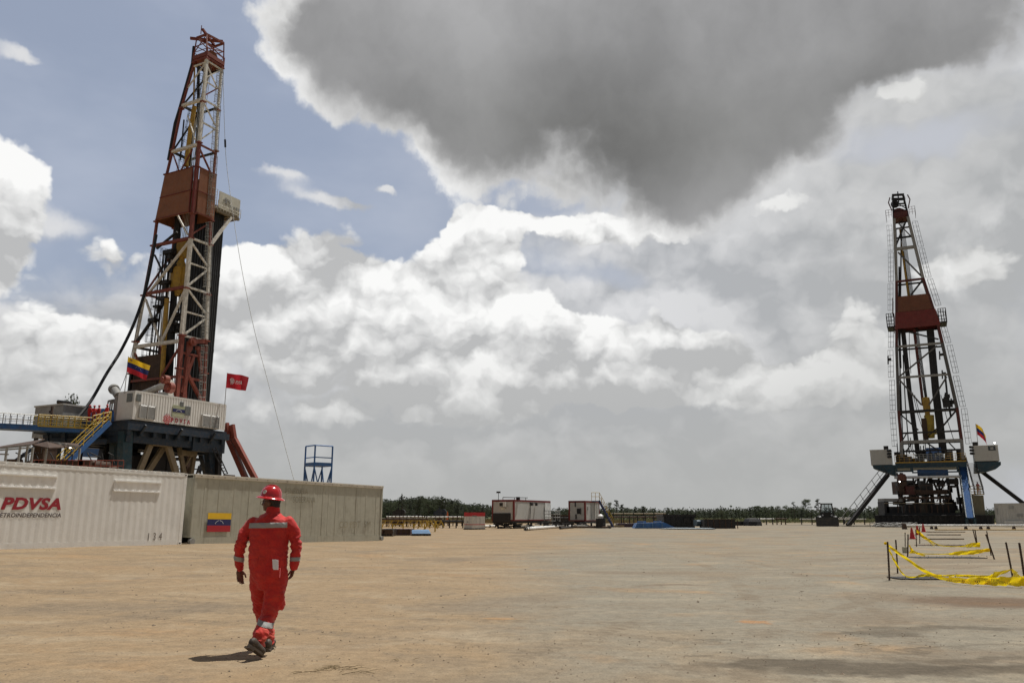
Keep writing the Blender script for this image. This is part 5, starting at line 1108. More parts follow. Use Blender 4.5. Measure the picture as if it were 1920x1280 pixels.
# cabins on skids
def cabin(corner, y, pxl, pyt_l, pxr, ytop, ybot, yr, label, ac=True):
    """two visible walls meeting at `corner` px; left wall recedes to pxl, right wall recedes to pxr"""
    ztop, zbot = zpx(corner, ytop, y), zpx(corner, ybot, y); C_ = G(corner, y, zbot); h_ = ztop-zbot
    dl = -BX*1; dr = AX
    k = onp(pxl, 966, C_, Bs); wl = (V((k.x, k.y, 0))-V((C_.x, C_.y, 0))).length; k = onp(pxr, 966, C_, As); wr = (V((k.x, k.y, 0))-V((C_.x, C_.y, 0))).length
    T = thing('site_cabin', V((C_.x, C_.y, 0)), label, 'cabin')
    mb = MB(); mb.obox(C_+dl*.03+dr*.03, dl*(wl-.06), dr*(wr-.06), Z*(h_-.02)); mb.build('wall', M['panel'], T)
    mb = MB()
    for z_, hh in ((0, .13), (h_-.2, .22)):
        mb.obox(C_+Z*z_, dl*wl, dr*.08, Z*hh); mb.obox(C_+Z*z_+dr*.08, dr*(wr-.08), dl*.08, Z*hh)
    for p in (C_, C_+dl*(wl-.2)): mb.obox(p+Z*.13, dl*.2, dr*.07, Z*(h_-.33))
    mb.obox(C_+Z*.13+dr*.07, dr*.16, dl*.06, Z*(h_-.33)); mb.obox(C_+dr*(wr-.2)+Z*.13, dr*.2, dl*.06, Z*(h_-.33)); mb.obox(C_+Z*h_, dl*wl, dr*wr, Z*.03)
    mb.build('red_trim', M['trimred'], T)
    mb = MB(); mb.obox(C_-Z*.25+dl*.1, dl*(wl-.2), dr*wr, Z*.23); mb.build('underframe', M['dark'], T)
    for a in (.1, .5, .9):
        for b_ in (.1, .9): mb = MB(); p = C_+dl*wl*b_+dr*wr*a-Z*.25; mb.beam(p, V((p.x, p.y, 0)), .22); mb.build('leg', M['dark'], T)
    mb = MB(); p, q = C_+dl*wl*.9-Z*.3, C_+dl*wl*.1-Z*.3; mb.beam(p, V((q.x, q.y, .1)), .1); mb.beam(C_+dl*wl*.1-Z*.3, C_+dr*wr*.4+Z*(.1-C_.z), .1); mb.beam(V((p.x, p.y, .1))-dl*.5, V((q.x, q.y, .1))+dl*1, .25); mb.beam(V((C_.x, C_.y, .1)), V((C_.x, C_.y, .1))+dr*wr, .25); mb.build('brace', M['dark'], T)
    return T, C_, wl, wr, h_
T, C_, wl, wr, h_ = cabin(964, 96, 922, 0, 1032.5, 936.5, 976, 0, 'long white site cabin on stilts with red trim and a window air conditioner')
mb = MB(); q = C_-BX*(wl*.62)-AX*.35+Z*(h_*.66); mb.obox(q, BX*.85, AX*.4, Z*.6); mb.prism([q-Z*.3+BX*.2+AX*.4, q-Z*.05+AX*.02, q-Z*.05+AX*.4], BX*.6); ac = mb.build('air_conditioner', M['white'], T); mb = MB(); mb.obox(q+BX*.08-AX*.02+Z*.08, BX*.45, AX*.02, Z*.4); mb.build('grille', M['dark'], ac)
mb = MB(); mb.obox(C_-BX*(wl-.2)-AX*.06-Z*.12, BX*(wl*.78), AX*.05, Z*1.0); mb.build('dark_skirt', M['dark'], T)
mb = MB(); mb.obox(C_+AX*(wr*.82)+BX*.04+Z*.2, AX*(wr*.17), BX*.04, Z*(h_-.45)); d_ = mb.build('door', paint('door_white', (.72, .72, .68), .45), T)
mb = MB(); mb.obox(C_+AX*(wr*.80)+BX*.5-Z*.1, AX*(wr*.2), BX*.9, Z*.08); rail(mb, C_+AX*(wr*.80)+BX*.1, C_+AX*(wr*.80)+BX*1.3, 1.2, 2, .04, 2); rail(mb, C_+AX*(wr*.8)+BX*1.3, C_+AX*wr+BX*1.3, 1.2, 3, .04, 2); mb.build('landing', M['steel'], T)
mb = MB()
for a in (.42, .44, .56): mb.box(C_+AX*wr*a+BX*.15+Z*(h_-.45), .2, .3, .35, BX, AX)
mb.build('floodlight', M['dark'], T)
mb = MB(); rail(mb, C_-BX*wl*.5+Z*h_, C_+AX*wr*.3+Z*h_, .3, 2, .04, 0); mb.beam(C_-BX*wl*.7+Z*h_, C_-BX*wl*.7+Z*(h_+.9), .06); mb.box(C_-BX*wl*.7+Z*(h_+.9), .5, .05, .2); mb.beam(C_-BX*wl*.5+Z*(h_+.3), C_+AX*wr*.35+Z*(h_+.3), .07); mb.tube(C_+AX*wr*.1+Z*h_, C_+AX*wr*.1+Z*(h_+.35), .25, 10); mb.build('roof_rail', M['dark'], T)
mb = MB(); mb.obox(C_+AX*wr*.42+BX*.01+Z*.2, AX*.06, BX*.04, Z*(h_-.4)); mb.build('panel_joint', M['grey'], T)
T, C_, wl, wr, h_ = cabin(1098, 102, 1066, 0, 1124.5, 938.5, 976.5, 0, 'shorter grey white site cabin with a square dark opening beside a blue stair')
mb = MB(); mb.obox(C_-BX*(wl*.5)-AX*.05+Z*(h_*.36), BX*(wl*.2), AX*.06, Z*(h_*.26)); mb.build('opening', M['black'], T); mb = MB(); mb.obox(C_-BX*(wl*.3)-AX*.12+Z*(h_*.34), BX*.12, AX*.07, Z*(h_*.3)); mb.obox(C_-BX*(wl*.62)-AX*.05+Z*(h_*.7), BX*.15, AX*.06, Z*.6); mb.obox(C_-BX*(wl*.6)-AX*.05+Z*(h_*.1), BX*.2, AX*.06, Z*.6); mb.build('soot_mark', paint('soot', (.06, .06, .06), .8), T)
mb = MB()
for a in (.38, .62, .8): mb.obox(C_+AX*wr*a+BX*.01+Z*.2, AX*.06, BX*.03, Z*(h_-.4))
mb.obox(C_+AX*wr*.12+BX*.01+Z*(h_*.55), AX*.3, BX*.03, Z*.45); mb.build('door_seam', M['grey'], T)
# blue stair right of it
T = thing('access_stair', G(1140, 104), 'narrow blue stair with yellow handrail at the end of the shorter cabin', 'stairs')
a, b_ = at(1124, 938, 104), at(1150, 977, 103); b_.z = .1; mb = MB(); mb.beam(a, b_, .08, .18); mb.beam(a+V((0, 1, 0)), b_+V((0, 1, 0)), .08, .18); mb.obox(a-V((1.0, 0, .12)), V((1.1, 0, 0)), V((0, 1.2, 0)), Z*.1); mb.prism([at(1140, 977, 103.5), at(1150, 977, 103.5), at(1147, 969, 103.5), at(1141, 969, 103.5)], V((0, .8, 0))); mb.build('stringer', paint('slate_blue', (.06, .075, .16), .6), T)
mb = MB(); rail(mb, a-V((1.0, 0, 0)), a, 1.0, 2, .03, 1)
for i in range(7): p = a+(b_-a)*i/6; mb.tube(p, p+Z*1.0, .035, 4)
mb.tube(a+Z*1.0, b_+Z*1.0, .03, 5); mb.tube(a+Z*.5, b_+Z*.5, .025, 5)
for i in range(10): p = a+(b_-a)*(i+.5)/10; mb.obox(p, V((.3, 0, 0)), V((0, 1, 0)), Z*.04)
mb.build('handrail', M['yellow'], T)
T = thing('water_drum', G(1126, 99), 'dark drum with a white cap standing at the corner of the shorter cabin', 'drum'); mb = MB(); p = G(1126, 99, 0); mb.lathe(p, [(.01, 0), (.6, 0), (.6, .5), (.63, .52), (.6, .55), (.6, 1.15), (.01, 1.15)], 18); mb.build('drum_body', M['dark'], T, True); mb = MB(); mb.lathe(p+Z*1.15, [(.3, 0), (.35, .3), (.15, .5), (.01, .55)], 12); mb.build('cap', M['pipewhite'], T, True)
# pipes lying on the ground in front of the cabins
for i, (x0, x1, y0, y1, r, lab, m_) in enumerate(((985, 1046, 992.5, 988, .16, 'thick white pipe with a flanged dark end lying in front of the long cabin', 'pipewhite'), (993, 1048, 990, 986.8, .14, 'second white pipe lying just behind the thick flanged one', 'pipewhite'), (994, 1090, 984.5, 982.5, .13, 'long thin white pipe lying between the two cabins', 'pipewhite'), (1044, 1145, 987.5, 988.5, .11, 'long rusty pipe on the ground before the shorter cabin', 'brown'), (905, 930, 978.5, 976, .15, 'white pipe stub passing under the left end of the long cabin', 'pipewhite'), (1050, 1075, 990, 988, .12, 'short dark pipe beside the rusty one', 'dark'))):
    T = thing('pipe_section', G((x0+x1)/2, 90), lab, 'pipe'); ya = min(CH/(-ray(x0, y0)[1])*.93, 104); yb = min(CH/(-ray(x1, y1)[1])*.93, 106); a, b_ = G(x0, ya, r+.02), G(x1, yb, r+.02); mb = MB(); mb.tube(a, b_, r, 12); mb.build('pipe', M[m_], T, True)
    d = (b_-a).normalized(); mb = MB()
    for q, s_ in ((a, 1), (b_, -1)): mb.tube(q+d*s_*.1, q+d*s_*.3, r*1.35, 12); mb.tube(q+d*s_*1.2, q+d*s_*1.4, r*1.2, 12); mb.tube(q-d*s_*.02, q+d*s_*.02, r*.8, 12)
    mb.build('flange', M['dark'] if i != 2 else M['grey'], T, True)
T = thing('valve_manifold', G(1010, 103), 'clutter of dark valves and fittings beneath the long cabin', 'machinery'); mb = MB()
for i in range(34):
    p = G(rr.uniform(930, 1100), rr.uniform(97, 104), rr.uniform(.1, .7)); mb.box(p, rr.uniform(.15, .7), .4, rr.uniform(.15, .5)); mb.tube(p-V((.4, 0, 0)), p+V((.4, 0, .1)), .07, 6)
mb.build('valve', M['dark'], T); mb = MB()
for i in range(16): p = G(rr.uniform(932, 1100), rr.uniform(97, 103), rr.uniform(.1, .5)); mb.tube(p-V((rr.uniform(.3, .9), 0, 0)), p+V((.4, .2, .05)), .08, 6)
mb.build('fitting', M['grey'], T)
# low things right of the stair
rack(1150, 1245, 964.5, 128, 5, 'long pale rack with horizontal rails behind the blue skips', M['dark'], npipe=3, pm=M['tan'])
rack(1150, 1240, 971, 122, 6, 'long low rack with a dull rail just behind the blue skips', M['dark'], npipe=2, pm=M['brown'])
T = thing('flat_skid', G(1185, 108), 'long dark purple low skid behind the light blue skip', 'skid'); mb = MB(); mb.obox(G(1158, 108, .02), G(1222, 108, .02)-G(1158, 108, .02), V((0, 2.5, 0)), Z*.45); mb.build('skid_frame', paint('purple_dark', (.05, .03, .05), .6), T); mb = MB(); mb.obox(G(1140, 107.6, .02), G(1170, 107.6, .02)-G(1140, 107.6, .02), V((0, 1.5, 0)), Z*.25); mb.build('beam', M['tan'], T)
T = thing('blue_skip', G(1225, 97), 'low open blue steel skip with sloped ends in the middle of the yard', 'skip'); y = 96; a, b_ = at(1190, 986, y), at(1246, 986, y); mb = MB()
mb.prism([V((a.x, y, .05)), V((b_.x+1.4, y, .05)), V((b_.x, y, .72)), V((a.x+.3, y, .62))], V((0, 2.2, 0))); mb.build('skip_body', M['blue'], T)
mb = MB()
for i in range(3): mb.box(V((a.x+1+i*1.1, y-.03, .4)), .12, .06, .5)
mb.box(V((a.x+.9, y+.6, .78)), 1.0, .5, .16); mb.box(V((b_.x-.7, y+.5, .83)), .9, .5, .12); mb.build('stiffener', bl, T)
T = thing('steel_sheet', G(1262, 93), 'flat pale sheet lying on the ground beside the blue skip', 'steel sheet'); mb = MB(); mb.prism([G(1235, 92, .05), G(1341, 90, .05), G(1330, 96, .05), G(1260, 96, .08)], Z*.05); mb.build('sheet', paint('pale_sheet', (.20, .24, .26), .5, dirt=.3), T)
T = thing('skid_building', G(1275, 112), 'long black flat roofed skid unit in the middle distance', 'skid unit'); a, b_ = at(1245, 985, 104), at(1303, 985, 104); z_ = zpx(1270, 963, 104); mb = MB(); mb.obox(V((a.x, 104, 0)), V((b_.x-a.x, 0, 0)), V((0, 5, 0)), Z*(z_-.3)); mb.build('body', M['black'], T); mb = MB(); mb.obox(V((a.x-.1, 103.9, z_-.3)), V((b_.x-a.x+.2, 0, 0)), V((0, 5.2, 0)), Z*.25); mb.build('roof', M['dark'], T)
mb = MB(); mb.box(V((a.x+3, 103.9, .9)), .9, .1, .6); mb.box(V((a.x+3.6, 103.9, 1.05)), .5, .1, .25); [mb.box(V((a.x+.3+i*.65, 103.95, .8)), .06, .08, 1.2) for i in range(6)]; mb.build('panel', M['dark'], T)
T = thing('blue_tank', G(1312, 100), 'small dull blue tank between the black skid unit and the brown black bin', 'tank'); mb = MB(); mb.box(at(1312, 980, 100), 1.2, 1.5, .75); mb.tube(at(1306, 979, 99), at(1318, 979, 99), .3, 12); mb.build('tank_body', paint('dull_blue', (.06, .10, .13), .6), T)
T = thing('steel_bin', G(1350, 97), 'long low rusty black steel bin in the middle distance', 'bin'); a, b_ = at(1321, 984.5, 97), at(1379, 984.5, 97); z_ = zpx(1350, 973.5, 97); mb = MB(); L_ = b_.x-a.x
mb.obox(V((a.x, 97, 0)), V((L_, 0, 0)), V((0, .1, 0)), Z*z_); mb.obox(V((a.x, 99.5, 0)), V((L_, 0, 0)), V((0, .1, 0)), Z*z_); mb.obox(V((a.x, 97.1, 0)), V((.1, 0, 0)), V((0, 2.4, 0)), Z*z_); mb.obox(V((b_.x-.1, 97.1, 0)), V((.1, 0, 0)), V((0, 2.4, 0)), Z*z_); mb.obox(V((a.x+.1, 97.1, .02)), V((L_-.2, 0, 0)), V((0, 2.4, 0)), Z*.1); mb.build('bin_body', M['dark'], T)
mb = MB(); [mb.box(V((a.x+.4+i*.7, 96.96, z_/2)), .08, .08, z_) for i in range(6)]; mb.obox(V((a.x, 96.95, z_)), V((L_, 0, 0)), V((0, .2, 0)), Z*.06); mb.build('rib', M['brown'], T)
T = thing('covered_load', G(1410, 125), 'dark covered heap on the ground right of the steel bin', 'heap'); mb = MB(); c = at(1410, 974, 125); mb.lathe(V((c.x, 125, 0)), [(1.6, 0), (1.5, .6), (1.2, 1.0), (.6, 1.12), (.01, 1.1)], 7, sx=.9); mb.build('cover', M['dark'], T); mb = MB(); mb.obox(V((c.x-3, 125.5, 0)), V((2.2, 0, 0)), V((0, 1, 0)), Z*.5); mb.obox(V((c.x-3, 125.5, .5)), V((2, 0, 0)), V((0, 1, 0)), Z*.12); mb.build('crate', M['dark'], T)
rack(1424, 1448, 974.5, 135, 2, 'short pale rack right of the covered heap', M['dark'], npipe=3)
rack(1456, 1472, 974, 138, 2, 'short brown rack between the covered heap and the wheel loader', M['brown'], npipe=2, pm=M['brown'])
rack(1502, 1620, 975, 140, 6, 'long pale pipe rack behind the wheel loader', M['dark'], npipe=4, pm=paint('dull_pipe', (.32, .30, .26), .5))
rack(1530, 1600, 972.5, 150, 4, 'upper pale pipe row farther behind the wheel loader', M['dark'], npipe=2, pm=paint('dull_pipe', (.32, .30, .26)))
rack(1040, 1066, 973, 118, 3, 'dark rack seen between the two cabins', M['dark'], npipe=4, pm=M['dark'])
T = thing('dark_tarp_wall', G(1050, 125), 'dark low machinery block seen between the two cabins', 'machinery'); mb = MB(); mb.obox(G(1036, 125, 0), G(1067, 125, 0)-G(1036, 125, 0), V((0, 3, 0)), Z*1.45); mb.build('block', M['dark'], T); mb = MB(); mb.obox(G(1036, 124.9, 1.45), G(1067, 124.9, 0)-G(1036, 124.9, 0), V((0, 3, 0)), Z*.12); mb.build('top_rail', M['brown'], T)
# wheel loader facing us
T = thing('wheel_loader', G(1562, 118), 'dark wheel loader facing the yard with its wide bucket on the ground', 'wheel loader'); y = 116; cx = G(1562, y).x; s_ = y/1500
def lx(px): return G(px, y).x
dk = paint('loader_dark', (.028, .026, .02), .6, dirt=.3)
mb = MB(); zb0, zb1 = .05, zpx(1562, 969, y); mb.prism([V((lx(1542), y-1.6, zb0)), V((lx(1542), y-1.2, zb1)), V((lx(1542), y-.2, zb1*.9)), V((lx(1542), y-.2, zb0))], V((lx(1581.5)-lx(1542), 0, 0))); bk = mb.build('bucket', dk, T); mb = MB(); [mb.box(V((lx(1545+i*4.2), y-1.7, .08)), .12, .3, .08) for i in range(9)]; mb.build('tooth', M['dark'], bk)
for s2 in (-1, 1):
    mb = MB(); mb.beam(V((cx+s2*.5, y-.5, .6)), V((cx+s2*.5, y+1.6, 1.5)), .22); mb.build('lift_arm', dk, T)
    for dy in (.9, 3.6):
        mb = MB(); c = V((cx+s2*1.05, y+dy, .75)); mb.lathe(c-V((s2*.28, 0, 0)), [(.3, 0), (.68, 0), (.75, .08), (.75, .48), (.68, .56), (.3, .56)], 24, ax=V((1, 0, 0)) if s2 > 0 else V((-1, 0, 0))); tr = mb.build('tyre', M['black'], T, True); mb = MB(); mb.tube(c-V((.25, 0, 0)), c+V((.25, 0, 0)), .34, 16); mb.build('rim', M['ochre'], tr, True)
mb = MB(); mb.box(V((cx, y+3.6, 1.45)), 1.7, 2.4, 1.1); mb.box(V((cx, y+1.8, 1.2)), 1.5, 1.6, .8); mb.build('body', dk, T)
zc0, zc1 = 1.75, zpx(1562, 944.5, y); mb = MB(); w0, w1 = .88, .70
for sx, sy in ((-1, 0), (1, 0), (-1, 1), (1, 1)): mb.beam(V((cx+sx*w0, y+1.5+sy*1.4, zc0)), V((cx+sx*w1, y+1.6+sy*1.3, zc1)), .13)
for sx in (-1, 1): mb.beam(V((cx+sx*.3, y+1.5, zc0)), V((cx+sx*.26, y+1.55, zc1)), .05)
mb.box(V((cx, y+2.2, zc1+.06)), 1.65, 1.7, .16); mb.box(V((cx, y+2.2, zc0-.1)), 1.9, 1.6, .5); cb_ = mb.build('cab', dk, T); mb = MB(); mb.prism([V((cx-w0+.1, y+1.6, zc0)), V((cx+w0-.1, y+1.6, zc0)), V((cx+w1-.1, y+1.66, zc1)), V((cx-w1+.1, y+1.66, zc1))], V((0, .03, 0)))
gm, t_, b_ = newmat('cab_glass'); b_.inputs['Transmission Weight'].default_value = .85; b_.inputs['Roughness'].default_value = .03; b_.inputs['Base Color'].default_value = (.6, .65, .65, 1); b_.inputs['IOR'].default_value = 1.1; mb.build('windscreen', gm, cb_)
mb = MB(); mb.beam(V((cx+1.1, y+1.4, 1.9)), V((cx+1.1, y+1.4, 2.6)), .05); mb.box(V((cx+1.15, y+1.4, 2.45)), .3, .05, .4); mb.beam(V((cx-1.0, y+1.4, 1.9)), V((cx-1.25, y+1.4, 2.4)), .05); mb.box(V((cx-1.3, y+1.4, 2.3)), .25, .05, .35); mb.build('mirror', M['grey'], T)
mb = MB(); [mb.tube(V((cx+s2*.6, y+.9, 1.55)), V((cx+s2*.6, y+1.0, 1.55)), .13, 10) for s2 in (-1, 1)]; mb.build('headlight', M['pipewhite'], T)
T.rotation_euler.z = -radians(21.5)
# puddle and hose pile by the right rig
T = thing('water_puddle', G(1610, 108), 'flat shallow puddle shining in front of the right rig', 'puddle'); mb = MB(); c = atz(1618, 986.3); mb.raw([c+V((cos(a)*4.2*(1+.2*sin(3*a)), sin(a)*2.2, .035)) for a in [2*pi*k/24 for k in range(24)]], [tuple(range(24))]); wm, t_, b_ = newmat('puddle_water'); b_.inputs['Base Color'].default_value = (.05, .045, .035, 1); b_.inputs['Roughness'].default_value = .02; o = mb.build('water', wm, T)
T = thing('hose_heap', G(1680, 99), 'tangled heap of pale hoses and cable lying before the right rig', 'hose heap'); mb = MB(); c0 = atz(1682, 988.5)
for k in range(12):
    pts = []; ph = rr.uniform(0, 6); rx, ry = rr.uniform(.6, 2.6), rr.uniform(.4, 1.4); cx_ = rr.uniform(-1.6, 1.6)
    for i in range(22): a = ph+i*.33; pts.append(c0+V((cx_+cos(a)*rx, sin(a)*ry, .10+.5*abs(sin(a*1.7+k))*(k % 3)/2)))
    mb.path(pts, .05, 6)
mb.build('hose', M['grey'], T, True)
# long white pipeline on stands
T = thing('flow_line', G(1800, 96), 'long thin white pipe on low stands running across the yard before the right rig', 'pipe'); mb = MB(); y = 92; mb.tube(G(1694, y, .42), G(1990, y, .42), .11, 12); mb.build('pipe', M['pipewhite'], T, True); mb = MB()
for px in (1697, 1746, 1754, 1810, 1838, 1852, 1900): mb.prism([G(px-2, y, 0), G(px+2, y, 0), G(px+.5, y, .32), G(px-.5, y, .32)], V((0, .4, 0)))
mb.box(G(1693, y, .3), .35, .4, .6); mb.build('stand', M['brown'], T)
T = thing('flow_line', G(1800, 98), 'dull second pipe lying low behind the long white one', 'pipe'); mb = MB(); mb.tube(G(1750, 84, .08), G(1990, 84, .08), .05, 8); mb.build('pipe', M['ochre'], T, True)
# ------------------------------------------------------------------ taped-off cellars
slab_m = paint('cellar_steel', (.022, .025, .028), .9, dirt=.4)
def grid_cover(pc, w_, d_, label, col=slab_m):
    T = thing('cellar_cover', pc, label, 'pit cover'); mb = MB(); mb.box(pc+Z*.012, w_, d_, .02); mb.build('plate', col, T); mb = MB()
    for i in range(int(w_/.3)+1): x = -w_/2+.08+i*.3; mb.path([pc+V((x, -d_/2-.02, .0)), pc+V((x, -d_/2-.02, .09)), pc+V((x+.05, -d_/2+.1, .11)), pc+V((x+.09, -d_/2+.14, .03))], .005, 5)
    mb.build('lifting_hook', M['grey'], T)
grid_cover((atz(1700, 1087)+atz(1796, 1087))/2+V((0, .5, 0)), 1.35, .8, 'dark steel pit cover with small hooks under the nearest yellow tape')
grid_cover((atz(1718, 1046)+atz(1846, 1046))/2+V((0, .3, 0)), 2.5, .9, 'dark steel pit cover under the middle yellow tape')
grid_cover((atz(1720, 1022)+atz(1830, 1022))/2, 2.9, .9, 'flat rusty pit cover under the farthest yellow tape', M['brown'])
for i, (x0, x1, py) in enumerate(((1742, 1808, 1011), (1740, 1802, 1003), (1739, 1810, 997.5))):
    T = thing('timber_plank', (atz(x0, py)+atz(x1, py))/2, ('long weathered plank lying nearest behind the tape barriers', 'middle weathered plank lying behind the tape barriers', 'farthest weathered plank lying near the white pipe')[i], 'plank'); a, b_ = atz(x0, py), atz(x1, py); mb = MB(); mb.obox(a, b_-a, V((0, .22, 0)), Z*.07); mb.build('plank', M['wood'], T)
stakes = []
def stake(pt, pb, label, r=.016):
    a = atz(*pb); a.z -= .05; b_ = at(pt[0], pt[1], a.y); mb = MB(); n = 7; mb.path([a, a+(b_-a)*.5+V((.004, 0, 0)), b_], r, 8)
    for k in range(14): p = a+(b_-a)*(k+.5)/14; mb.tube(p-Z*.006, p+Z*.006, r*1.14, 8)
    o = mb.build('rebar_stake', M['brown'], None, True, loc=a); tag(o, label, 'stake', 'rusty stakes of the tape barriers'); return a, b_
S1 = stake((1664, 1015), (1667.5, 1087.5), 'upright rusty stake nearest the camera at the left end of the nearest tape', .022)
S2 = stake((1679.5, 1011.5), (1683, 1074.5), 'rusty stake just behind the left end of the nearest tape', .02)
S3 = stake((1886, 1016), (1899, 1081), 'leaning rusty stake holding the right end of the nearest tape', .022)
S4 = stake((1911, 1017), (1921, 1083), 'rusty stake at the right edge of the picture', .026)
S5 = stake((1697, 997.5), (1697, 1030), 'thin rusty stake at the left end of the middle tape, the farther of two', .02)
S6 = stake((1702.5, 1001), (1701.5, 1043), 'rusty stake at the left end of the middle tape, the nearer of two', .024)
S7 = stake((1848.5, 1001), (1865, 1048), 'strongly leaning rusty stake at the right end of the middle tape', .026)
S8 = stake((1850, 995), (1858.5, 1041), 'thin leaning stake behind the right end of the middle tape', .02)
S9 = stake((1717, 992), (1718.5, 1024), 'rusty stake left of the farthest tape beside the near cone', .024)
S10 = stake((1724, 988), (1724.5, 1019), 'rusty stake at the left end of the farthest tape', .024)
S11 = stake((1824, 991.5), (1831.5, 1021), 'left one of two leaning stakes at the right end of the farthest tape', .026)
S12 = stake((1828, 992.5), (1833, 1025), 'right one of two leaning stakes at the right end of the farthest tape', .026)
tm, t, b = newmat('warning_tape'); tc = t.nodes.new('ShaderNodeTexCoord'); n_ = ntex(t, N(t, tc.outputs['Object']), 7, 4, .6); c = nmix(t, n_.ss(.45, .7)*.4, (.86, .66, .012), (.80, .42, .015)); t.links.new(c.s, b.inputs['Base Color']); b.inputs['Roughness'].default_value = .35; b.inputs['Transmission Weight'].default_value = 0.; b.inputs['Subsurface Weight'].default_value = 0
tl_ = t.nodes.new('ShaderNodeBsdfTranslucent'); t.links.new(c.s, tl_.inputs[0]); mx = t.nodes.new('ShaderNodeMixShader'); mx.inputs[0].default_value = .5; t.links.new(b.outputs[0], mx.inputs[1]); t.links.new(tl_.outputs[0], mx.inputs[2]); t.links.new(mx.outputs[0], t.nodes['Material Output'].inputs[0])
def spl(pts, k=9):
    out = []
    for i in range(len(pts)-1):
        p0, p1, p2, p3 = pts[max(i-1, 0)], pts[i], pts[i+1], pts[min(i+2, len(pts)-1)]
        for q in range(k): t_ = q/k; out.append(.5*((2*p1)+(p2-p0)*t_+(2*p0-5*p1+4*p2-p3)*t_*t_+(3*p1-p0-3*p2+p3)*t_**3))
    out.append(pts[-1]); return out
def tape(mb, ps, seed=0, print_=None):
    """ps: list of (px, py_top, py_bottom, depth)"""
    ps = [(a, b_, c_, min(d, .975*CH/(-ray(a, c_)[1]))) for a, b_, c_, d in ps]
    up_ = spl([at(a, b_, d) for a, b_, c_, d in ps]); lo = spl([at(a, c_, d+(.02 if c_-b_ > 2 else 0)) for a, b_, c_, d in ps]); n = len(up_); m = 4; vv = []
    for i in range(n):
        for j in range(m+1):
            k = j/m; p = up_[i]+(lo[i]-up_[i])*k; w_ = (lo[i]-up_[i]).length; p = p+V((0, 1, .2))*(.35*w_*sin(k*5+i*.55+seed)*.5+.2*w_*sin(i*1.3+seed*2+k*2)); vv.append(p)
    mb.raw(vv, [(i*(m+1)+j, (i+1)*(m+1)+j, (i+1)*(m+1)+j+1, i*(m+1)+j+1) for i in range(n-1) for j in range(m)]); return up_, lo
D1, D3 = S1[0].y, S3[0].y
T = thing('caution_tape', S1[0], 'nearest sagging yellow warning tape with black print strung between four rusty stakes', 'warning tape')
mb = MB(); tape(mb, [(1665, 1019, 1022, D1), (1672, 1024, 1030, D1), (1700, 1044, 1050, D1-.1), (1733, 1066, 1073, D1-.3), (1765, 1080, 1086, D1-.5), (1795, 1085, 1092, D1-.7), (1830, 1090, 1094.5, D1-.8), (1852, 1094, 1096, D1-.8)], 1)
tape(mb, [(1665, 1024, 1030, D1), (1672, 1036, 1044, D1+.1), (1684, 1060, 1066, D1+.4), (1697, 1077, 1080, D1+.5), (1712, 1080, 1083, D1+.5), (1728, 1076, 1081, D1+.5), (1745, 1075, 1080, D1+.6), (1772, 1077, 1080, D1+.6), (1800, 1076, 1081, D1+.6), (1850, 1078, 1083, D1+.5), (1867, 1072, 1082, D1+.3), (1896, 1066, 1068, D3)], 2.3); mb.build('ribbon', tm, T, True)
mb = MB(); tape(mb, [(1780, 1081, 1089, D3+.6), (1815, 1083, 1094, D3+.3), (1850, 1082, 1096, D3), (1890, 1081, 1098, D3-.1), (1925, 1080, 1098, D3-.2)], .4); tape(mb, [(1896, 1065, 1068, D3), (1902, 1068, 1082, D3-.05), (1912, 1078, 1090, D3-.1), (1925, 1082, 1094, D3-.15)], 4); mb.build('wide_ribbon', tm, T, True)
mb = MB(); c = at(1660, 1018, D1); 
for k in range(5): a = k*1.25; mb.raw([c+V((.03*cos(a+q*1.05), .02*sin(a*2+q), .035*sin(a+q*1.05))) for q in range(6)]+[c], [(q, (q+1) % 6, 6) for q in range(6)])
mb.build('knot', tm, T)
prm = paint('tape_print', (.02, .02, .02), .6)
def pr(px, py, s, w_px, h_px, d):
    d = min(d, .93*CH/(-ray(px, 1095)[1])); a = at(px, py, d); b_ = at(px+w_px, py+.4, d); text('printed_warning', s, a, b_-a, V((0, .1, 1)), (b_-a).length, h_px*d/1500, prm, T, .01)
pr(1845, 1087.5, 'NO PASE', 28, 2.6, 18); pr(1848, 1091, 'PRECAUCION', 36, 2.2, 18); pr(1850, 1094.5, 'PELIGRO  NO PASE', 46, 2.2, 18); pr(1775, 1089.5, 'PELIGRO', 34, 2.6, 18); pr(1790, 1080.5, 'PELIGRO  PELIGRO', 56, 2.2, 18.6)
mb = MB(); q = at(1833, 1090.5, 18.0); s_ = 18/1500
for r0, r1 in ((6.5, 4.6),):
    for k in range(3): a0, a1_ = -pi/2+k*2*pi/3, -pi/2+(k+1)*2*pi/3; P_ = lambda r, a: q+V((cos(a)*r*s_, 0, sin(a)*r*s_*.8)); mb.raw([P_(r0, a0), P_(r0, a1_), P_(r1, a1_), P_(r1, a0)], [(0, 1, 2, 3)])
mb.box(q, 2*s_, .005, 2.4*s_); mb.build('warning_triangle', prm, T)
D6, D7 = S6[0].y, S7[0].y
T = thing('caution_tape', S6[0], 'middle yellow warning tape hanging low between leaning stakes', 'warning tape'); mb = MB()
tape(mb, [(1706, 1021, 1034, D6), (1712, 1030, 1036, D6), (1724, 1036, 1040, D6+.2), (1735, 1040, 1043, D6+.2)], 1); tape(mb, [(1704, 1034, 1037, D6), (1716, 1034, 1037, D6+.3), (1735, 1037, 1038.5, D6+.5), (1775, 1037, 1039, D6+.5), (1800, 1032, 1038, D6+.2), (1828, 1030, 1036, D7+.2), (1855, 1027, 1031, D7)], 2); tape(mb, [(1780, 1036, 1040, D7+.4), (1805, 1033, 1040, D7+.2), (1830, 1032, 1038, D7), (1856, 1028, 1033, D7)], 3.7); mb.build('ribbon', tm, T, True)
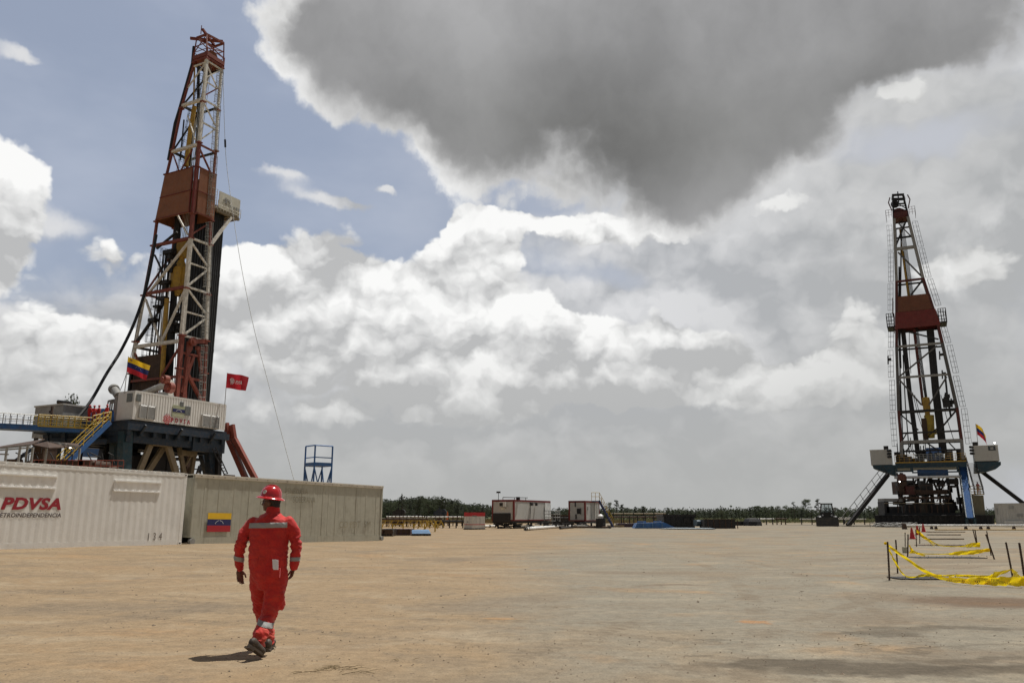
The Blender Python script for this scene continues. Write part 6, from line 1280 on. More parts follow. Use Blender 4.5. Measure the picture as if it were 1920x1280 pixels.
D10, D11 = S10[0].y, S11[0].y
T = thing('caution_tape', S10[0], 'farthest yellow warning tape dropping from a tall stake beside the red cones', 'warning tape'); mb = MB()
tape(mb, [(1718, 992, 996, D10), (1727, 998, 1006, D10), (1738, 1009, 1013, D10), (1752, 1021, 1024, D10-.5)], 1); tape(mb, [(1720, 993, 998, D10), (1735, 1005, 1009, D10), (1750, 1015, 1018, D10), (1766, 1021.5, 1023.5, D10), (1800, 1023, 1025, D10-.3), (1820, 1018, 1024, D11), (1838, 1016, 1024, D11)], 2); tape(mb, [(1812, 1022, 1026, D11-.3), (1826, 1017, 1025, D11-.2), (1838, 1019, 1025, D11-.2)], 4); mb.build('ribbon', tm, T, True)
# cones
def cone(pb, h_px, label, full=True):
    p = atz(*pb); h = h_px*p.y/1500; T = thing('traffic_cone', p, label, 'traffic cone', 'red traffic cones'); mb = MB(); r = h*.26
    mb.box(p+Z*.02, r*2.2, r*2.2, .04); mb.build('base', M['brightred'], T); mb = MB(); mb.lathe(p+Z*.04, [(r*.95, 0), (r*.3, h*.86), (r*.28, h*.95), (.01, h*.95)], 20); mb.build('cone_body', M['brightred'], T, True)
    mb = MB(); mb.lathe(p+Z*.04, [(r*.60, h*.48), (r*.46, h*.67)], 20); mb.build('band', paint('cone_band', (.55, .05, .03), .4), T, True)
cone((1711, 1010), 20, 'red traffic cone nearest the camera left of the farthest tape'); cone((1732, 997), 15, 'red traffic cone farthest from the camera near the white pipe'); cone((1721, 1002.5), 17, 'red traffic cone behind the top end of the farthest tape')
mb = MB(); a = atz(1698, 1036); mb.lathe(a, [(.01, 0), (.12, 0), (.12, .24), (.01, .24)], 12); o = mb.build('plastic_pot', paint('pale_plastic', (.4, .38, .28), .5), None, True, loc=a); tag(o, 'small pale plastic pot at the foot of the stakes of the middle tape', 'pot')
# ------------------------------------------------------------------ trees
leafm = []  # foliage colours lightened and greyed to stand in for distance haze
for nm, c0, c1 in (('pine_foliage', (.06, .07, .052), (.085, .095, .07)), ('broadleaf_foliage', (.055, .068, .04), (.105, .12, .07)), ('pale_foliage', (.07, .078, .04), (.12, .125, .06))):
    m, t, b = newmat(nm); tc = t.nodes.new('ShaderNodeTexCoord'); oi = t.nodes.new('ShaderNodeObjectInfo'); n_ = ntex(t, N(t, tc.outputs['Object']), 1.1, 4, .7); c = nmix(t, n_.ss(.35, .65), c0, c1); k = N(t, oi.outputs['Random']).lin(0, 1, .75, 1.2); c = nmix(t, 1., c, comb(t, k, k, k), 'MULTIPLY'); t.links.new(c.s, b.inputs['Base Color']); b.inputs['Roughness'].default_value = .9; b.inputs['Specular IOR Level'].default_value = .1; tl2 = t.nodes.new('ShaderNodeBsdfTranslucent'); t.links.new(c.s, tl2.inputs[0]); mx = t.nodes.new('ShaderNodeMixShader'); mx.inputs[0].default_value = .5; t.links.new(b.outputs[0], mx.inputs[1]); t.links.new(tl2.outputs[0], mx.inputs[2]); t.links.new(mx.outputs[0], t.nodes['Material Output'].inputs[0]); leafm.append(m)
bark = paint('bark', (.07, .055, .04), .9, var=.3)
def leaves(mb, c, r, n, size, R, flat=1.):
    for i in range(n):
        d = V((R.gauss(0, 1), R.gauss(0, 1), R.gauss(0, flat))); d = d.normalized()*(R.random()**.45)*r; d.z *= flat
        p = c+d; a = V((R.gauss(0, 1), R.gauss(0, 1), R.gauss(0, 1))).normalized(); b_ = a.cross(V((R.gauss(0, 1), R.gauss(0, 1), R.gauss(0, 1)))).normalized(); s_ = size*R.uniform(.6, 1.4)
        mb.raw([p-a*s_, p+b_*s_*.7, p+a*s_, p-b_*s_*.7], [(0, 1, 2, 3)])
def make_tree(kind, h, seed, T):
    R = random.Random(seed); base = V((0, 0, 0)); tr = MB(); cr = MB(); bend = V((R.uniform(-.04, .04), R.uniform(-.04, .04), 0))*h
    top = base+Z*h+bend; P_ = lambda k: base+Z*h*k+bend*k*k; tr.path([P_(k/6) for k in range(7)], [h*.022*(1-.8*k/6) for k in range(7)], 6)
    if kind == 'pine':                    # narrow, layered, ragged
        n = 13
        for i in range(n):
            k = .28+.72*i/n; w_ = h*(.24*(1-k)**.75+.03)*R.uniform(.6, 1.3)
            for q in range(4):
                a = R.uniform(0, 6.28); tip = P_(k)+V((cos(a)*w_, sin(a)*w_, h*R.uniform(-.01, .05))); tr.tube(P_(k), tip, h*.004, 4); leaves(cr, P_(k)+(tip-P_(k))*.7, w_*.45+.1, 34, h*.014, R, .5)
        leaves(cr, P_(.98), h*.03, 14, h*.02, R, 2)
    elif kind == 'umbrella':              # bare trunk, flat tufted crown
        for i in range(11):
            k = R.uniform(.55, .97); a = R.uniform(0, 6.28); w_ = h*R.uniform(.1, .27)*(1.25-k); w_ = max(w_, h*.08); tip = P_(k)+V((cos(a)*w_, sin(a)*w_, h*R.uniform(.0, .07))); tr.tube(P_(k-.06), tip, h*.006, 4); leaves(cr, tip, h*R.uniform(.05, .095), 120, h*.011, R, .6)
        leaves(cr, P_(1.), h*.09, 130, h*.011, R, .6)
    else:                                 # bushy
        for i in range(15):
            k = R.uniform(.3, .95); a = R.uniform(0, 6.28); w_ = h*R.uniform(.05, .26)*(1.2-abs(k-.55)); tip = P_(k)+V((cos(a)*w_, sin(a)*w_, 0)); tr.tube(P_(k-.12), tip, h*.006, 4); leaves(cr, tip, h*R.uniform(.08, .15), 160, h*.012, R, .8)
        leaves(cr, P_(.95), h*.1, 120, h*.012, R, .8)
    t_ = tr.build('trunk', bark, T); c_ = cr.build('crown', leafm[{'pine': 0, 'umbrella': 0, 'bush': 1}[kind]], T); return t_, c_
def tree_at(kind, px, ptop, y, label, seed, group=None):
    h = zpx(px, ptop, y); T = thing('pine_tree' if kind != 'bush' else 'broadleaf_tree', V((0, 0, 0)), label, 'tree', group); make_tree(kind, h, seed, T); T.location = G(px, y); return T
# trees that can be told apart
for i, (k, px, pt, lab) in enumerate((('pine', 754, 927, 'slim pointed pine tallest of the wood beside the beige container'), ('bush', 783, 929.5, 'dark broad tree in the middle of the left wood'), ('pine', 829, 930, 'tall conical pine at the right end of the left wood'), ('pine', 846, 938, 'smaller pine right of the tall conical one in the left wood'),
    ('umbrella', 1047, 951, 'small umbrella shaped tree just above the gap between the two cabins'), ('bush', 1061, 954, 'round low tree at the left edge of the shorter cabin'), ('bush', 1144, 941, 'pale leafy tree behind the blue stair'), ('umbrella', 1156, 938, 'tall tufted pine right of the blue stair'), ('umbrella', 1169, 946, 'lone round topped tree on a thin trunk right of the tufted pine'),
    ('pine', 1208, 949, 'thin pointed tree above the far rails behind the blue skip'), ('pine', 1353, 951, 'pointed pine above the rusty black steel bin'), ('bush', 1460, 948, 'small rounded tree left of the flat crowned one by the loader'), ('umbrella', 1490, 941.5, 'dark flat crowned tree left of the tallest trees by the wheel loader'),
    ('bush', 1513, 935, 'tallest leafy tree left of the wheel loader'), ('umbrella', 1536, 936.5, 'wide open crowned pine directly left of the wheel loader'), ('bush', 1585, 952, 'low round tree directly right of the wheel loader'), ('umbrella', 1630, 949, 'feathery tree between the left brace and the right rig'), ('bush', 1646, 950, 'dense tree touching the left side of the right rig base'))):
    tree_at(k, px, pt, 205+(i*7) % 25, lab, 100+i)
p = at(139, 758, 110); T = thing('broadleaf_tree', V((0, 0, 0)), 'dark round tree top showing above the pale cabin behind the left rig', 'tree'); make_tree('bush', at(138, 742, 112).z, 77, T); T.scale = (.42, .42, 1); T.location = V((at(138, 742, 112).x, 112, 0))
mb = MB(); mb.tube(at(108, 753, 100), at(133, 756, 100), .25, 8); mb.tube(at(133, 756, 100), V((at(133, 756, 100).x, 100, 0)), .15, 6); o = mb.build('vent_pipe', M['dark'], None, True, loc=V((at(133, 756, 100).x, 100, 0))); tag(o, 'dark curved exhaust pipe above the pale cabin behind the left rig', 'pipe')
# repeats of the treeline
protos = [tree_at(k, 1400, pt, 215, 'small dark tree of the distant treeline along the horizon', 300+i, 'trees of the distant treeline') for i, (k, pt) in enumerate((('pine', 948), ('bush', 950), ('bush', 947), ('bush', 951), ('pine', 945), ('bush', 951)))]
R = random.Random(4); used = set()
def tl(px):                               # height of the tree tops along the horizon
    if px < 860: return 936-3*sin(px*.05)
    if px < 960: return 945+(px-860)*.05
    if px < 1150: return 954
    return 953+2*sin(px*.021)+1.2*sin(px*.083)
px = 700
while px < 1925:
    k = R.randrange(6); T = protos[k] if k not in used else copytree(protos[k]); used.add(k)
    y = R.uniform(212, 260); h0 = {0: 948, 1: 950, 2: 947, 3: 951, 4: 945, 5: 951}[k]; h = zpx(1400, h0, 215); want = zpx(px, tl(px)+(R.uniform(1, 5) if R.random() < .62 else R.uniform(-6, 0)), y); s_ = want/h
    T.location = G(px, y); T.rotation_euler.z = R.uniform(0, 6.28); T.scale = (s_*R.uniform(.9, 1.3), s_*R.uniform(.9, 1.3), s_); px += R.uniform(5.5, 11)*(.8 if px < 860 else 1)
for k in range(6):
    if k not in used: protos[k].location = G(1420+k*9, 240)
# the solid wood behind
mb = MB(); R = random.Random(9)
for i in range(5200):
    px = R.uniform(300, 2300) if i % 4 else R.uniform(700, 900); y = R.uniform(262, 290); t_ = tl(px)+3; z = R.uniform(.3, 1)*zpx(px, t_+R.uniform(0, 4), y); leaves(mb, G(px, y, z), 1.8, 27, .25, R, .9)
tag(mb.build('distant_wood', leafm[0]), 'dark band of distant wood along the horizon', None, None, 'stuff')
mb = MB()
for i in range(1500):
    px = R.uniform(690, 1930); y = R.uniform(172, 215); leaves(mb, G(px, y, R.uniform(.1, .6)), 1.3, 9, .22, R, .4)
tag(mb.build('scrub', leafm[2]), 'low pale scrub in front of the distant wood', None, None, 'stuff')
mb = MB()
for i in range(5200):
    px = R.uniform(690, 980) if i % 4 else R.uniform(980, 1250); y = R.uniform(160, 178); p = G(px, y); h = R.uniform(.4, 1.0); mb.raw([p, p+V((.12, 0, 0)), p+V((R.uniform(-.2, .3), 0, h))], [(0, 1, 2)])
tag(mb.build('dry_grass', paint('dry_grass', (.26, .20, .10), .9, var=.3)), 'dry yellow grass at the far edge of the yard', None, None, 'stuff')
# ------------------------------------------------------------------ people
def remesh(mb, voxel, smooth=6, fac=.5, name='body'):
    me = bpy.data.meshes.new(name); me.from_pydata(mb.v, [], mb.f)
    bm = bmesh.new(); bm.from_mesh(me); bmesh.ops.recalc_face_normals(bm, faces=bm.faces); bm.to_mesh(me); bm.free()
    o = bpy.data.objects.new(name, me); COL.objects.link(o)
    m = o.modifiers.new('r', 'REMESH'); m.mode = 'VOXEL'; m.voxel_size = voxel
    if smooth: s_ = o.modifiers.new('s', 'SMOOTH'); s_.iterations = smooth; s_.factor = fac
    bpy.context.view_layer.update(); me2 = bpy.data.meshes.new_from_object(o.evaluated_get(bpy.context.evaluated_depsgraph_get())); bpy.data.objects.remove(o); return me2
def link(me, name, mat, parent, off):
    me.materials.clear(); me.materials.append(mat)
    for v in me.vertices: v.co -= off
    me.polygons.foreach_set('use_smooth', [True]*len(me.polygons)); o = bpy.data.objects.new(name, me); COL.objects.link(o); o.parent = parent; return o
def ell(mb, c, rx, ry, rz, n=16, rot=None):
    k = len(mb.v); m = n//2; c = V(c); R_ = rot or Matrix.Identity(3)
    for i in range(1, m):
        a = pi*i/m
        for j in range(n): b_ = 2*pi*j/n; mb.v.append(tuple(c+R_ @ V((rx*sin(a)*cos(b_), ry*sin(a)*sin(b_), rz*cos(a)))))
    mb.v.append(tuple(c+R_ @ V((0, 0, rz)))); mb.v.append(tuple(c-R_ @ V((0, 0, rz)))); t_ = k+(m-1)*n; b0 = t_+1
    for j in range(n):
        j2 = (j+1) % n; mb.f.append([t_, k+j, k+j2]); mb.m.append(0); mb.f.append([b0, k+(m-2)*n+j2, k+(m-2)*n+j]); mb.m.append(0)
        for i in range(m-2): mb.f.append([k+i*n+j, k+(i+1)*n+j, k+(i+1)*n+j2, k+i*n+j2]); mb.m.append(0)
def limb(mb, pts, n=18):
    """pts: (point, radius) with round ends; radius may be (rx, ry) in the cross-section"""
    P = [V(p) for p, r in pts]; mb.path(P, [r for p, r in pts], n)
    for p, r in pts: ell(mb, p, r, r, r, 14)
def rings(mb, R_, n=28):
    """horizontal-ish elliptical rings: (center, half width, half depth, tilt)"""
    k = len(mb.v)
    for c, a, b_, *e in R_:
        ex = e[0] if e else 2.0
        for j in range(n):
            t_ = 2*pi*j/n; cx_, sy_ = cos(t_), sin(t_); mb.v.append(tuple(V(c)+V((a*abs(cx_)**(2/ex)*(1 if cx_ > 0 else -1), b_*abs(sy_)**(2/ex)*(1 if sy_ > 0 else -1), 0))))
    for i in range(len(R_)-1):
        for j in range(n): mb.f.append([k+i*n+j, k+i*n+(j+1) % n, k+(i+1)*n+(j+1) % n, k+(i+1)*n+j]); mb.m.append(0)
    mb.f.append([k+j for j in reversed(range(n))]); mb.f.append([k+(len(R_)-1)*n+j for j in range(n)]); mb.m += [0, 0]
PY = 9.42
def J(px, py, dy=0.): return at(px, py, PY+dy)
K = PY/1500*1.0                                             # metres per pixel at the figure
head = J(510, 937); 
shL, shR = J(471, 976), J(547, 975)
elL, elR = J(452, 1017, -.05), J(554.5, 1018, .03); wrL, wrR = J(449, 1067, .06), J(550, 1066, .02)
hipL, hipR = J(486, 1085, .02), J(521, 1086, -.02)
knL, knR = J(490, 1145, .20), J(502, 1158, -.10); anL, anR = J(501, 1203, .24), J(483, 1206, -.30)
# coverall
mb = MB()
rings(mb, [(J(502, 1103), .10, .12), (J(503, 1092), .150, .13, 2.1), (J(502, 1072), .200, .160, 2.2), (J(502.5, 1052), .215, .166, 2.3), (J(503.5, 1034), .212, .165, 2.3), (J(504.5, 1015), .212, .160, 2.3), (J(506, 997), .218, .156, 2.4), (J(508.5, 982), .220, .145, 2.5), (J(509.5, 973), .19, .125, 2.4), (J(510, 966), .130, .100, 2.1), (J(511, 960, .01), .080, .080), (J(512, 955, .015), .068, .07)])
ell(mb, shL+V((.055, 0, -.035)), .080, .082, .078); ell(mb, shR+V((-.055, 0, -.035)), .080, .082, .078)
limb(mb, [(shL+V((.035, 0, -.03)), .078), (J(461, 996, -.02), .068), (elL, .060), (J(448, 1040, 0), .058), (J(449, 1056, .03), .055), (J(450, 1064, .045), .046)])
limb(mb, [(shR+V((-.035, 0, -.03)), .078), (J(551, 996, .01), .068), (elR, .058), (J(554, 1040, .02), .056), (J(552, 1055, .02), .054), (J(551, 1062, .02), .046)])
limb(mb, [(hipL+V((.01, 0, .05)), .115), (J(487, 1105, .06), .105), (J(489, 1125, .13), .09), (knL, .080), (J(496, 1165, .24), .080), (J(500, 1184, .26), .080), (J(501, 1200, .25), .072)])
limb(mb, [(hipR+V((-.01, 0, .05)), .122), (J(516, 1106, -.02), .112), (J(510, 1132, -.05), .096), (knR, .084), (J(494, 1178, -.20), .086), (J(487, 1195, -.28), .080), (J(483, 1207, -.29), .070)])
ell(mb, J(503, 1072, -.06), .185, .12, .15)                   # seat
ell(mb, J(525, 1118, -.06), .055, .05, .10); ell(mb, J(529, 1128, -.01), .035, .06, .09)   # thigh pocket
me = remesh(mb, .0095, 14, .5)
# cloth folds
cover_me = me; zk, zs, zb = J(500, 1166, -.1).z, J(449, 1048).z, J(510, 985).z
def fold(co, nrm):
    z, x = co.z, co.x; t_ = (co.z-(-0.0)); d = 0.
    low = max(0., min(1., (0.62-z)/.35)); elb = exp(-((z-1.17)/.12)**2)*(1 if abs(x-head.x) > .2 else 0)
    q = V((co.x*7, co.y*7, co.z*15)); r = 1-abs(noise.noise(q))*2.2; d += (.008+.007*low+.008*elb)*max(-.6, r-.35)
    q = V((co.x*16+3, co.y*12, co.z*26+co.x*14)); r = 1-abs(noise.noise(q))*2.4; d += (.004+.008*low+.006*elb)*max(-.5, r-.4)
    d += noise.noise(V((co.x*4, co.y*4, co.z*5+9)))*.010
    d *= 1-.85*max(exp(-((z-zk)/.035)**2), exp(-((z-zs)/.03)**2)*(1 if abs(x-head.x) > .25 else 0), .6*exp(-((z-zb)/.035)**2))
    ex_ = abs(x-head.x)
    if ex_ < .24:
        d -= .007*exp(-((z-J(503, 1046).z-.006*sin(x*30))/.007)**2); d += .006*exp(-((z-J(503, 1046).z)/.05)**2)*(1-abs(noise.noise(V((co.x*34, co.y*20, co.z*3))))*3)      # gathered waist seam
        if z > J(503, 1046).z: d -= .004*exp(-((x-J(507, 1000).x)/.005)**2)*(1 if co.y < PY else 0)+.004*exp(-((z-J(510, 992).z)/.005)**2)
        elif z > J(503, 1100).z: d -= .006*exp(-((x-J(502.5, 1080).x)/.007)**2)
    if z > 1.25: d += .004*(1-abs(noise.noise(V((co.x*11+co.z*11, co.y*5, co.z*5))))*3)
    return d
nr = [v.normal.copy() for v in me.vertices]
for v, n_ in zip(me.vertices, nr): v.co += n_*fold(v.co, n_)
me.update()
body_o = J(502, 1225); body_o.z = 0
PS = thing('person', body_o, 'man in red coveralls and red hard hat walking away across the yard, seen from behind', 'person')
cm, t, b = newmat('red_coverall'); tc = t.nodes.new('ShaderNodeTexCoord'); O = N(t, tc.outputs['Object']); n_ = ntex(t, O, 6, 6, .6); c = nmix(t, n_.ss(.35, .7), (.44, .011, .010), (.58, .020, .014)); oz = sep(t, O)[2]; dn = ntex(t, O, 9, 6, .65); c = nmix(t, ((1.-oz.ss(.05, .75))*.55+.12)*dn.ss(.42, .66), c, (.42, .10, .05)); t.links.new(c.s, b.inputs['Base Color']); b.inputs['Roughness'].default_value = .78; b.inputs['Sheen Weight'].default_value = .12
bn = t.nodes.new('ShaderNodeBump'); bn.inputs['Strength'].default_value = .35; bn.inputs['Distance'].default_value = .004; h = ntex(t, vm(t, 'MULTIPLY', O, (1, 1, 1.6)), 22, 5, .6, .6); t.links.new(h.s, bn.inputs['Height']); t.links.new(bn.outputs[0], b.inputs['Normal'])
band_src = me.copy()
cov = link(me, 'coverall', cm, PS, body_o)
# reflective bands: strips cut from the cloth surface and lifted a few millimetres
rf_m = paint('reflective_band', (.30, .30, .29), .65, var=.08)
def band(planes, lift, name, mat_):
    bm = bmesh.new(); bm.from_mesh(band_src)
    for co, no in planes:
        bmesh.ops.bisect_plane(bm, geom=bm.verts[:]+bm.edges[:]+bm.faces[:], plane_co=co, plane_no=no, clear_outer=True)
    bm.normal_update()
    for v in bm.verts: v.co += v.normal*lift
    r = bmesh.ops.extrude_face_region(bm, geom=bm.faces[:]); 
    for g in r['geom']:
        if isinstance(g, bmesh.types.BMVert): g.co += g.normal*.0015
    m2 = bpy.data.meshes.new(name); bm.to_mesh(m2); bm.free(); return link(m2, name, mat_, PS, body_o)
u_ = V((0, 0, 1)); bx = V((1, 0, 0))
band([(J(510, 979.5), V((-.02, 0, 1))), (J(510, 989), V((.02, 0, -1))), (J(471.5, 985), V((-1, 0, .05))), (J(542, 985), V((1, 0, .05))), (J(510, 985, .02), V((0, 1, 0)))], .003, 'back_band', rf_m)
band([(J(449, 1043), V((.25, 0, 1))), (J(449, 1052), V((-.25, 0, -1))), (J(466, 1040), bx)], .003, 'sleeve_band', rf_m)
band([(J(552, 1044), V((.0, 0, 1))), (J(552, 1051.5), V((0, 0, -1))), (J(543, 1040), -bx)], .003, 'sleeve_band', rf_m)
band([(J(500, 1161, -.1), V((.30, 0, 1))), (J(500, 1170.5, -.1), V((-.30, 0, -1))), (J(500, 1165, .08), V((0, 1, 0)))], .003, 'trouser_band', rf_m)
# collar, seam belt, cuffs
mb = MB(); mb.lathe(J(512, 957, .015), [(.080, -.02), (.080, .0), (.072, .038), (.064, .039), (.068, 0), (.07, -.02)], 28, ax=V((-.05, .12, 1))); mb.build('collar', cm, PS, True)
# skin: head, neck and arms with hands in one surface
sm, t, b = newmat('skin'); b.inputs['Base Color'].default_value = (.12, .052, .030, 1); b.inputs['Roughness'].default_value = .5; b.inputs['Subsurface Weight'].default_value = .05
mb = MB(); hd = V((-.97, .22, 0)).normalized(); hs = V((hd.y, -hd.x, 0)); hc = J(509.5, 940, .02)      # facing left
H_ = lambda f_, s_, u: hc+hd*f_+hs*s_+Z*u
rot = Matrix((hd, hs, Z)).transposed()
ell(mb, H_(.0, 0, .02), .098, .076, .105, 20, rot); ell(mb, H_(.035, 0, -.045), .068, .058, .075, 18, rot)      # skull, jaw
ell(mb, H_(.078, 0, -.085), .022, .024, .020, 12, rot); ell(mb, H_(.104, 0, -.022), .016, .012, .026, 12, rot); ell(mb, H_(.113, 0, -.034), .012, .013, .010, 10, rot)   # chin, nose
ell(mb, H_(.092, 0, -.060), .013, .022, .007, 10, rot); ell(mb, H_(.090, 0, -.069), .012, .020, .007, 10, rot); ell(mb, H_(.085, 0, .012), .018, .050, .012, 12, rot)   # lips, brow
for s_ in (-1, 1): ell(mb, H_(.055, s_*.042, -.03), .03, .024, .026, 12, rot); ell(mb, H_(-.012, s_*.078, -.022), .020, .009, .034, 12, rot); ell(mb, H_(-.020, s_*.084, -.018), .014, .008, .022, 10, rot)
limb(mb, [(H_(-.02, 0, -.06), .056), (J(511, 958, .01), .060), (J(510, 968), .07)])
rings(mb, [(J(502, 1085), .16, .12), (J(503, 1034), .18, .12), (J(508, 985), .17, .11), (J(510, 972), .12, .09)])
for sh, e_, w_, sg in ((shL, elL, wrL, -1), (shR, elR, wrR, 1)):
    limb(mb, [(sh+V((-.05*sg, 0, -.05)), .05), (e_, .04), (w_+(e_-w_)*.25, .034), (w_, .028)], 14)
def hand(mb, w_, down, side, fwd, curl):
    """w_: wrist, down: direction of the fingers, side: thumb side, palm faces `fwd`"""
    down, side, fwd = V(down).normalized(), V(side).normalized(), V(fwd).normalized()
    ell(mb, w_+down*.05, .042, .018, .052, 14, Matrix((side, fwd, down)).transposed())
    for i, (o_, L_, r) in enumerate(((.030, .072, .0095), (.010, .080, .0098), (-.011, .074, .0094), (-.031, .058, .0085))):
        k = w_+down*.088+side*o_; c1 = curl*(.8+.15*i); a = k+(down*cos(c1*.4)+fwd*sin(c1*.4))*L_*.45; b2 = a+(down*cos(c1)+fwd*sin(c1))*L_*.33; e_ = b2+(down*cos(c1*1.6)+fwd*sin(c1*1.6))*L_*.26
        mb.path([w_+down*.055+side*o_*.8, k, a, b2, e_], [r*1.15, r*1.1, r, r*.92, r*.75], 10); ell(mb, e_, r*.75, r*.75, r*.75, 8)
    t0 = w_+down*.028+side*.032; t1 = t0+(down*.75+side*.6+fwd*.25).normalized()*.042; t2 = t1+(down*.95+side*.15+fwd*.3).normalized()*.036
    mb.path([w_+down*.02+side*.012, t0, t1, t2], [.015, .014, .0115, .009], 10); ell(mb, t2, .009, .009, .009, 8)
hand(mb, wrL+V((0, 0, .005)), V((.10, .10, -1)), V((.80, .55, -.05)), V((.6, -.75, 0)), .35)
hand(mb, wrR+V((0, 0, .010)), V((-.25, .22, -1)), V((-.55, .80, 0)), V((-.8, -.5, 0)), 1.0)
for hp, kn, an in ((hipL, knL, anL), (hipR, knR, anR)): limb(mb, [(hp+Z*.05, .07), (kn, .042), (an, .036)], 14)
me = remesh(mb, .0048, 2, .4); link(me, 'body', sm, PS, body_o)
mb = MB(); rr2 = random.Random(2)
hm = paint('black_hair', (.012, .010, .009), .6)
ell(mb, H_(-.022, 0, .012), .085, .080, .085, 22, rot); ell(mb, H_(-.055, 0, -.045), .045, .062, .045, 16, rot); me = remesh(mb, .007, 1, .3)
for v in me.vertices: v.co += V((rr2.uniform(-1, 1), rr2.uniform(-1, 1), rr2.uniform(-1, 1)))*.0022
link(me, 'hair', hm, PS, body_o)
# glasses
mb = MB(); bk_ = [H_(.103, .0, -.005), H_(.098, .03, -.004), H_(.090, .062, -.006), H_(.0, .083, -.002)]
for s_ in (1, -1): mb.path([H_(.104, 0, -.004), H_(.101, .02*s_, .004), H_(.094, .055*s_, .004), H_(.078, .070*s_, .002), H_(.0, .083*s_, .0), H_(-.02, .083*s_, -.012)], .0028, 6); mb.path([H_(.103+.006*cos(a), s_*(.034+.024*cos(a)), -.014+.018*sin(a)) for a in [2*pi*k/14 for k in range(15)]], .0022, 5)
mb.build('glasses', M['black'], PS, True)
# helmet
hm2, t, b = newmat('helmet_shell'); b.inputs['Base Color'].default_value = (.42, .012, .014, 1); b.inputs['Roughness'].default_value = .22; b.inputs['Coat Weight'].default_value = .4
hx = V((-.05, -.02, 1)).normalized(); tilt = Matrix.Rotation(radians(7), 3, 'Y'); ha = (tilt @ V((0, 0, 1))); hb = J(507.5, 934, .015)
HT = MB(); prof = [(.158, -.010), (.165, -.006), (.158, .004), (.135, .014), (.122, .022), (.119, .05), (.110, .085), (.090, .118), (.060, .140), (.025, .150), (.002, .152)]
HT.lathe(hb, prof, 40, ax=ha); HT.lathe(hb, [(.158, -.010), (.130, .006), (.112, .012), (.108, .05), (.08, .11), (.002, .14)], 40, ax=ha)
for v_i, v_ in enumerate(HT.v): pass
he = HT.build('helmet', hm2, PS, True)
for k, s_ in ((0, .0), (.9, .006)): pass
mb = MB(); fx = ha.cross(V((0, 1, 0))).normalized(); fy = ha.cross(fx)
for o_ in (-.028, 0, .028): mb.path([hb+fy*o_+(fx*cos(a)*.113+ha*(.035+.118*sin(a))) for a in [pi*(.12+.76*k/12) for k in range(13)]], .006, 8)
mb.path([hb+ha*.022+fx*.121*cos(a)+fy*.121*sin(a) for a in [2*pi*k/30 for k in range(31)]], .004, 6); mb.box(hb-V((0, .118, 0))+V((.055, .012, .028)), .035, .012, .010); mb.build('ridge', hm2, he, True)
mb = MB(); q = J(500, 921.8, 0); n_ = (q-(hb+ha*.05)); cdir = V((-.45, -.85, .30)).normalized(); q = hb+ha*.058+V((-.42, -.9, .0)).normalized()*.108+Z*.012; mb.tube(q, q+cdir*.010, .024, 18); mb.build('round_sticker', M['pipewhite'], he, True)
mb = MB(); emblem(mb, q+cdir*.0115, cdir.cross(Z).normalized()*-1, Z, .015); mb.build('sticker_emblem', M['grey'], he)
# boots
bt = paint('boot_leather', (.035, .024, .017), .6, var=.4, dirt=.45, scale=6, dirtcol=(.17, .12, .07)); sole = paint('boot_sole', (.075, .055, .038), .8, var=.3, scale=6)
def boot(heel, toe, ank, roll=Z):
    heel, toe, ank = V(heel), V(toe), V(ank); d = (toe-heel); L_ = d.length; d.normalize(); s_ = d.cross(Z).normalized(); u = s_.cross(d).normalized()
    if u.z < 0: u = -u; s_ = -s_
    mb = MB(); R3 = Matrix((d, s_, u)).transposed()
    ell(mb, heel+d*.055+u*.055, .062, .042, .055, 16, R3); ell(mb, heel+d*L_*.55+u*.048, .11, .045, .045, 16, R3); ell(mb, toe-d*.065+u*.045, .068, .050, .040, 16, R3); limb(mb, [(heel+d*.075+u*.06, .043), (ank, .042)])
    me = remesh(mb, .007, 8, .5); o = link(me, 'boot', bt, PS, body_o)
    mb = MB(); n = 20; poly = []
    for k in range(n): a = 2*pi*k/n; f_ = cos(a); w_ = .048*(1+.12*f_)-.010*exp(-((f_+.1)/.3)**2); poly.append(heel+d*(L_*.5+f_*(L_*.5+.004))+s_*sin(a)*w_-u*.004)
    mb.prism([p for p in poly], u*.024); mb.prism([heel+d*.0+s_*.040-u*.024, heel+d*.075+s_*.040-u*.024, heel+d*.075-s_*.040-u*.024, heel-s_*.040-u*.024], u*.02); mb.build('sole', sole, o); return o
gL = atz(500, 1221.5); boot(V((gL.x, gL.y, .026)), V((gL.x-.02, gL.y+.29, .026)), anL+V((0, 0, -.04)))
tR = atz(487, 1236); hR = V((tR.x-.09, tR.y-.15, .165)); boot(hR, V((tR.x+.012, tR.y+.045, .02)), anR+V((0, .02, -.04)))
# paper in the back pocket
mb = MB(); q = J(524.5, 1064); q = V((J(526, 1056.5).x, PY-.185, J(524, 1056.5).z)); mb.box(q, .052, .012, .105, V((1, .1, 0)).normalized(), V((-.1, 1, 0)).normalized(), V((-.06, 0, 1)).normalized()); mb.box(q+V((-.012, -.004, .008)), .045, .012, .10, V((1, .1, 0)).normalized(), V((-.1, 1, 0)).normalized(), V((-.12, 0, 1)).normalized()); pp = mb.build('folded_paper', paint('white_paper', (.75, .73, .76), .6, var=.03), None, loc=q); tag(pp, 'white folded papers sticking out of the walking man\'s back pocket', 'papers')
mb = MB(); a, b_ = J(517, 1061), J(533, 1063); ym = PY-.182
mb.prism([V((a.x, ym, a.z)), V((b_.x, ym+.01, b_.z)), V((b_.x, ym+.01, b_.z-.10)), V((a.x, ym, a.z-.11))], V((0, .03, 0))); mb.build('back_pocket', cm, PS)
mb = MB(); a, b_ = J(466, 1046), J(541, 1047)
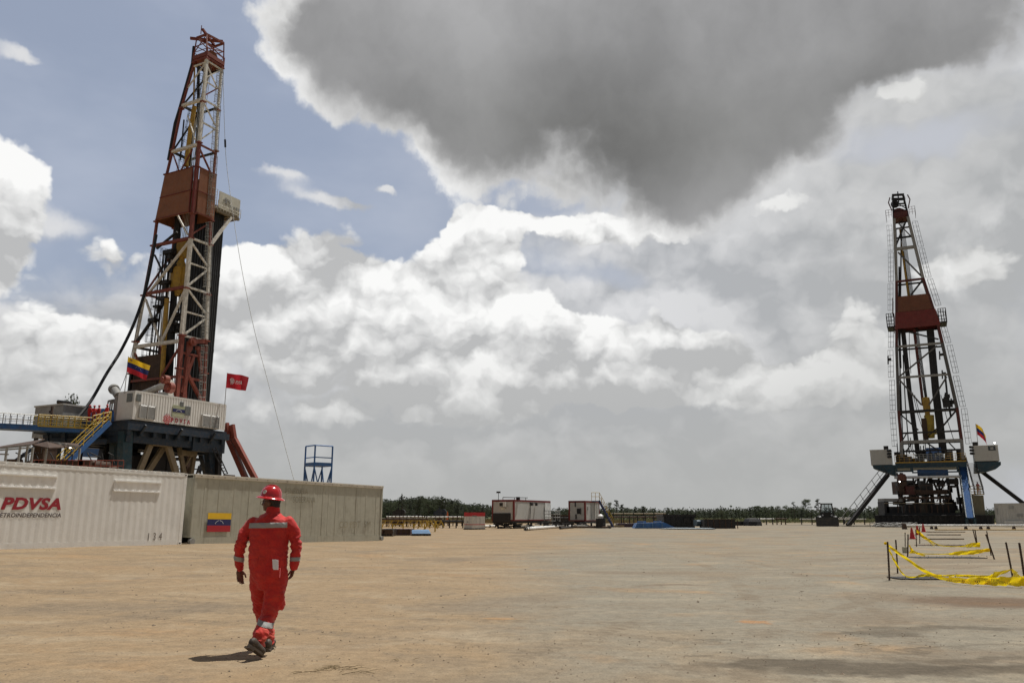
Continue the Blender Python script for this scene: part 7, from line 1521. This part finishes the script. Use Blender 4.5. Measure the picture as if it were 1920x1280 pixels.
# small people on the rigs
skin2 = sm
def worker(foot, face, label, seed, helmet=True):
    R = random.Random(seed); f_ = V((sin(face), cos(face), 0)); s_ = V((f_.y, -f_.x, 0)); T = thing('person', V(foot), label, 'person'); P_ = lambda a, b_, z: V(foot)+s_*a+f_*b_+Z*z
    mb = MB(); mb.path([P_(0, 0, .80), P_(0, 0, 1.0), P_(0, .0, 1.25), P_(0, 0, 1.44), P_(0, 0, 1.52)], [.15, .165, .19, .17, .07], 14)
    arm = R.uniform(.1, .5)
    for q in (-1, 1):
        limb(mb, [(P_(q*.09, 0, .92), .10), (P_(q*.11, .03, .5), .075), (P_(q*.11, -.02, .10), .06)], 10); limb(mb, [(P_(q*.20, 0, 1.42), .07), (P_(q*.27, arm*.25, 1.12), .055), (P_(q*.20, .12+arm*.5, .98+arm*.3), .045)], 10)
    me = remesh(mb, .02, 2, .5); link(me, 'coverall', cm, T, V(foot))
    mb = MB(); ell(mb, P_(0, .01, 1.64), .085, .10, .12); limb(mb, [(P_(0, 0, 1.45), .05), (P_(0, 0, 1.6), .05)], 10); limb(mb, [(P_(0, 0, 1.3), .08), (P_(0, 0, 1.0), .08)], 8)
    for q in (-1, 1):
        w_ = P_(q*.20, .12+arm*.5, .98+arm*.3); limb(mb, [(P_(q*.27, arm*.25, 1.12), .03), (w_, .03)], 8); ell(mb, w_+f_*.05-Z*.02, .03, .05, .035, 10)
        limb(mb, [(P_(0, 0, 1.3), .05), (P_(q*.27, arm*.25, 1.12), .035)], 8)
        for k in range(5): mb.path([w_+f_*.06+s_*(k-2)*.014, w_+f_*.12+s_*(k-2)*.016-Z*.03], .008, 6)
    me = remesh(mb, .011, 1, .4); link(me, 'body', sm, T, V(foot))
    mb = MB(); mb.lathe(P_(0, 0, 1.68), [(.15, -.005), (.13, .01), (.12, .03), (.105, .09), (.05, .13), (.002, .135)], 18); mb.build('helmet', hm2, T, True)
    for q in (-1, 1): mb = MB(); ell(mb, P_(q*.11, .04, .05), .05, .13, .055, 12, Matrix((s_, f_, Z)).transposed()); mb.build('boot', M['dark'], T, True)
    return T
pz = at(180, 791.5, 82.5).z
mb = MB(); a, b_ = at(158, 791.5, 82.5), at(206, 791.5, 82.5); a.z = b_.z = pz; mb.obox(a-Z*.35-V((0, 1.0, 0)), b_-a, V((0, 3, 0)), Z*.34); mb.build('floor_landing', M['navy'], RIG)
for i, (px, dy, fa, lab) in enumerate(((165.5, 0, .6, 'man in dark red coveralls standing apart, nearest the black hose on the left rig floor'), (174, .3, 2.4, 'man in red coveralls second from the black hose on the left rig floor'), (183, .1, -1.8, 'man in red coveralls third from the black hose on the left rig floor'), (198, -.4, -2.6, 'man in orange red coveralls at the top of the blue stairs of the left rig'))):
    p = at(px, 791.5, 82.5+dy); p.z = pz; worker(p, fa, lab, i)
p = at(1835, 926, 124.5); p.z = at(1835, 926.5, 124.5).z+.1; worker(p, 3.0, 'person in red coveralls standing on the railed platform beside the blue ramp', 9)
# lit floodlights of the rigs
lm, t, b = newmat('lit_lamp'); b.inputs['Emission Color'].default_value = (1, .97, .9, 1); b.inputs['Emission Strength'].default_value = 12; b.inputs['Base Color'].default_value = (1, 1, 1, 1)
for px, py, y, lab, s_ in ((1865, 830, 124, 'lit white floodlight on the right cabin of the right rig', .10), (1687, 902.5, 124.4, 'lit lamp under the floor of the right rig', .08), (76, 834.5, 64.3, 'lit tube lamp under the shed roof behind the white container', .09), (131.5, 838, 65, 'lit round lamp beside the lower stairs of the left rig', .09)):
    p = at(px, py, y); T = thing('floodlight', p, lab, 'lamp'); mb = MB(); mb.tube(p, p+V((0, .05, 0)), s_, 14); mb.build('lens', lm, T); mb = MB(); mb.tube(p+V((0, .055, 0)), p+V((0, .25, .03)), s_*1.2, 14, s_*.7); mb.beam(p+V((0, .2, 0)), p+V((0, .2, -.6)), .05); mb.build('housing', M['dark'], T)
